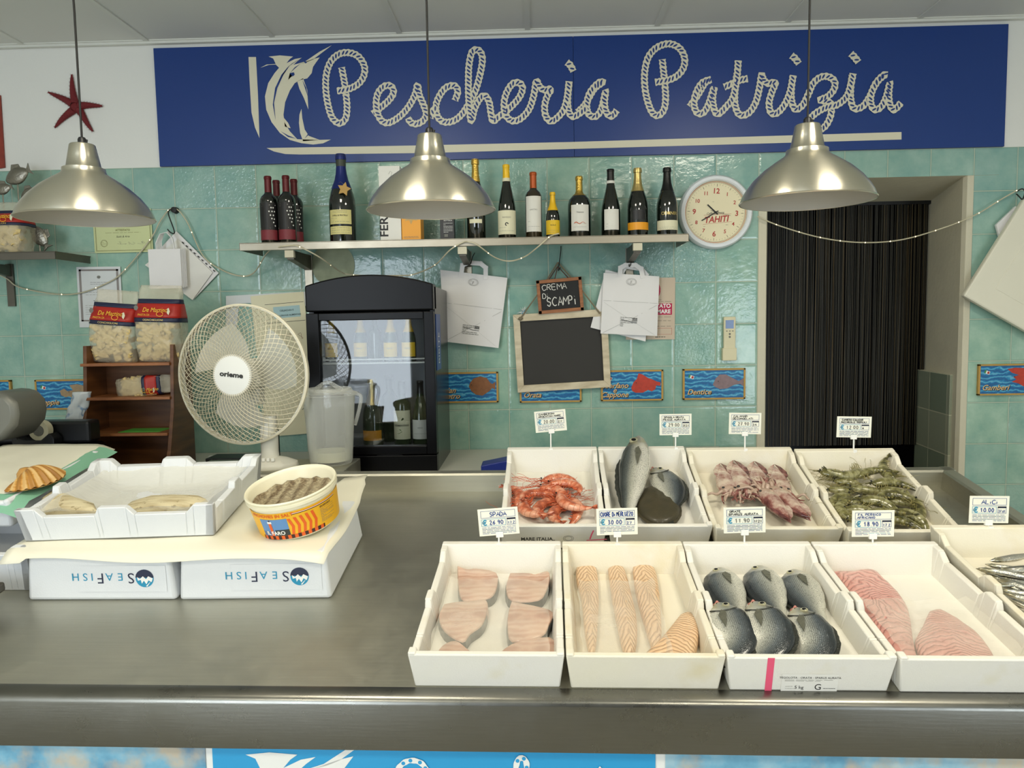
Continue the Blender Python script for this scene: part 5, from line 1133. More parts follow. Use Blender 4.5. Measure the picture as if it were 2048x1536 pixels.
# small things at the foot of the wall
c = onY(470, 903, -.12); b = MB(); b.box(-.12, -.05, 0, .10, .02, .002, 'paper', RX(18)); o = b.build('paper_sheets', mw=T(c.x, -.15, WZ + .001)); tag(o, 'white sheets lying on the worktop behind the fan', 'paper')
b = MB(); b.box(0, 0, 0, .26, .12, .045, 'black'); p = onY(405, 935, -.45); o = b.build('black_box', mw=T(p.x, -.42, WZ + .0005), bevel=.004); tag(o, 'flat black box on the worktop right of the wooden rack', 'box')
p = onY(552, 900, -.62); b = MB(); b.box(-.02, -.02, 0, .02, .02, .125, 'black'); o = b.build('black_bottle', mw=T(p.x, -.64, UZ), bevel=.01); tag(o, 'black upright container behind the fan column', 'container')
p = onY(990, 930, -.7); b = MB(); b.prism([(-.055, 0), (.05, 0), (.05, .075), (-.055, .055)], 0, .10, simple('blue plastic', '#1c2f86', .4), 'y'); o = b.build('blue_tub', mw=T(p.x, -.72, WZ + .001), bevel=.004); tag(o, 'blue plastic tub peeking out behind the first back row tray', 'tub')
# ================================================================ LEFT WALL SHELF
p = onY(110, 502, -.28); sz = p.z; X = T(p.x, 0, sz)
t = thing('wall_shelf', 'short steel wall shelf at the left edge with pasta and fish figures', 'shelf', X)
b = MB(); b.box(-.9, -.28, -.004, 0, -.004, 0, 'dark_steel'); b.box(-.9, -.28, -.036, 0, -.277, -.004, 'dark_steel'); b.box(-.003, -.28, -.036, 0, -.01, -.004, 'dark_steel'); b.build('board', t, bevel=.001)
xb_ = onY(20, 560, -.01).x - p.x; b = MB(); b.box(xb_ - .018, -.012, -.235, xb_ + .018, -.002, -.03, 'dark_steel'); b.build('bracket_rail', t); b = MB(); b.prism([(-.26, -.036), (-.26, -.06), (-.012, -.09), (-.012, -.036)], xb_ - .012, xb_ + .012, 'dark_steel', 'x'); b.build('bracket_arm', t)
q = onY(26, 490, -.17); pasta_bag(T(q.x, -.19, sz + .0005), .20, .235, .15, 'pasta bag with navy and red band on the left wall shelf', fill=.5)
m = NT('pewter'); M['pewter'] = m.set(color='#8c887c', metal=.8, rough=.35, normal=m.bump(m.noise(90, 2), .5, .004))
def fish_fig(px, py, s_, lab, ang=0, Y=-.13, stand=False):
    c = onY(px, py, Y); X = T(c.x, Y, c.z) @ RY(ang); t = thing('fish_figure', lab, 'ornament', X, 'pewter fish figures on the left wall shelf')
    b = MB(); n = 20; vs = []; fs = []
    for j in range(13):
        u = j / 12; hh_ = s_ * .34 * math.sin(math.pi * min(1, u * .93 + .03)) ** .7; th = hh_ * .35; x = s_ * (u - .5)
        for i in range(12): a = 2 * math.pi * i / 12; vs.append((x, th * math.cos(a), hh_ * math.sin(a)))
    for j in range(12):
        for i in range(12): a = j * 12 + i; d_ = j * 12 + (i + 1) % 12; fs.append((a, d_, d_ + 12, a + 12))
    fs += [tuple(range(12))[::-1], tuple(range(144, 156))]; b.add(vs, fs, 'pewter'); b.build('body', t, smooth=0)
    b = MB(); b.prism([(s_ * .42, 0), (s_ * .66, s_ * .26), (s_ * .60, 0), (s_ * .66, -s_ * .26)], -.004, .004, 'pewter', 'y'); b.build('tail', t, bevel=.002)
    b = MB(); b.prism([(-s_ * .15, s_ * .28), (s_ * .0, s_ * .50), (s_ * .28, s_ * .40), (s_ * .30, s_ * .15)], -.003, .003, 'pewter', 'y'); b.build('dorsal_fin', t, bevel=.002)
    b = MB()
    for sg in (-1, 1): b.lathe([(0, s_ * .05), (s_ * .035, s_ * .04), (s_ * .045, 0)], 'pewter', 12, T(-s_ * .30, sg * s_ * .065, s_ * .07) @ RX(90 if sg < 0 else -90) @ T(0, 0, 0))
    b.build('eyes', t, smooth=60)
    if stand:
        b = MB(); zz = sz - c.z; U = RY(-ang); b.tube([U @ Vector((0, 0, -s_ * .2)), U @ Vector((0, 0, zz))], .003, 'pewter'); b.box(-.03, -.02, zz, .03, .02, zz + .005, 'pewter', U); b.build('stand', t)
fish_fig(34, 352, .115, 'pewter fish figure at the very top above the left wall shelf', -25, stand=True)
fish_fig(58, 388, .085, 'smaller pewter fish figure swimming lower, behind the left lamp', -28, -.12, True); fish_fig(5, 378, .08, 'pewter fish figure cut by the left picture edge', -15, -.12, True)
fish_fig(78, 472, .11, 'dark pewter fish figure standing at the right end of the left shelf', 55, -.14, True)
# ================================================================ POSTERS AND PAPERS ON THE WALL
def sheet(name, cs, Y, mat, label, cat, fn=None, rot=0, th=.0015):
    P = [onY(a, b_, Y) for a, b_ in cs]; c = sum(P, Vector()) / 4; w = ((P[1] - P[0]).length + (P[2] - P[3]).length) / 2; h = ((P[3] - P[0]).length + (P[2] - P[1]).length) / 2
    d = P[1] - P[0]; X = T(c.x, Y, c.z) @ Matrix.Rotation(-math.atan2(d.z, d.x), 4, 'Y'); t = thing(name, label, cat, X)
    MB().box(-w / 2, 0, -h / 2, w / 2, th, h / 2, mat).build('sheet', t)
    if fn: b = MB(T(0, -.0006, 0)); fn(b, w, h); b.build('print', t)
    return t
def f_cert(b, w, h):
    GC = simple('certificate border', '#6d6a2e', .6)
    for e in (.008, .011): 
        for q in ((-w / 2 + e, -h / 2 + e, w / 2 - e, -h / 2 + e + .0012), (-w / 2 + e, h / 2 - e, w / 2 - e, h / 2 - e + .0012), (-w / 2 + e, -h / 2 + e, -w / 2 + e + .0012, h / 2 - e), (w / 2 - e, -h / 2 + e, w / 2 - e + .0012, h / 2 - e)): b.rect(*q, GC)
    b.text('ATTESTATO', 0, h * .0, .013, GC, bold=.02); b.text('Sushi & Arte', 0, -h * .15, .013, 'ink', shear=.3); b.lines(-w * .3, w * .3, -h * .06, -h * .02, 1, GC)
    for r_ in (.017, .014): b.stroke([(-w * .33 + r_ * math.cos(k / 3), -h * .28 + r_ * math.sin(k / 3)) for k in range(20)], .001, GC)
    b.lines(-.01 - w * .34, .01 - w * .32, -h * .31, -h * .24, 2, GC)
    for x in (-.08, .1, .28): b.stroke([tuple(p) for p in smooth_path([(w * x + random.uniform(-.015, .015) + k * .004, -h * .28 + random.uniform(-.008, .008)) for k in range(8)], 3)], .0008, 'ink_grey')
sheet('certificate', [(184, 420), (302, 417), (306, 504), (190, 506)], -.008, 'cert_green', 'pale green certificate with a round seal, behind the left lamp', 'certificate', f_cert)
def f_dip(b, w, h):
    BR = simple('diploma border', '#8d8784', .7)
    for q in ((-.45, -.40, -.40, .46), (.40, -.40, .45, .46), (-.45, .43, .45, .46), (-.45, -.40, .45, -.375)): b.rect(q[0] * w, q[1] * h, q[2] * w, q[3] * h, BR)
    b.poly([(.01 * math.cos(k), h * .33 + .008 * math.sin(k)) for k in range(6)], 'ink_grey'); b.lines(-w * .2, w * .2, h * .2, h * .26, 2, 'ink'); b.lines(-w * .32, w * .32, h * .02, h * .1, 2, 'ink_grey'); b.lines(-w * .15, w * .15, -h * .08, -h * .04, 1, 'ink', w=.002); b.lines(-w * .34, w * .34, -h * .3, -h * .12, 5, 'ink_grey')
    b.stroke([(w * .22 + .009 * math.cos(k / 3), -h * .3 + .009 * math.sin(k / 3)) for k in range(20)], .001, 'ink')
sheet('diploma', [(152, 534), (241, 533), (246, 653), (160, 656)], -.008, 'cert_white', 'white diploma with a grey border, above the wooden rack', 'diploma', f_dip)
def f_all(b, w, h):
    b.rect(-w * .10, h * .33, w * .40, h * .41, simple('pale blue box', '#a8c8cc', .6)); b.text('CELIACHIA E', w * .15, h * .375, .012, 'ink', bold=.02); b.text('INTOLLERANZE ALIMENTARI', w * .15, h * .342, .0105, 'ink', bold=.02)
    b.rect(-w * .25, h * .43, w * .48, h * .433, 'ink'); b.rect(-w * .25, h * .30, w * .48, h * .303, 'ink'); b.lines(w * .0, w * .4, h * .24, h * .28, 1, 'ink')
    for x, z in ((.12, .20), (.34, .20), (.30, .06), (.1, .04), (.32, -.12), (.12, -.15), (.3, -.3)): b.stroke([tuple(p) for p in smooth_path([(w * x + random.uniform(-.018, .018), h * z + random.uniform(-.018, .018)) for k in range(5)], 4)], .0016, 'ink_grey' if z < .1 else FC['brown'])
sheet('allergen_poster', [(508, 592), (612, 583), (632, 868), (525, 872)], -.010, 'label_cream', 'cream poster about food intolerances behind the fan', 'poster', f_all)
def f_hand(b, w, h): b.rect(-w * .30, -h * .1, w * .35, h * .25, 'tile')
b = MB(); P_ = [onY(a, c_, -.006) for a, c_ in ((452, 592), (610, 583), (614, 612), (530, 618), (500, 606), (478, 607), (470, 700), (452, 700))]
b.prism([(p.x, p.z) for p in P_], -.007, -.004, 'cert_white', 'y'); tag(b.build('plastic_sleeve'), 'white plastic sleeve behind the intolerance poster', 'sleeve')
def f_smoke(b, w, h):
    cx, cz_ = w * .08 - .03, h * .30
    b.stroke([(cx + .052 * math.cos(2 * math.pi * k / 40), cz_ + .052 * math.sin(2 * math.pi * k / 40)) for k in range(41)], .013, 'magenta', -.0002); b.rect(cx - .03, cz_ - .006, cx + .035, cz_ + .004, 'ink'); b.stroke([(cx - .035, cz_ + .035), (cx + .035, cz_ - .035)], .010, 'magenta', -.0003)
    b.lines(-w * .42, w * .42, h * .10, h * .16, 2, 'ink'); b.rect(-w * .45, -h * .10, w * .44, h * .085, 'magenta'); b.text('VIETATO', w * .41, h * .015, .026, 'white', -.0004, 'r', bold=.03); b.text('FUMARE', w * .41, -h * .075, .026, 'white', -.0004, 'r', bold=.03)
    b.lines(-w * .42, w * .42, -h * .30, -h * .12, 6, 'ink'); RR = (-w * .42, -h * .42, w * .44, -h * .32); 
    for q in ((RR[0], RR[1], RR[2], RR[1] + .001), (RR[0], RR[3], RR[2], RR[3] + .001), (RR[2] - .001, RR[1], RR[2], RR[3])): b.rect(*q, 'red')
    b.lines(w * .1, w * .42, -h * .48, -h * .44, 1, 'ink', w=.003)
sheet('no_smoking_sign', [(1252, 556), (1350, 555), (1350, 678), (1252, 680)], -.006, simple('beige sign', '#cbb9a2', .5), 'beige no smoking notice partly behind the right paper bags', 'sign', f_smoke)
b = MB(); cc = onY(666, 530, -.005); b.poly([(.105 * math.cos(2 * math.pi * k / 48), .105 * math.sin(2 * math.pi * k / 48)) for k in range(48)], simple('pale map print', '#b4bd9a', .6, var=.4, vscale=25)); tag(b.build('round_sticker', mw=T(cc.x, -.004, cc.z)), 'round pale map-like print on the tiles above the fridge', 'sticker')
P_ = [onY(a, c_, -.006) for a, c_ in ((-30, 195), (0, 190), (9, 335), (-30, 342))]; b = MB(); b.prism([(p.x, p.z) for p in P_], -.006, .002, simple('red coral print', '#a8402e', .5, var=.6, vscale=30), 'y'); tag(b.build('red_poster'), 'red poster cut by the left picture edge above the pasta shelf', 'poster')
# starfish
c = onY(150, 214, -.012); b = MB(T(c.x, -.004, c.z)); q = []
PX = [(142, 148), (203, 209), (186, 261), (108, 255), (95, 182)]; tips = [onY(a, d_, -.012) - c for a, d_ in PX]; n = 5
vs = [(0, -.020, 0)]; ring = []
for k in range(5):
    t0 = Vector((tips[k].x, tips[k].z)); t1 = Vector((tips[(k + 1) % 5].x, tips[(k + 1) % 5].z)); d = t0.normalized(); nn = Vector((-d.y, d.x)); L = t0.length
    arm = []
    for j in range(9): s_ = j / 8; pt = d * (.018 + (L - .018) * s_) + nn * .006 * math.sin(s_ * 3 + k); hw_ = .0155 * (1 - s_) ** .7 + .003; arm.append((pt, hw_, .016 * (1 - s_) + .004))
    vs_ = []; fs_ = []
    for pt, hw_, hh_ in arm:
        for i in range(8): a = math.pi * i / 7; vs_.append((pt.x + nn.x * hw_ * math.cos(a), -hh_ * math.sin(a), pt.y + nn.y * hw_ * math.cos(a)))
    for j in range(8):
        for i in range(7): a = j * 8 + i; fs_.append((a, a + 1, a + 9, a + 8))
    b.add(vs_, fs_, 'starfish_m' if 'starfish_m' in M else M.setdefault('starfish_m', simple('dried starfish', '#7a1a20', .7, bump=1.0, bscale=220, var=.3, vscale=60)))
    for j in range(1, 9):
        for sg in (-1, 1):
            pt, hw_, hh_ = arm[j if j < 9 else 8]
            for e in (0, .5): p3 = Vector((pt.x + sg * nn.x * hw_, -.003, pt.y + sg * nn.y * hw_)) - Vector((d.x, 0, d.y)) * e * .008; b.tube([p3, p3 + Vector((sg * nn.x, 0, sg * nn.y)) * .004 + Vector((d.x, 0, d.y)) * .0015], .0007, 'starfish_m', 3)
b.lathe([(0, .020), (.014, .018), (.024, .010), (.026, 0)], 'starfish_m', 20, RX(90)); tag(b.build('starfish', smooth=0), 'dark red dried starfish on the white wall behind the left lamp', 'starfish')
# remote control
c = onY(1458, 677, -.012); t = thing('remote_control', 'cream air conditioner remote in its wall holder', 'remote', T(c.x, -.002, c.z)); CR_ = simple('cream plastic', '#dcd4b0', .45)
MB().box(-.028, -.024, -.09, .028, -.006, .104, CR_).build('remote_body', t, bevel=.004); MB().box(-.034, -.028, -.105, .033, 0, -.045, CR_).build('holder', t, bevel=.003); MB().box(-.020, -.0248, .048, .018, -.0235, .088, simple('lcd', '#5b78a8', .2)).build('screen', t)
b = MB(); 
for x in (-.014, 0, .014): b.rect(x - .004, .034, x + .004, .038, 'ink_grey', -.0245)
for z in (.022, .008): b.lathe([(0, .0015), (.005, .001), (.0055, -.001)], 'ink_grey', 12, T(0, -.024, z) @ RX(90))
b.build('buttons', t)
# hanging string of paper carrier handles and folder at left
hk = onY(346, 420, -.02); b = MB(); b.tube(smooth_path([(hk.x + .02, -.02, hk.z - .012), (hk.x + .008, -.018, hk.z + .004), (hk.x - .008, -.03, hk.z), (hk.x - .014, -.04, hk.z - .02), (hk.x + .012, -.045, hk.z - .10), (hk.x + .010, -.05, hk.z - .116), (hk.x - .004, -.055, hk.z - .108), (hk.x - .014, -.058, hk.z - .095)], 5), .0028, 'cable', 8); b.lathe([(0, .03), (.014, .028), (.016, 0)], 'cable', 14, T(hk.x + .006, 0, hk.z) @ RX(90)); tag(b.build('wall_hook', smooth=60), 'black wall hook carrying the bundle of small white bags', 'hook')
o_ = onY(302, 500, -.05)
for k in range(5):
    t = thing('small_paper_bag', 'small plain white bag with cord handles in the hanging bundle, ' + ('frontmost', 'second from the front', 'in its middle', 'second from the wall', 'nearest the wall')[k], 'bag', T(o_.x, -.05, 0), 'small white bags bundled on the wall hook')
    z0_, z1_b = onY(305, 578, -.05).z, onY(305, 500, -.05).z; w_ = (onY(371, 500, -.05).x - o_.x)
    b = MB(); b.box(k * .003, -.030 + k * .007, z0_ + k * .002, w_ + k * .003 - .012, -.027 + k * .007, z1_b + k * .001, 'paper'); b.build('bag', t)
    for e in (0, 1):
        b = MB(); s_ = .045 - k * .003 - e * .002; cx_ = w_ / 2; b.tube([(cx_ - s_, -.028 + k * .007, z1_b - .004), (cx_ - s_, -.028 + k * .007, z1_b + .03 + .002 * k), (cx_ - s_ * .5, -.028 + k * .007, z1_b + .072 + .002 * k), (cx_ + s_ * .2, -.028 + k * .007, z1_b + .078 + .002 * k), (cx_ + s_ * .8, -.028 + k * .007, z1_b + .05), (cx_ + s_, -.028 + k * .007, z1_b - .004)], .0016, 'paper', 5); b.build('cord_handle', t, smooth=60)
def f_fold(b, w, h):
    b.lines(-w * .4, w * .4, -h * .42, h * .42, 14, 'ink_grey', w=.0010)
t = sheet('ring_binder_sheet', [(352, 462), (434, 543), (392, 600), (300, 520)], -.014, 'paper', 'perforated white document sleeve hung cornerwise behind the small bags', 'sleeve', None)
b = MB(); P_ = [onY(a, c_, -.022) for a, c_ in ((356, 478), (425, 545), (385, 600), (290, 530))]
b.prism([(p.x, p.z) for p in P_], -.0225, -.020, 'label_white', 'y'); o = b.build('document', smooth=None); tag(o, 'handwritten sheet hung cornerwise behind the small white bags', 'document')
b = MB(); p, q = onY(362, 482, -.024), onY(432, 545, -.024); d = q - p
for k in range(9): c_ = p + d * (k + .5) / 9; b.box(-.006, -.0005, -.0025, .006, 0, .0025, 'ink', T(c_) @ RY(42))
o = b.build('punched_strip'); tag(o, 'punched edge strip of the hanging document sleeve', 'strip')
# big tote at the right edge
bg = [(2044, 398), (2170, 520), (2120, 705), (1922, 592)]
P_ = [onY(a, c_, -.05) for a, c_ in bg]; o0 = P_[0]; t = thing('paper_bag', 'large cream paper bag hanging cornerwise at the right edge', 'bag', T(o0.x, -.05, o0.z))
b = MB(); q = [(p.x - o0.x, p.z - o0.z) for p in P_]; b.prism(q, -.022, .012, 'wrap_paper', 'y'); b.build('bag_body', t, bevel=.008)
b = MB(); cx = sum(a for a, _ in q) / 4; cz_ = sum(a for _, a in q) / 4; b.prism([(cx + (a - cx) * .62 + .02, cz_ + (c_ - cz_) * .62) for a, c_ in q], -.0235, -.021, 'wrap_paper', 'y'); b.build('bag_panel', t, bevel=.002)
P_ = [onY(a, c_, -.02) for a, c_ in ((2030, 412), (2040, 440), (1998, 478), (1990, 450))]; b = MB(); b.prism([(p.x, p.z) for p in P_], -.03, -.012, 'paper', 'y'); tag(b.build('folded_cloth', bevel=.004), 'small folded white cloth behind the big cream bag', 'cloth')
hk2 = onY(2040, 383, -.02); b = MB(); b.tube(smooth_path([(hk2.x - .012, -.01, hk2.z), (hk2.x + .01, -.02, hk2.z + .012), (hk2.x + .016, -.03, hk2.z - .01), (hk2.x - .012, -.05, hk2.z - .06), (hk2.x - .018, -.06, hk2.z - .08)], 5), .0028, 'cable', 8); b.tube(smooth_path([(hk2.x - .01, -.01, hk2.z - .01), (hk2.x - .014, -.03, hk2.z - .02), (hk2.x + .016, -.05, hk2.z - .07), (hk2.x + .02, -.06, hk2.z - .10)], 5), .0028, 'cable', 8); tag(b.build('wall_hook', smooth=60), 'black wall hook at the right edge holding the cream bag', 'hook')
# ================================================================ STRING LIGHTS
LT = simple('clear light tube', '#c9c2a6', .35); LE = NT('fairy bulb').set(color='#fff4d8', emit='#ffe9b0', es=5.0)
BULB = None
def drape(pts, label, name='light_rope', Y=-.30, every=.085):
    t = thing('string_lights', label, 'lights', T(0, -.05, 2.0)); global BULB
    P = [onY(p[0], p[1], p[2] if len(p) > 2 else Y) for p in pts]; P = smooth_path(P, 8); b = MB(T(0, .05, -2.0)); b.tube(P, .0032, LT, 6, caps=False); b.build(name, t, smooth=60)
    acc = 0
    for i in range(1, len(P)):
        acc += (P[i] - P[i - 1]).length
        if acc > every:
            acc = 0; p = P[i] - Vector((0, .003, 0))
            if BULB is None: b = MB(); b.lathe([(0, -.003), (.0022, -.0012), (.0022, .0012), (0, .003)], LE, 6); o = b.build('bulb', t); BULB = o
            else: o = BULB.copy(); COL.objects.link(o); o.parent = t
            o.location = p - Vector((0, -.05, 2.0))
drape([(-10, 545, -.02), (15, 558, -.02), (40, 575, -.02), (110, 588, -.02), (160, 586, -.02), (210, 568, -.02), (245, 545, -.02), (300, 480, -.02), (322, 440, -.02), (346, 416, -.02), (372, 440, -.02), (405, 510, -.02), (440, 538, -.02), (480, 552, -.02), (508, 545, -.05), (535, 505, -.2), (560, 494, -.305), (584, 491, -.31), (600, 494, -.31), (640, 515, -.25), (680, 543, -.1), (700, 549, -.08), (740, 551, -.2), (800, 551, -.15), (830, 548, -.1), (870, 530, -.2), (900, 500, -.3), (925, 485, -.31), (938, 484, -.312), (955, 490, -.31), (990, 515, -.25), (1020, 522, -.22), (1050, 513, -.25), (1078, 492, -.31), (1100, 473, -.31), (1118, 467, -.30)], 'long fairy light rope draped from the left edge to the bottle shelf', every=.17)
drape([(1515, 433, -.03), (1560, 452, -.03), (1640, 475, -.03), (1720, 485, -.03), (1800, 480, -.03), (1880, 458, -.03), (1950, 430, -.03), (2000, 400, -.03), (2035, 380, -.03)], 'fairy light rope hanging across the doorway curtain', every=.095)
# ================================================================ FISH AND SEAFOOD
def interp(tab, u):
    for (a, x), (b_, y) in zip(tab, tab[1:]):
        if u <= b_:
            t_ = (u - a) / (b_ - a); t_ = t_ * t_ * (3 - 2 * t_) * .5 + t_ * .5; return x + (y - x) * t_
    return tab[-1][1]
BREAM = ([(0, .004), (.03, .036), (.1, .092), (.2, .148), (.35, .178), (.5, .168), (.65, .130), (.8, .072), (.92, .036), (1, .036)], [(0, .012), (.03, .045), (.1, .085), (.2, .118), (.35, .142), (.5, .132), (.65, .102), (.8, .056), (.92, .036), (1, .040)], [(0, .012), (.05, .045), (.2, .075), (.4, .082), (.65, .055), (.85, .022), (1, .008)])
BASS = ([(0, .004), (.04, .030), (.12, .066), (.25, .098), (.4, .110), (.6, .092), (.8, .055), (.92, .034), (1, .036)], [(0, .022), (.05, .052), (.14, .080), (.25, .096), (.4, .104), (.6, .084), (.8, .048), (.92, .030), (1, .034)], [(0, .014), (.06, .045), (.2, .072), (.4, .076), (.65, .052), (.85, .022), (1, .008)])
SLIM = ([(0, .003), (.05, .028), (.2, .058), (.45, .068), (.7, .05), (.9, .02), (1, .02)], [(0, .006), (.05, .035), (.2, .062), (.45, .07), (.7, .05), (.9, .02), (1, .02)], [(0, .006), (.1, .035), (.4, .048), (.8, .02), (1, .006)])
def fish_mat(name, belly, side, dark, back, stripes=26, metal=.28, rough=.30, edge=.0):
    m = NT(name); uv = m.n('ShaderNodeUVMap'); s = m.n('ShaderNodeSeparateXYZ'); m.l(uv.outputs[0], s.inputs[0]); u, v = s.outputs[0], s.outputs[1]
    nz = m.noise(9, 4); vv = m.math('ADD', v, m.math('MULTIPLY', m.math('SUBTRACT', nz, .5), .22))
    c = m.ramp(vv, ((.25, belly), (.50, side), (.70, dark), (.86, back)))
    w = m.math('SINE', m.math('MULTIPLY', v, stripes * 6.283)); sc = m.n('ShaderNodeTexVoronoi'); sc.feature = 'DISTANCE_TO_EDGE'; sc.inputs['Scale'].default_value = 1.0
    mp = m.n('ShaderNodeMapping'); mp.inputs['Scale'].default_value = (85, stripes * 1.15, 1); m.l(uv.outputs[0], mp.inputs[0]); m.l(mp.outputs[0], sc.inputs['Vector'])
    body = m.ramp(u, ((.17, 0.0), (.23, 1.0)))
    st = m.math('MULTIPLY', m.ramp(sc.outputs['Distance'], ((.0, 1.0), (.12, 0.0))), body)
    c = m.mix(m.math('MULTIPLY', st, .6), c, '#1d2021'); c = m.mix(m.math('MULTIPLY', m.math('MULTIPLY', m.math('GREATER_THAN', w, .35), body), .38), c, '#2a2c2c')
    mott = m.ramp(m.noise(50, 4), ((.45, 0.0), (.62, .7))); head = m.ramp(u, ((.14, 1.0), (.22, 0.0)))
    c = m.mix(m.math('MULTIPLY', head, .6), c, '#3f4240'); c = m.mix(m.math('MULTIPLY', mott, head), c, '#a89e74')
    return m.set(color=c, metal=metal, rough=rough, normal=m.bump(m.math('ADD', m.math('MULTIPLY', sc.outputs['Distance'], body), m.math('MULTIPLY', m.noise(40, 3), .5)), .35, .002), coat=.5)
M['bream'] = fish_mat('sea bream skin', '#eceadb', '#b4b6ac', '#6a7276', '#30363a')
M['bass'] = fish_mat('sea bass skin', '#f2efe2', '#c9c8b8', '#6a706c', '#3a403c', 30)
M['anch'] = fish_mat('anchovy skin', '#e8e6d8', '#d8d6ca', '#2a3038', '#14181d', 10, .75, .16)
M['fin'] = simple('fin', '#6a6a5c', .35, .2, var=.3, vscale=60, bump=.8, bscale=120); M['fin_dark'] = simple('dark fin', '#33352f', .4, .2, bump=.8, bscale=120)
M['eye_w'] = simple('eye ring', '#c8c4a4', .15, .5); M['eye_b'] = simple('eye pupil', '#0a0b0c', .05); M['pink_flesh'] = simple('pink mouth', '#c98478', .3, var=.2, vscale=50)
def fish(name, X, L, TAB, skin, label, cat='fish', bend=.35, sag=0, fine=True, group=None, tail=True, mouth=False, hs=1.0, curl=0.0):
    t = thing(name, label, cat, X, group) if fine else None
    NJ, NI = (44, 28) if fine else (16, 10)
    SPN = [(Vector((0, 0)), 0.0)]
    for k in range(60):     # the spine bends in the lying plane, the tail may curl further
        a = bend * (k + .5) / 60 + curl * max(0, (k + .5) / 60 - .50) / .50; c_ = SPN[-1][0]; SPN.append((c_ + Vector((math.cos(a), -math.sin(a))) * L / 60, a))
    def spine(u): q = SPN[min(60, max(0, round(u * 60)))]; w_ = min(59, int(u * 60)); f_ = u * 60 - w_; return SPN[w_][0].lerp(SPN[w_ + 1][0], f_), SPN[w_][1] + (SPN[w_ + 1][1] - SPN[w_][1]) * f_
    vs = []; fs = []; uv = []
    for j in range(NJ + 1):
        u = (j / NJ) ** 1.15; (c, a) = spine(u); nn = Vector((math.sin(a), math.cos(a))); d, v_, th = interp(TAB[0], u) * L * hs, interp(TAB[1], u) * L * hs, interp(TAB[2], u) * L
        for i in range(NI):
            q = 2 * math.pi * i / NI; cq, sq = math.cos(q), math.sin(q); y = (d if cq > 0 else v_) * cq; z = th * (abs(sq) ** .85) * (1 if sq > 0 else -1)
            gill = .0022 * math.exp(-((u - .225) / .012) ** 2) * (1 if cq > -.9 and cq < .55 else 0) if fine else 0
            z += gill * (1 if sq > 0 else -1)
            vs.append((c.x + nn.x * y, c.y + nn.y * y, z - sag * u * u * L)); uv.append((u, .5 + .5 * cq))
    for j in range(NJ):
        for i in range(NI): a = j * NI + i; d = j * NI + (i + 1) % NI; fs.append((a, a + NI, d + NI, d))
    fs += [tuple(range(NI)), tuple(range(NJ * NI, NJ * NI + NI))[::-1]]
    b = MB(); b.add(vs, fs, skin, None, uv)
    if not fine: 
        (c, a) = spine(1.0); U = T(c.x, c.y, -sag * L) @ RZ(-math.degrees(a)); b.prism([(-.01 * L, 0), (.10 * L, .07 * L), (.06 * L, 0), (.10 * L, -.07 * L)], -.0006, .0006, 'fin_dark', 'z', U)
        (c, a) = spine(.10)
        for sg in (-1, 1): b.lathe([(.018 * L, 0), (.016 * L, .006 * L), (0, .008 * L)], 'eye_w', 8, T(c.x, c.y + .012 * L, 0) @ (RX(0) if sg > 0 else RX(180)) @ T(0, 0, .030 * L)); b.lathe([(.010 * L, .006 * L), (0, .0095 * L)], 'eye_b', 8, T(c.x, c.y + .012 * L, 0) @ (RX(0) if sg > 0 else RX(180)) @ T(0, 0, .030 * L))
        o = b.build(name, mw=X, smooth=60); tag(o, label, cat, group); return o
    b.build('body', t, smooth=60)
    def at(u, yf, zf): (c, a) = spine(u); nn = Vector((math.sin(a), math.cos(a))); y = yf * (interp(TAB[0], u) if yf > 0 else interp(TAB[1], u)) * L * hs; return Vector((c.x + nn.x * y, c.y + nn.y * y, zf * interp(TAB[2], u) * L - sag * u * u * L))
    for sg in (1, -1):
        e = at(.115, .34, sg * .985); b = MB(T(e) @ (Matrix() if sg > 0 else RX(180))); r_ = .030 * L; b.lathe([(r_ * 1.15, -.004), (r_ * 1.1, .0005), (r_ * .62, .0022)], 'eye_w', 20, caps=False); b.lathe([(r_ * .64, .0021), (r_ * .4, .0034), (0, .0040)], 'eye_b', 20, caps=False); b.build('eye', t, smooth=60)
        # pectoral fin: a long pointed blade lying on the flank
        p0_, p1_, p2_, p3_ = at(.23, -.20, sg * 1.06), at(.26, .02, sg * 1.08), at(.46, -.26, sg * 1.13), at(.30, -.42, sg * 1.05); off = Vector((0, 0, sg * .0015))
        b = MB(); q = [p0_, p1_, p1_.lerp(p2_, .5) + Vector((0, .002, 0)), p2_, p3_.lerp(p2_, .5), p3_]; b.add([x + off * 2 for x in q] + [x for x in q], [(0, 1, 2, 3, 4, 5)[::-1] if sg > 0 else (0, 1, 2, 3, 4, 5), (6, 7, 8, 9, 10, 11)] + [(i, (i + 1) % 6, 6 + (i + 1) % 6, 6 + i) for i in range(6)], 'fin'); b.build('pectoral_fin', t)
    b = MB(); b.tube([at(.205, .6, 1.02), at(.232, .2, 1.08), at(.236, -.2, 1.08), at(.215, -.6, 1.0), at(.17, -.85, .7)], .0019, 'fin_dark', 5); b.tube([at(.004, -.2, .9), at(.03, -.28, 1.02), at(.065, -.34, 1.0)], .0011, 'eye_b', 5); b.build('gill_line', t, smooth=60)
    b = MB(); pts = [at(.30 + .55 * k / 16, .96, 0) for k in range(17)]; tp = [at(.30 + .55 * k / 16, 1.0, 0) + Vector((math.sin(spine(.30 + .55 * k / 16)[1]), math.cos(spine(.3 + .55 * k / 16)[1]), 0)) * L * (.030 * math.sin(math.pi * (k + .6) / 17) ** .5) * (1 - .18 * (k % 2)) for k in range(17)]
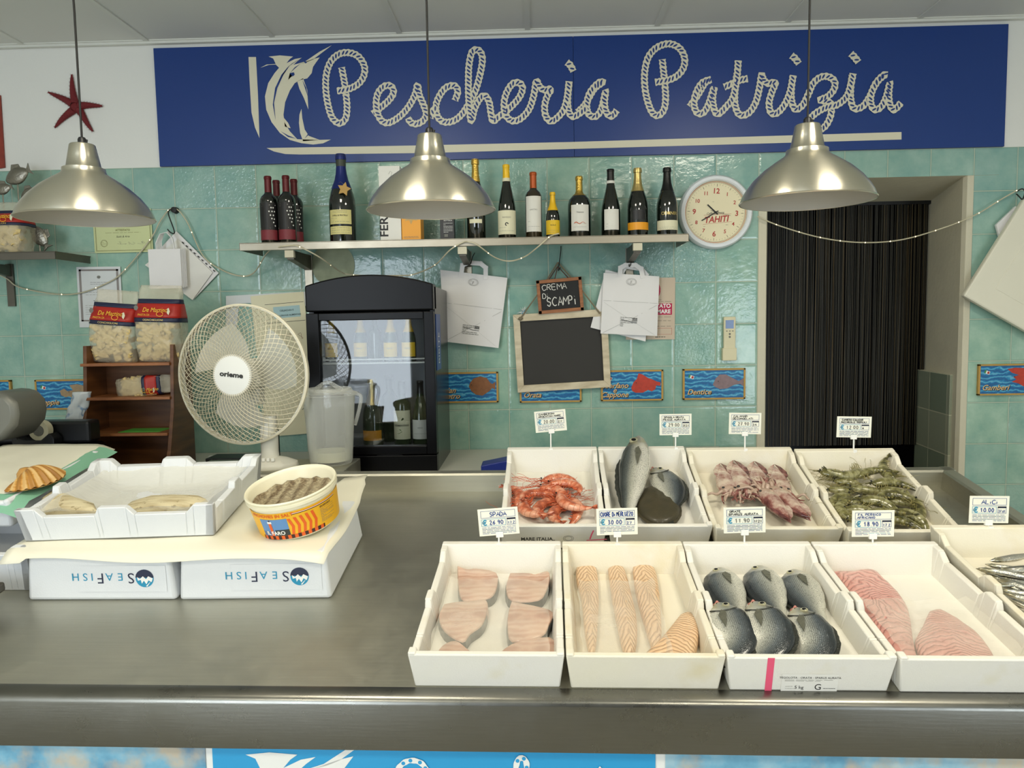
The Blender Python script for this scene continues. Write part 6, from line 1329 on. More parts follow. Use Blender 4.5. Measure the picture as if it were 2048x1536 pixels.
    z_ = Vector((0, 0, .0012)); b.add([p + z_ for p in pts] + [p + z_ for p in tp] + [p - z_ for p in pts] + [p - z_ for p in tp], [(k, k + 1, 18 + k, 17 + k) for k in range(16)] + [(34 + k, 51 + k, 52 + k, 35 + k) for k in range(16)] + [(17 + k, 18 + k, 52 + k, 51 + k) for k in range(16)], 'fin_dark'); b.build('dorsal_fin', t)
    if mouth: b = MB(); b.tube([at(.0, -.1, 0) + Vector((-.001, 0, .006)), at(.02, -.6, .5), at(.06, -.75, .6)], .0035, 'pink_flesh', 8); b.tube([at(.0, .4, 0), at(.02, .3, .7)], .003, 'pink_flesh', 8); b.build('mouth', t, smooth=60)
    if tail:
        (c, a) = spine(1.0); U = T(c.x, c.y, -sag * L) @ RZ(-math.degrees(a)); b = MB(); b.prism([(-.02 * L, -.03 * L), (-.02 * L, .03 * L), (.06 * L, .075 * L), (.17 * L, .13 * L), (.11 * L, .03 * L), (.10 * L, 0), (.11 * L, -.03 * L), (.17 * L, -.13 * L), (.06 * L, -.075 * L)], -.001, .001, 'fin_dark', 'z', U); b.build('tail_fin', t, bevel=.0008)
    return t
def lay(CX, head, tail, h, flip=False, tilt=0, sc=1.0, hh=None):
    """frame for a fish from head pixel to tail pixel on the plane h above the tray"""
    p = loc(CX, head[0], head[1], hh if hh is not None else h); q = loc(CX, tail[0], tail[1], h); d = q - p
    X = CX @ T(p) @ Matrix.Rotation(math.atan2(d.y, d.x), 4, 'Z') @ Matrix.Rotation(-math.atan2(d.z, (d.x ** 2 + d.y ** 2) ** .5), 4, 'Y')
    return (X @ RX(180 + tilt) if flip else X @ RX(tilt)), d.length
C3 = CR[2][0]
GRP = 'whole sea bream in the taped tray'
for hd, tl, h, fl, bd, L, tilt, lb in (
  ((1438, 1138), (1478, 1265), .036, True, .15, .262, 8, 'sea bream in the back row of the tray, leftmost, against the left wall'),
  ((1516, 1134), (1562, 1262), .038, True, .15, .262, 10, 'sea bream in the back row of the tray, in the middle'),
  ((1585, 1142), (1640, 1262), .038, True, .15, .262, 12, 'sea bream in the back row of the tray, at the right'),
  ((1436, 1208), (1518, 1345), .062, False, .25, .262, 8, 'sea bream in the front row, leftmost, its head on the tray wall'),
  ((1508, 1206), (1592, 1350), .068, False, .25, .266, 8, 'sea bream in the front row of the tray, in the middle'),
  ((1592, 1218), (1672, 1350), .060, False, .25, .255, 8, 'sea bream in the front row, rightmost, with a pink mouth')):
    X, l = lay(C3, hd, tl, h, fl, tilt); fish('sea_bream', X, L, BREAM, M['bream'], lb, bend=bd, sag=(.13 if not fl else -.05), group=GRP, mouth=not fl, tail=False, hs=1.22, curl=0 if fl else 2.5)
C5 = CR[5][0]
X, l = lay(C5, (1276, 874), (1262, 1040), .040, True, 4, hh=.118); 
fish('sea_bass', X, .43, BASS, M['bass'], 'whole sea bass with its head raised above the tray rim', bend=-.06, mouth=True, hs=1.12)
X, l = lay(C5, (1306, 938), (1402, 1035), .048, False, 4); fish('sea_bream', X, .295, BREAM, M['bream'], 'sea bream with a pink mouth lying beside the upright sea bass', bend=.45, mouth=True, tail=True, hs=1.1, curl=.3)
m = NT('flatfish skin'); mt = m.set(color=m.mix(m.noise(30, 5), '#4a4129', '#2c2a1a'), rough=.5, normal=m.bump(m.noise(150, 2), .4, .002), coat=.2)
P_ = [loc(C5, 1316 + 42 * math.cos(k) * (1 - .08 * math.sin(k)) + 8 * math.sin(k) * -1, 1017 - 37 * math.sin(k), .03) for k in [2 * math.pi * i / 28 for i in range(28)]]
ctr = sum(P_, Vector()) / 28; t = thing('flatfish', 'dark olive round flatfish lying between the bass and the bream', 'fish', C5 @ T(ctr.x, ctr.y, .017))
slab('', '', '', [(p.x - ctr.x, p.y - ctr.y) for p in P_], .024, mt, None, z=.012).build('body', t, smooth=60)
b = MB(); ring = [(p.x - ctr.x, p.y - ctr.y) for p in P_]; b.add([(x, y, .022) for x, y in ring] + [(x * 1.09, y * 1.09 + .0, .018 + .002 * (i % 2)) for i, (x, y) in enumerate(ring)], [(i, (i + 1) % 28, 28 + (i + 1) % 28, 28 + i) for i in range(28)], mt); b.build('fin_fringe', t, solid=.001)
# ---------------------------------------------------------------- prawns
def prawn_proto(name, label, group, shell_m, leg_m, X, bend=1.7, L=.13, feel=1.0, seed=0):
    rr = random.Random(seed); t = thing(name, label, 'prawn', X, group); NJ, NI = 40, 12
    def sp(u):
        a = bend * max(0, u - .22) / .78; s_ = u * L
        if u < .22: return Vector((s_, 0)), 0
        Rr = .78 * L / bend; return Vector((.22 * L + Rr * math.sin(a), -Rr * (1 - math.cos(a)))), a
    vs = []; fs = []; uv = []
    for j in range(NJ + 1):
        u = j / NJ; c, a = sp(u); nn = Vector((math.sin(a), math.cos(a)))
        r_ = interp([(0, .022), (.06, .075), (.2, .112), (.36, .118), (.5, .108), (.7, .085), (.88, .052), (1, .028)], u) * L
        if u > .36: r_ *= 1 + .075 * (1 - ((u - .36) * 9.5 % 1)) - .03
        for i in range(NI): q = 2 * math.pi * i / NI; vs.append((c.x + nn.x * r_ * 1.15 * math.cos(q), c.y + nn.y * r_ * 1.15 * math.cos(q), r_ * .82 * math.sin(q))); uv.append((u, .5 + .5 * math.cos(q)))
    for j in range(NJ):
        for i in range(NI): a = j * NI + i; d = j * NI + (i + 1) % NI; fs.append((a, a + NI, d + NI, d))
    fs += [tuple(range(NI)), tuple(range(NJ * NI, NJ * NI + NI))[::-1]]
    b = MB(); b.add(vs, fs, shell_m, None, uv); b.build('body', t, smooth=50)
    b = MB(); b.prism([(-.17 * L, .035 * L), (.05 * L, .02 * L), (.22 * L, .09 * L), (.10 * L, .095 * L), (-.05 * L, .060 * L)], -.0012, .0012, shell_m, 'z'); b.build('rostrum', t)
    b = MB()
    for sg in (-1, 1): b.lathe([(0, -.003), (.0028, -.001), (.0028, .001), (0, .003)], 'eye_b', 8, T(.0, .008, sg * .006))
    b.build('eyes', t, smooth=60)
    b = MB()
    for k in range(10):
        x = L * (.05 + .03 * k); y0 = -.06 * L; sg = -1 if k % 2 else 1; b.tube([(x, y0, sg * .003), (x - L * rr.uniform(.02, .10), y0 - L * rr.uniform(.08, .14), sg * .006), (x - L * rr.uniform(.12, .25), y0 - L * rr.uniform(.10, .22), sg * rr.uniform(-.002, .006))], lambda q: .0014 * (1 - q) + .0004, leg_m, 4)
    b.build('legs', t, smooth=60)
    b = MB()
    for k in range(5):
        u = .42 + .10 * k; c, a = sp(u); dn = -Vector((math.sin(a), math.cos(a))); b.tube([(c.x + dn.x * .06 * L, c.y + dn.y * .06 * L, 0), (c.x + dn.x * .14 * L, c.y + dn.y * .14 * L, .002)], lambda q: .0032 * (1 - q) + .0012, leg_m, 5)
    b.build('swimmerets', t, smooth=60)
    b = MB()
    for k in range(6 if feel > 1 else 4):
        z = rr.uniform(-.004, .006); p = [(-.0, .01, z)]; x, y = 0, .008; an = math.pi + rr.uniform(-1.1, .9)
        for q in range(7): an += rr.uniform(-.25, .35); x += math.cos(an) * L * .11 * feel; y += math.sin(an) * L * .11 * feel; p.append((x, y, z + rr.uniform(-.002, .006)))
        b.tube(smooth_path(p, 2), .00055, leg_m, 3, caps=False)
    b.build('antennae', t, smooth=60)
    c, a = sp(1.0); U = T(c.x, c.y, 0) @ RZ(-math.degrees(a)); b = MB()
    for k in (-2, -1, 0, 1, 2): b.prism([(-.01 * L, -.008 * L), (-.01 * L, .008 * L), (.07 * L, .026 * L), (.13 * L, .015 * L), (.14 * L, -.01 * L), (.07 * L, -.022 * L)], -.0006, .0006, shell_m, 'z', U @ RX(30 * (k % 2)) @ RZ(16 * k))
    b.build('tail_fan', t)
    return t
def shell_mat(name, cols, rough=.28, trans=0):
    m = NT(name); uv = m.n('ShaderNodeUVMap'); s = m.n('ShaderNodeSeparateXYZ'); m.l(uv.outputs[0], s.inputs[0])
    seg = m.math('FRACT', m.math('MULTIPLY', m.math('SUBTRACT', s.outputs[0], .36), 9.5)); n = m.noise(45, 4)
    c = m.ramp(m.math('ADD', m.math('MULTIPLY', n, 1.1), m.math('MULTIPLY', m.math('SUBTRACT', s.outputs[1], .6), .25)), ((.36, cols[0]), (.53, cols[1]), (.68, cols[2])))
    c = m.mix(m.math('MULTIPLY', m.ramp(seg, ((.82, 0.0), (.95, 1.0))), .6), c, cols[3])
    return m.set(color=c, rough=rough, coat=.4, normal=m.bump(n, .2, .002), sss=0)
RED = shell_mat('red prawn shell', ('#9c4a30', '#cf7450', '#e2a688', '#9a4a30')); REDL = simple('red prawn legs', '#c8613e', .35)
GRY = shell_mat('grey prawn shell', ('#3d3a1c', '#6f6b3c', '#98946a', '#39361c')); GRYL = simple('grey prawn legs', '#8a8150', .35)
C4 = CR[4][0]
def lay2(CX, a, b_, h, flip, L):
    p = loc(CX, a[0], a[1], h); q = loc(CX, b_[0], b_[1], h); d = q - p; s_ = 1.0
    return CX @ T(p) @ Matrix.Rotation(math.atan2(d.y, d.x), 4, 'Z') @ (RX(180) if flip else Matrix()) , d.length
RP = [((1034, 1012), (1062, 958), .034, True, 'red prawn at the far left of its tray, standing nose up'), ((1085, 962), (1150, 945), .042, False, 'red prawn at the top of the heap with an arched back'), ((1098, 968), (1168, 962), .052, False, 'red prawn second from the top of the red heap, curling right'), ((1080, 975), (1158, 985), .045, False, 'red prawn in the middle of the red heap, tail turned down'), ((1112, 992), (1060, 982), .036, True, 'red prawn left of centre whose feelers cross the heap'),
      ((1108, 998), (1058, 1020), .034, True, 'red prawn at the lower left with tail pointing left'), ((1046, 1000), (1048, 1040), .036, True, 'red prawn whose tail end points to the tray front, left'), ((1130, 1008), (1078, 1042), .034, True, 'red prawn at the bottom centre against the tray front'), ((1134, 996), (1180, 1030), .034, False, 'red prawn at the bottom right of its tray'), ((1118, 988), (1140, 1030), .052, True, 'red prawn lying head up over the centre of the heap')]
protoA = None; protos = []
for i, (a, b_, h, fl, lb) in enumerate(RP):
    X, l = lay2(C4, a, b_, h, fl, .13)
    if i < 2: protos.append(prawn_proto('red_prawn', lb, 'red prawns in the back left tray', RED, REDL, X @ SC(1.1), 1.5 if i == 0 else 2.1, .135, 1.1, i + 3))
    else: copy_tree(protos[1 if i in (2, 3, 4) else 0], X @ RX(random.uniform(-15, 15)) @ SC(1.12), lb)
C7 = CR[7][0]
GP = [((1640, 945), (1705, 950)), ((1715, 955), (1750, 930)), ((1790, 958), (1755, 935)), ((1668, 962), (1735, 965)), ((1745, 968), (1800, 960)), ((1655, 978), (1715, 985)), ((1700, 975), (1760, 985)), ((1755, 980), (1815, 985)), ((1665, 1000), (1725, 1005)), ((1720, 1000), (1780, 1002)), ((1775, 1000), (1835, 1010)), ((1690, 1020), (1745, 1018)), ((1735, 1025), (1795, 1022)), ((1790, 1022), (1850, 1035)), ((1760, 1040), (1815, 1038)), ((1810, 1042), (1855, 1030)), ((1700, 990), (1655, 1000)), ((1830, 1000), (1780, 985)), ((1725, 940), (1690, 962)), ((1700, 1038), (1668, 1012))]
WHERE = ['at the upper left corner of the grey heap, tail to the left', 'at the top of the grey heap, arched upward', 'at the upper right of the grey heap, curled', 'just below the top of the grey heap', 'right of the top prawn in the grey heap', 'at the left edge of the grey heap', 'in the upper middle of the grey heap', 'in the upper right of the grey heap', 'at the left, half way down the grey heap', 'in the centre of the grey heap', 'at the right, half way down the grey heap', 'low at the left of the grey heap', 'low in the middle of the grey heap', 'at the lower right of the grey heap', 'against the tray front in the middle of the grey heap', 'in the lower right corner of the grey heap', 'lying reversed at the left of the grey heap', 'lying reversed at the right of the grey heap', 'lying slantwise near the top left of the grey heap', 'in the lower left corner of the grey heap']
rr = random.Random(11); gp = []
for i, ((a, b_), w_) in enumerate(zip(GP, WHERE)):
    h = .030 + .018 * math.exp(-(((a[0] + b_[0]) / 2 - 1755) / 70) ** 2) + rr.uniform(0, .012) + (.01 if i > 15 else 0); X, l = lay2(C7, a, b_, h, rr.random() < .35, .13)
    X = X @ RX(rr.uniform(-22, 22)) @ SC(rr.uniform(.92, 1.12))
    if i < 2: gp.append(prawn_proto('grey_prawn', 'grey green prawn ' + w_, 'grey green prawns in the back right tray', GRY, GRYL, X, 1.3 + .6 * i, .135, .8, i + 30))
    else: copy_tree(gp[i % 2], X, 'grey green prawn ' + w_)
# ---------------------------------------------------------------- squid
m = NT('squid skin'); n = m.noise(22, 6, rough=.65); uv = m.n('ShaderNodeUVMap'); s_ = m.n('ShaderNodeSeparateXYZ'); m.l(uv.outputs[0], s_.inputs[0]); n2 = m.noise(9, 3)
SQ = m.set(color=m.ramp(m.math('ADD', m.math('MULTIPLY', n, .62), m.math('MULTIPLY', n2, .38)), ((.42, '#5c2f2c'), (.49, '#8a564e'), (.53, '#a9857a'), (.63, '#cdbba8'))), rough=.22, coat=.6, normal=m.bump(n, .15, .002)); SQW = simple('squid flesh', '#b59c8a', .25, var=.1, vscale=20)
def squid(X, L, label, proto=None):
    t = thing('squid', label, 'squid', X, 'reddish squid in their tray'); NJ, NI = 26, 20; b = MB(); vs = []; fs = []; uv = []
    for j in range(NJ + 1):
        u = j / NJ; r_ = L * interp([(0, .003), (.1, .036), (.3, .088), (.6, .132), (.85, .145), (1, .125)], u)
        for i in range(NI): q = 2 * math.pi * i / NI; vs.append((u * L * .74, r_ * math.cos(q), r_ * .62 * math.sin(q))); uv.append((u, q / 6.28))
    for j in range(NJ):
        for i in range(NI): a = j * NI + i; d = j * NI + (i + 1) % NI; fs.append((a, a + NI, d + NI, d))
    fs += [tuple(range(NI)), tuple(range(NJ * NI, NJ * NI + NI))[::-1]]; b.add(vs, fs, SQ, None, uv); b.build('mantle', t, smooth=60)
    b = MB()
    for sg in (-1, 1): q = [(.02 * L, 0), (.10 * L, sg * .075 * L), (.24 * L, sg * .135 * L), (.36 * L, sg * .14 * L), (.42 * L, sg * .11 * L)]; b.prism(q, L * .035, L * .045, SQ, 'z')
    b.build('fins', t, bevel=.001)
    b = MB(); b.lathe([(0, 0), (.10 * L, .01 * L), (.115 * L, .06 * L), (.10 * L, .12 * L), (.05 * L, .15 * L)], SQW, 16, T(.70 * L, 0, 0) @ RY(90) @ SC(.7, 1, 1)); b.build('head', t, smooth=60)
    b = MB()
    for sg in (-1, 1): b.lathe([(.022 * L, 0), (.018 * L, .010 * L), (0, .014 * L)], 'eye_b', 12, T(.77 * L, sg * .075 * L, .055 * L))
    b.build('eyes', t, smooth=60)
    b = MB(); rr = random.Random(int(L * 5000))
    for k in range(9):
        a = (k / 8 - .5) * 1.1; p = [(.82 * L, .06 * L * math.sin(a * 2.5), 0)]; x, y, an = p[0][0], p[0][1], a
        for q in range(5): an += rr.uniform(-.4, .4); x += math.cos(an) * .065 * L; y += math.sin(an) * .075 * L; p.append((x, y, rr.uniform(0, .02)))
        b.tube(smooth_path(p, 3), lambda q: .0058 * (1 - q) + .0015, SQ if k % 2 else SQW, 7)
    b.build('tentacles', t, smooth=60); return t
C6 = CR[6][0]
for a, b_, h, L, lb in (((1440, 930), (1470, 1020), .042, .23, 'leftmost squid in the tray, against the left wall'), ((1466, 924), (1500, 1010), .045, .25, 'dark reddish squid second from the left'), ((1508, 926), (1530, 1010), .044, .24, 'pale-bellied squid third from the left with a pointed tip'), ((1548, 932), (1572, 1010), .042, .23, 'squid fourth from the left, near the tray middle'),
                        ((1622, 1042), (1552, 985), .048, .23, 'squid lying slantwise at the lower right with its tip to the front'), ((1582, 1046), (1528, 985), .052, .22, 'squid lying slantwise at the bottom, left of the right-hand one')):
    X, l = lay(C6, a, b_, h); squid(X, L, lb)
# ---------------------------------------------------------------- steaks and fillets
m = NT('swordfish flesh'); n = m.noise(12, 5); n2 = m.noise(60, 4); w = m.n('ShaderNodeTexWave', wave_type='RINGS'); w.inputs['Scale'].default_value = 16; w.inputs['Distortion'].default_value = 7; w.inputs['Detail'].default_value = 2; m.l(m.co(), w.inputs['Vector'])
STK = m.set(color=m.mix(m.math('MULTIPLY', w.outputs['Fac'], .30), m.ramp(n, ((.3, '#a87a66'), (.5, '#c59a84'), (.7, '#d6b49c'))), '#e8d2be'), rough=.28, coat=.3, normal=m.bump(n2, .1, .002))
SKN = simple('dark fish skin', '#4a4a48', .3, var=.3, vscale=40)
def outline(CX, pts, ox, oy, sc, h=.03, sub=3, gr=1.06):
    P = [loc(CX, ox + a / sc, oy + b_ / sc, h) for a, b_ in pts]; P = smooth_path([(p.x, p.y, 0) for p in P] + [(P[0].x, P[0].y, 0)], sub)[:-1]; c = sum(P, Vector()) / len(P)
    q = [((p.x - c.x) * gr, (p.y - c.y) * gr) for p in P]; ar = sum(q[i][0] * q[(i + 1) % len(q)][1] - q[(i + 1) % len(q)][0] * q[i][1] for i in range(len(q))); return (q if ar > 0 else q[::-1]), c
C1 = CR[0][0]
ST = [([(445, 535), (520, 560), (590, 555), (735, 585), (740, 690), (690, 770), (560, 795), (490, 790), (460, 740), (450, 640)], 'swordfish steak at the back left of its tray'), ([(850, 590), (990, 590), (1040, 600), (1135, 575), (1145, 640), (1120, 720), (1060, 790), (870, 795), (820, 700)], 'swordfish steak at the back right of its tray'), ([(345, 830), (420, 815), (540, 805), (660, 800), (660, 900), (620, 990), (540, 1050), (480, 1110), (350, 1030), (305, 920)], 'swordfish steak with dark skin edge in the middle left'),
      ([(860, 810), (960, 830), (1060, 850), (1170, 890), (1140, 980), (1080, 1070), (870, 1110), (830, 1000), (835, 900)], 'swordfish steak in the middle right of its tray'), ([(275, 1230), (330, 1150), (430, 1115), (520, 1180), (610, 1250), (600, 1300), (300, 1300)], 'swordfish steak partly hidden at the front left'), ([(720, 1250), (860, 1140), (1050, 1095), (1180, 1105), (1180, 1300), (760, 1300)], 'swordfish steak partly hidden at the front right')]
for pts, lb in ST:
    q, c = outline(C1, pts, 800, 1000, 3.841); q = [(a, max(b_, .032 - c.y)) for a, b_ in q]; t = thing('swordfish_steak', lb, 'steak', C1 @ T(c.x, c.y, .0165), 'swordfish steaks in the front left tray')
    b = MB(); n_ = len(q); s_ = .97; b.add([(a, b_, 0) for a, b_ in q] + [(a * s_, b_ * s_, .022) for a, b_ in q] + [(a * .93, b_ * .93, .0245) for a, b_ in q] + [(a * .5, b_ * .5, .025) for a, b_ in q] + [(0, 0, .0245)], [(k * n_ + i, k * n_ + (i + 1) % n_, (k + 1) * n_ + (i + 1) % n_, (k + 1) * n_ + i) for k in range(3) for i in range(n_)] + [(3 * n_ + i, 3 * n_ + (i + 1) % n_, 4 * n_) for i in range(n_)], STK); b.build('flesh', t, smooth=50)
    b = MB(); k0 = [i for i in range(n_) if q[i][0] * (1 if 'left' in lb else -1) > -.9 and q[i][1] < .012]; 
    for i in k0:
        a, d = q[i], q[(i + 1) % n_]; b.add([(a[0] * 1.02, a[1] * 1.02, 0), (d[0] * 1.02, d[1] * 1.02, 0), (d[0] * .995, d[1] * .995, .021), (a[0] * .995, a[1] * .995, .021)], [(0, 1, 2, 3)], SKN)
    if k0: b.build('skin_edge', t)['label'] = 'dark skin edge'
def fillet_mat(name, cols, sx=9, dist=2.5, st=.5):
    m = NT(name); uv = m.n('ShaderNodeUVMap'); s_ = m.n('ShaderNodeSeparateXYZ'); m.l(uv.outputs[0], s_.inputs[0]); n = m.noise(10, 4)
    ch = m.math('ADD', m.math('ADD', m.math('MULTIPLY', s_.outputs[1], sx), m.math('MULTIPLY', m.math('ABSOLUTE', m.math('SUBTRACT', s_.outputs[0], .5)), 3.0)), m.math('MULTIPLY', n, dist))
    w = m.math('POWER', m.math('ABSOLUTE', m.math('SINE', m.math('MULTIPLY', ch, 3.14159 * 2))), .5)
    c = m.mix(w, cols[0], m.mix(n, cols[1], cols[2])); c = m.mix(st, m.mix(n, cols[1], cols[2]), c)
    return m.set(color=c, rough=.3, coat=.35, normal=m.bump(w, .7, .005))
HAKE = fillet_mat('pale fillet', ('#b06e3e', '#dfb48a', '#e8cba6')); PERCH = fillet_mat('pink fillet', ('#a8625c', '#cf9188', '#e0aea2'), 10, 4.0, .75)
C2 = CR[1][0]; C4b = CR[3][0]
FI = [(C2, 1100, 1000, [(215, 545), (285, 522), (345, 548), (362, 700), (358, 900), (338, 1080), (300, 1100), (268, 950), (248, 760), (215, 630)], 'pale fillet under film, leftmost in its tray', HAKE, .020), (C2, 1100, 1000, [(460, 560), (505, 528), (560, 552), (592, 640), (625, 770), (652, 920), (640, 1080), (570, 1100), (520, 920), (482, 720)], 'pale fillet under film, second from the left', HAKE, .022),
      (C2, 1100, 1000, [(650, 545), (715, 520), (790, 545), (822, 660), (838, 860), (838, 1000), (790, 1080), (725, 900), (672, 710)], 'pale fillet under film, third from the left', HAKE, .022), (C2, 1100, 1000, [(1000, 930), (1055, 905), (1110, 960), (1118, 1080), (1050, 1255), (900, 1265), (715, 1255), (850, 1110)], 'uncovered pale fillet at the front right of its tray', HAKE, .028),
      (C4b, 1600, 1000, [(262, 568), (430, 562), (560, 555), (640, 620), (740, 720), (820, 850), (850, 1050), (885, 1250), (800, 1260), (680, 1130), (540, 960), (440, 800), (360, 680)], 'long pink perch fillet lying along the left of its tray', PERCH, .022), (C4b, 1600, 1000, [(1000, 870), (1080, 855), (1200, 920), (1340, 1020), (1430, 1130), (1480, 1265), (1250, 1290), (1050, 1260), (900, 1110), (960, 960)], 'short pink perch fillet at the front right of its tray', PERCH, .020)]
for CX, ox, oy, pts, lb, mt, h in FI:
    q, c = outline(CX, pts, ox, oy, 3.839, .028, gr=1.16 if mt is HAKE else 1.06); q = [(a, max(b_, .034 - c.y)) for a, b_ in q]; o = slab('', '', '', q, h, mt, None, dome=.25, z=0).build('fish_fillet', mw=CX @ T(c.x, c.y, .0165), smooth=60); tag(o, lb, 'fillet')
# clear film over three trays
def filmsheet(CX, W_, x0, x1, y0, y1, z0, lb, seed=0):
    b = MB(); vs = []; fs = []; NX, NY = 40, 50; sd = Vector((seed, seed * 2, 0))
    for j in range(NY + 1):
        for i in range(NX + 1):
            u, v = i / NX, j / NY; x = x0 + (x1 - x0) * u + .006 * noise.noise(Vector((v * 6, seed, 0))) * (1 if u in (0, 1) else 0); y = y0 + (y1 - y0) * v + (.012 * noise.noise(Vector((u * 5, seed + 5, 0))) if v == 1 else 0)
            z = z0 + .004 * noise.noise(Vector((x * 14, y * 30, 0)) + sd) + .0035 * abs(noise.noise(Vector((x * 30 + y * 18, y * 45, 3)) + sd)) + .010 * max(0, 1 - u * 12) + .010 * max(0, 1 - (1 - u) * 12)
            vs.append((x, y, z))
    for j in range(NY):
        for i in range(NX): a = j * (NX + 1) + i; fs.append((a, a + 1, a + NX + 2, a + NX + 1))
    b.add(vs, fs, 'film2'); o = b.build('cling_film', mw=CX, smooth=0); tag(o, lb, 'film')
m = NT('cling'); mx = m.n('ShaderNodeMixShader'); tr = m.n('ShaderNodeBsdfTransparent'); m.set(color='#f4efe0', rough=.12, spec=.8, normal=m.bump(m.noise(30, 5, vs=(1, 3.5, 1)), .45, .005))
fac = m.ramp(m.noise(5, 3), ((.3, .12), (.7, .34))); m.l(fac, mx.inputs[0]); m.l(tr.outputs[0], mx.inputs[1]); m.l(m.p.outputs[0], mx.inputs[2]); m.l(mx.outputs[0], m.t.nodes['Material Output'].inputs[0]); M['film2'] = m.m
filmsheet(C1, .323, .034, .290, .034, .385, .047, 'clear film over the swordfish steaks', 1)
filmsheet(C2, .321, .036, .225, .040, .385, .045, 'clear film over three of the pale fillets', 4)
filmsheet(C4b, .322, .036, .285, .036, .30, .044, 'clear film over the pink perch fillets', 9)
# ---------------------------------------------------------------- anchovies
C9 = CR[8][0]; rr = random.Random(5); first = None
AW = ['nearest the left wall', 'second from the left wall', 'under the brightest one', 'with the brightest flank', 'farthest back', 'in the back left corner', 'across the middle', 'at the picture edge', 'lying lowest in view', 'pointing at the tray corner', 'on top of the others at the left', 'half buried at the back', 'crossing two others', 'at the right edge near the front', 'curving towards the front', 'flat on the pile at the middle left']
for i, w_ in enumerate(AW):
    px, py = 1936 + rr.uniform(0, 70) + i * 1.5, 1118 + i * 5 + rr.uniform(-4, 6); h = .030 + rr.uniform(0, .022); p = loc(C9, px, py, h); an = rr.uniform(-62, -20) if i % 5 else rr.uniform(-12, 10)
    p.y = min(p.y, .47); p.x = max(p.x, .034); fish('anchovy', C9 @ T(p) @ RZ(an) @ RX(rr.uniform(-20, 20)), rr.uniform(.135, .16), SLIM, M['anch'], 'silver and dark anchovy ' + w_, bend=rr.uniform(-.25, .3), fine=False, group='anchovies in the stained tray at the right')
# ================================================================ PRICE TAGS
def price(ci, px, py, w_px, h_px, rows, euro, date, label, rot=0, blue=False, rim=None):
    CX, W_, L_, H, _ = CR[ci]; rp = loc(CX, px, py + h_px / 2 + 8 if rim is None else rim, H); wp = CX @ Vector((rp.x, L_ - .008, H)); Y = wp.y; c = onY(px, py, Y); D = (Y + 3.6438); w = w_px * D / 1500; h = h_px * D / 1500
    st = CX @ Vector(((CX.inverted() @ onY(px + 2, py + h_px / 2, Y)).x, L_ - .008, H)); t = thing('price_tag', label, 'price tag', T(c.x, Y, c.z) @ RY(rot))
    b = MB(); b.box(-w / 2, -.001, -h / 2, w / 2, .001, h / 2, 'card'); y = -.0016; BL = M['ink_blue']; k = w / .115
    def fr(x0, z0, x1, z1, mt=BL, e=.0009):
        for q in ((x0, z0, x1, z0 + e), (x0, z1 - e, x1, z1), (x0, z0, x0 + e, z1), (x1 - e, z0, x1, z1)): b.rect(*q, mt, y)
    b.build('card', t, bevel=.0005); b = MB()
    fr(-w * .43, h * .16, w * .43, h * .42); fr(-w * .43, -h * .14, w * .18, h * .12, M['cyan']); fr(w * .21, -h * .14, w * .43, h * .10); b.rect(w * .21, h * .06, w * .43, h * .12, 'navy', y)
    b.text('\u20ac', -w * .35, -h * .105, h * .27, 'cyan', y - .0002, bold=.03)
    IK = M['ink_blue'] if blue else M['ink']
    if len(rows) == 1: b.hand(rows[0], -w * (.20 if len(rows[0]) < 7 else .40), h * .21, h * .15, IK, y, w * .020, fit=w * (.42 if len(rows[0]) < 7 else .8))
    else:
        b.hand(rows[0], -w * .36, h * .305, h * .075, IK, y, w * .014, fit=w * .62); b.hand(rows[1], -w * .38, h * .195, h * .075, IK, y, w * .014, fit=w * .74)
    b.hand(euro, -w * .22, -h * .09, h * .15, M['ink_blue'] if blue else M['ink_grey'], y, w * .020, fit=w * .36); b.hand(date, w * .235, -h * .10, h * .09, IK, y, w * .014, fit=w * .18)
    b.lines(-w * .42, w * .42, -h * .44, -h * .17, 5, BL, y, .0011 * k, None, .1); b.lines(-w * .42, w * .42, -h * .42, -h * .19, 2, 'cyan', y, .0008, None, .1)
    b.build('printing', t)
    b = MB(); z = -h / 2; U = RY(-rot); dz = st.z - c.z; b.box(-.010, -.004, z - .006, .010, .004, z + .008, 'white'); b.box(-.0022, -.002, dz - .012, .0022, .002, z, 'white', U); b.box(-.006, -.004, dz - .010, .006, -.0005, dz + .002, 'white', U @ T(0, -.010, 0)) ; b.build('plastic_clip', t, bevel=.0006)
price(0, 997, 1043, 82, 56, ['SPADA'], '26.90', '17.2', 'price tag lettered SPADA over the swordfish tray', -4, True)
price(1, 1234, 1043, 83, 55, ['CUORE Di MERLUZZO'], '30.00', '27', 'price tag lettered CUORE Di MERLUZZO over the pale fillets', -1, True)
price(2, 1489, 1040, 84, 53, ['ORATE', 'SPARUS AURATA'], '11.90', '17.2.1', 'price tag for ORATE over the taped tray of sea bream', -1)
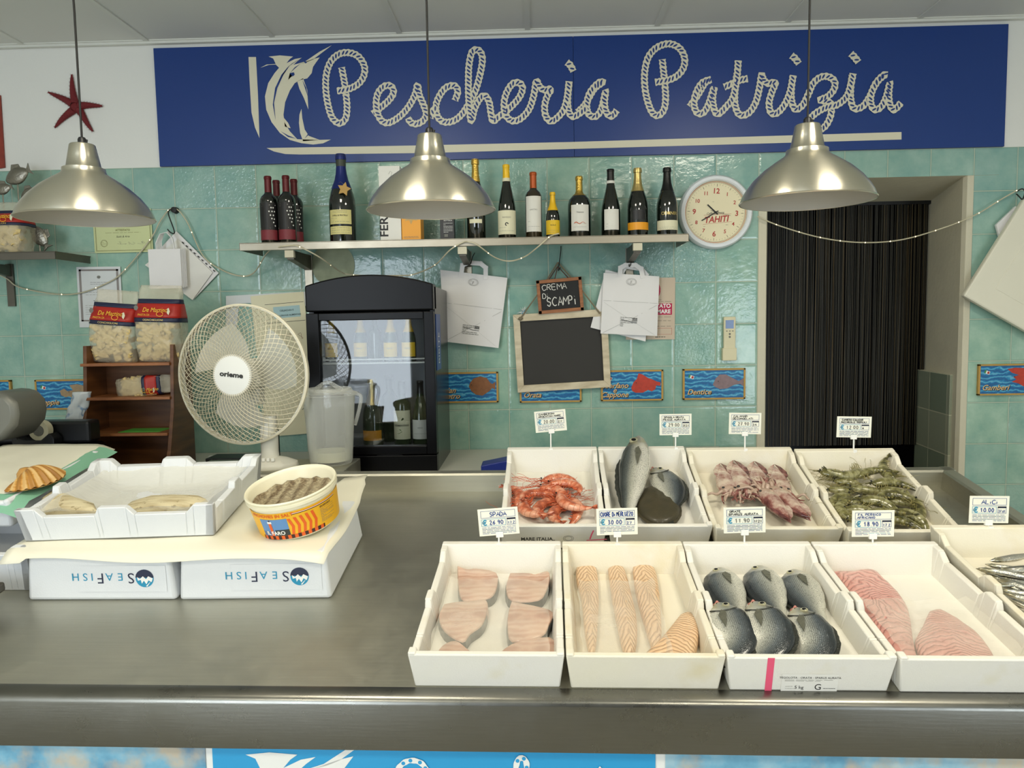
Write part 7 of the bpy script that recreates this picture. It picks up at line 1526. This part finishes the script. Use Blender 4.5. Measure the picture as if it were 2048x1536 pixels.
price(3, 1746, 1047, 84, 54, ['FIL.PERSICO', 'AFRICANO'], '18.90', '17.2', 'price tag lettered FIL.PERSICO over the perch fillets', 0, True)
price(4, 1101, 842, 63, 43, ['GAMBERONI', 'ARGENTINI MARE'], '20.00', '27', 'tilted price tag over the red prawns', -4.5)
price(5, 1351, 849, 64, 43, ['SPIGOLA ORATA', 'PESCE AURATA'], '29.00', '37.2.1', 'price tag showing 29.00 over the bass tray', 0)
price(6, 1490, 847, 64, 43, ['CALAMARI', 'DECONGELATI'], '27.90', '34', 'price tag showing 27.90 over the squid tray', 1)
price(7, 1708, 854, 68, 42, ['GAMBERO EQUADOR', 'MAZZANCOLLE TROPICALI'], '12.00', '4', 'price tag over the grey prawns, against the black curtain', 1.5)
price(8, 1978, 1019, 78, 55, ['ALiCi'], '10.00', '37.61', 'price tag lettered ALICI at the right edge', 1, True)

# sub-parts hang from the part that carries them
SUBS = {'printing': 'card', 'band_lettering': 'red_band', 'painted_fish': 'painted_sea', 'maker_mark': 'hub_cap', 'cord_grip': 'cord', 'arched_handle': 'lid', 'print': 'bag_body', 'fold_lines': 'bag_body', 'paper_label': 'tray_body', 'pink_tape': 'tray_body', 'pink_pen_mark': 'tray_body', 'printed_mark': 'tray_body', 'printed_logo': 'box_body', 'tub_label': 'tub_body', 'star_print': 'carton', 'neck_band': 'foil', 'gill_line': 'body', 'mouth': 'body', 'eyes': 'body', 'eye': 'body', 'rim': 'shade', 'blade': 'blade_hub', 'cord_handle': 'bag', 'hour_hand': 'dial', 'minute_hand': 'dial', 'second_hand': 'dial'}
for r_ in [o for o in COL.objects if o.parent is None and 'label' in o]:
    ch = list(r_.children); base = lambda o: o.name.split('.')[0]
    for o in ch:
        tgt = SUBS.get(base(o)); cands = [p for p in ch if base(p) == tgt] or ([p for p in ch if base(p) == 'sheet'] if base(o) == 'print' else [])
        if cands and base(o) != 'eyes' or (cands and base(o) == 'eyes' and base(r_) in ('squid', 'red_prawn', 'grey_prawn', 'fish_figure')): o.parent = cands[0]
